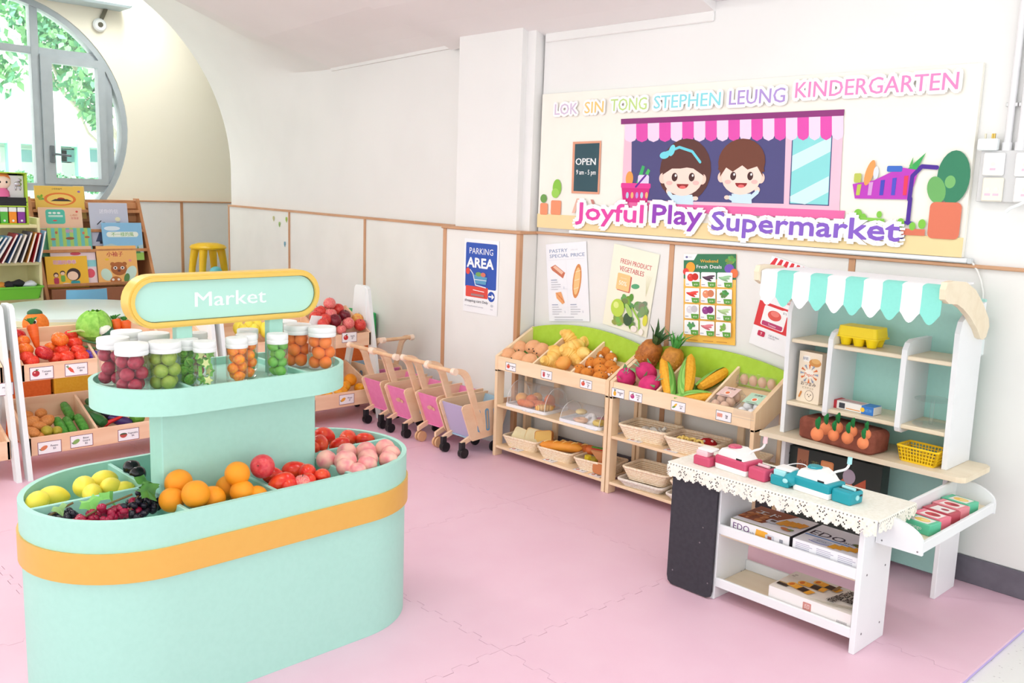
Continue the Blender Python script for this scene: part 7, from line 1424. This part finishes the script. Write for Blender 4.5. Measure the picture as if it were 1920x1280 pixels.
# --- yellow shelf at the edge of the picture
XY = -7.45; SY = mat((236, 228, 176), .5, (230, 222, 168), 10); yr = at_x(78, 480, XY).y
t = thing('yellow_shelf', 'pale yellow open shelf with books and green bin beside the display', 'shelf', (XY-.15, yr-.45, 0))
zz = [at_x(40, 421, XY).z, at_x(40, 491, XY).z, at_x(40, 559, XY).z, .25]
q = MB(); q.box((-.15, .43, 0), (.15, .45, zz[0]+.05), .003); q.build('side_panel', SY, t); q = MB(); q.box((-.15, -.45, 0), (.15, -.43, zz[0]+.05), .003); q.build('side_panel', SY, t); q = MB(); q.box((-.155, -.45, 0), (-.145, .45, zz[0])); q.build('back_panel', SY, t)
for z in zz: q = MB(); q.box((-.15, -.43, z-.025), (.15, .43, z), .003); q.build('shelf_board', SY, t)
bc = [(110, 160, 150), (90, 150, 200), (200, 214, 226), (176, 70, 80), (70, 110, 160), (230, 220, 200), (96, 96, 110), (220, 150, 70), (190, 50, 60), (120, 170, 210)]
for i in range(10):
    y = yr-.42+.042*i; o = thing('picture_book', ordinal(i, 10) + ' leaning book on the yellow shelf', 'book', (XY-.13, y, zz[1]+.001), 0, 'books on the yellow shelf'); o.rotation_euler = (-.62+.045*i, 0, 0)
    q = MB(); q.box((0, 0, .0), (.2, .014, .24-.008*(i % 3)), .001); q.build('cover', mat(bc[i], .4), o); q = MB(); q.box((.002, .002, .002), (.2008, .012, .232-.008*(i % 3))); q.build('pages', mat((244, 238, 228), .7), o)
GB = mat((112, 200, 60), .35); p = at_x(36, 540, XY); t = thing('plastic_bin', 'lime green plastic bin on the lower yellow shelf', 'bin', (XY-.02, p.y-.03, zz[2]+.001))
q = MB(); V = [(x*s_, y*s_, z) for z, s_ in ((0, .85), (.09, 1), (.09, .96), (.006, .81)) for x, y in rrect(-.12, -.17, .12, .17, .02, 4)]; m_ = len(V)//4; q.add(V, [(r*m_+i, r*m_+(i+1) % m_, (r+1)*m_+(i+1) % m_, (r+1)*m_+i) for r in range(3) for i in range(m_)] + [list(range(m_))[::-1], list(range(3*m_, 4*m_))]); q.build('tub', GB, t)
q = MB(); q.ring(rrect(-.128, -.178, .128, .178, .024, 4), rrect(-.116, -.166, .116, .166, .02, 4), 'z', .085, .096); q.build('rim', GB, t)
for i, (c, dy, dz) in enumerate((((40, 40, 46), .02, .11), ((50, 46, 52), -.05, .10), ((230, 236, 244), .10, .10), ((226, 150, 60), -.10, .095))): q = MB(); q.ell((0, 0, 0), (.05, .06, .025), 12, 8, 0, lambda v: (v[0], v[1], v[2]*(1+.3*math.sin(4*v[1])))); tag(q.build('cloth_piece', mat(c, .8), None, (XY-.02, p.y-.03+dy, zz[2]+dz)), ('black', 'charcoal', 'white', 'orange')[i] + ' cloth piece lying in the lime green bin', 'cloth')
# box with a doll window and a row of binders on top
p0, p1 = at_x(-30, 321, XY), at_x(53, 416, XY); w_ = p1.y-p0.y; z0 = zz[0]+.001; h_ = p0.z-z0
t = thing('toy_box', 'black box with lime edge and doll window on the yellow shelf', 'box', (XY, (p0.y+p1.y)/2, z0)); LM = mat((176, 214, 60), .5)
q = MB(); q.box((-.2, -w_/2, 0), (-.19, w_/2, h_)); q.build('back', BLACK, t)
for s_ in (-1, 1): q = MB(); q.box((-.2, s_*w_/2-.006, 0), (0, s_*w_/2+.006, h_), .001); q.build('side', LM, t)
for z in (0, h_*.34, h_*.42, h_-.008): q = MB(); q.box((-.2, -w_/2, z), (0, w_/2, z+.008)); q.build('board', LM if z < h_*.4 or z > h_*.8 else BLACK, t)
q = MB(); q.box((-.012, -w_/2, h_*.35), (-.004, w_/2, h_*.52)); q.build('band', BLACK, t); q = MB(); q.box((-.05, .02, h_*.5), (-.04, w_/2-.01, h_*.94)); q.build('insert', mat((226, 226, 228), .4), t)
for i, c in enumerate(((40, 160, 220), (220, 50, 130), (90, 190, 70), (246, 150, 40), (140, 60, 160))):
    y = w_/2-.03-.058*(4-i); o = thing('binder', ('blue', 'magenta', 'green', 'orange', 'purple')[i] + ' spined binder in the toy box base', 'binder', (XY-.1, (p0.y+p1.y)/2+y-.01, z0+.0085), 0, 'binders in the toy box'); q = MB(); q.box((-.08, -.025, 0), (.09, .025, h_*.22), .002); q.build('spine', mat(c, .45), o); q = MB(); q.box((-.08, -.025, h_*.22), (.09, .025, h_*.31), .002); q.build('white_top', WHITE, o); q = MB(); q.cyl((.0895, 0, h_*.05), (.0915, 0, h_*.05), .008, seg=10); q.build('dot', WHITE, o)
c = at_x(5, 347, XY-.03); t = thing('doll', 'small doll with orange hair in the toy box window', 'doll', (XY-.05, c.y, z0+h_*.53)); q = MB(); q.ell((0, 0, h_*.28), (.04, .06, .055), 18, 12); q.build('head', mat((250, 224, 204), .5), t); q = MB(); q.ell((-.012, 0, h_*.28+.022), (.042, .066, .05), 18, 12); q.build('hair', mat((240, 140, 80), .6), t); q = MB(); q.lathe([(.05, 0), (.045, .04), (.02, h_*.18)], 14); q.build('dress', mat((226, 110, 160), .6), t)
for s_ in (-1, 1): q = MB(); q.ell((.038, .022*s_, h_*.28), (.004, .007, .009), 10, 6); q.build('eye', BLACK, t)
c = at_x(34, 345, XY-.03); t = thing('silver_ornament', 'small silver animal ornament beside the doll', 'ornament', (XY-.036, c.y, c.z)); q = MB(); q.ell((0, 0, 0), (.006, .025, .018), 12, 8); q.ell((0, .012, .028), (.006, .014, .011), 10, 8); q.ell((0, -.016, -.03), (.005, .007, .018), 8, 6); q.ell((0, .014, -.03), (.005, .007, .018), 8, 6); q.build('figure', mat((190, 190, 196), .25, metal=.9), t)
# --- yellow stool on a low white cabinet, in the alcove corner
XC = -8.95; p = at_x(390, 463, XC); zc_ = p.z-.31
t = thing('low_cabinet', 'low white cabinet under the yellow stool', 'cabinet', (XC, p.y, 0)); q = MB(); q.box((-.3, -.45, 0), (.3, .45, zc_-.02), .004); q.build('body', WHITE, t); q = MB(); q.box((-.31, -.46, zc_-.02), (.31, .46, zc_), .003); q.build('top', WHITE, t)
for s_ in (-1, 1): q = MB(); q.box((.3, s_*.22-.21, .05), (.312, s_*.22+.21, zc_-.04), .002); d_ = q.build('door', WHITE, t); q = MB(); q.cyl((.312, s_*.03, zc_*.5), (.33, s_*.03, zc_*.5), .012); q.build('knob', CHROME, d_)
YS_ = mat((252, 208, 40), .35, (248, 200, 30), 8); t = thing('yellow_stool', 'yellow plastic four legged stool standing in the alcove corner', 'stool', (XC, p.y, zc_))
q = MB(); q.lathe([(0, .285), (.15, .287), (.178, .298), (.18, .31), (.165, .33), (.10, .35), (0, .356)], 32); q.build('seat', YS_, t)
for k in range(4):
    a = PI/4+k*PI/2; c, s_ = math.cos(a), math.sin(a); q = MB(); q.tube([(c*r, s_*r, z) for r, z in ((.11, .30), (.135, .275), (.15, .2), (.165, .1), (.172, 0))], [.035, .042, .038, .034, .034], 12); q.build('leg', YS_, t)
p = at_x(405, 516, XC+.2); q = MB(); q.ell((0, 0, 0), .065, 20, 14); tag(q.build('ball', mat((120, 214, 226), .35), None, (XC+.2, p.y, zc_+.065)), 'small cyan ball beside the yellow stool', 'ball')
# --- stickers on the wainscot
for i, (px, py, c) in enumerate(((513, 410, (206, 206, 150)), (524, 421, (170, 206, 130)), (537, 412, (180, 210, 100)), (534, 458, (130, 180, 200)))):
    k = (WY1-WY0)/(WX1-WX0); d = ray(px, py); s_ = (WY0-k*WX0-.003)/(d.y-k*d.x); v = CAM+d*s_
    q = MB(); A_ = 1/math.hypot(1, k); U = Vector((A_, k*A_, 0))
    for (a, b, r) in ((-.008, .006, .013), (.008, .008, .012), (0, -.008, .010)):
        n0 = len(q.v); q.add([U*(a+r*math.cos(2*PI*j/10))+Vector((0, 0, b+1.4*r*math.sin(2*PI*j/10))) for j in range(10)], [list(range(10))])
    tag(q.build('wall_sticker', mat(c, .6), None, v, fix=False), ('pale yellow butterfly', 'small green leaf', 'lime green bird', 'blue flower')[i] + ' sticker on the white wainscot', 'sticker', 'wall stickers')
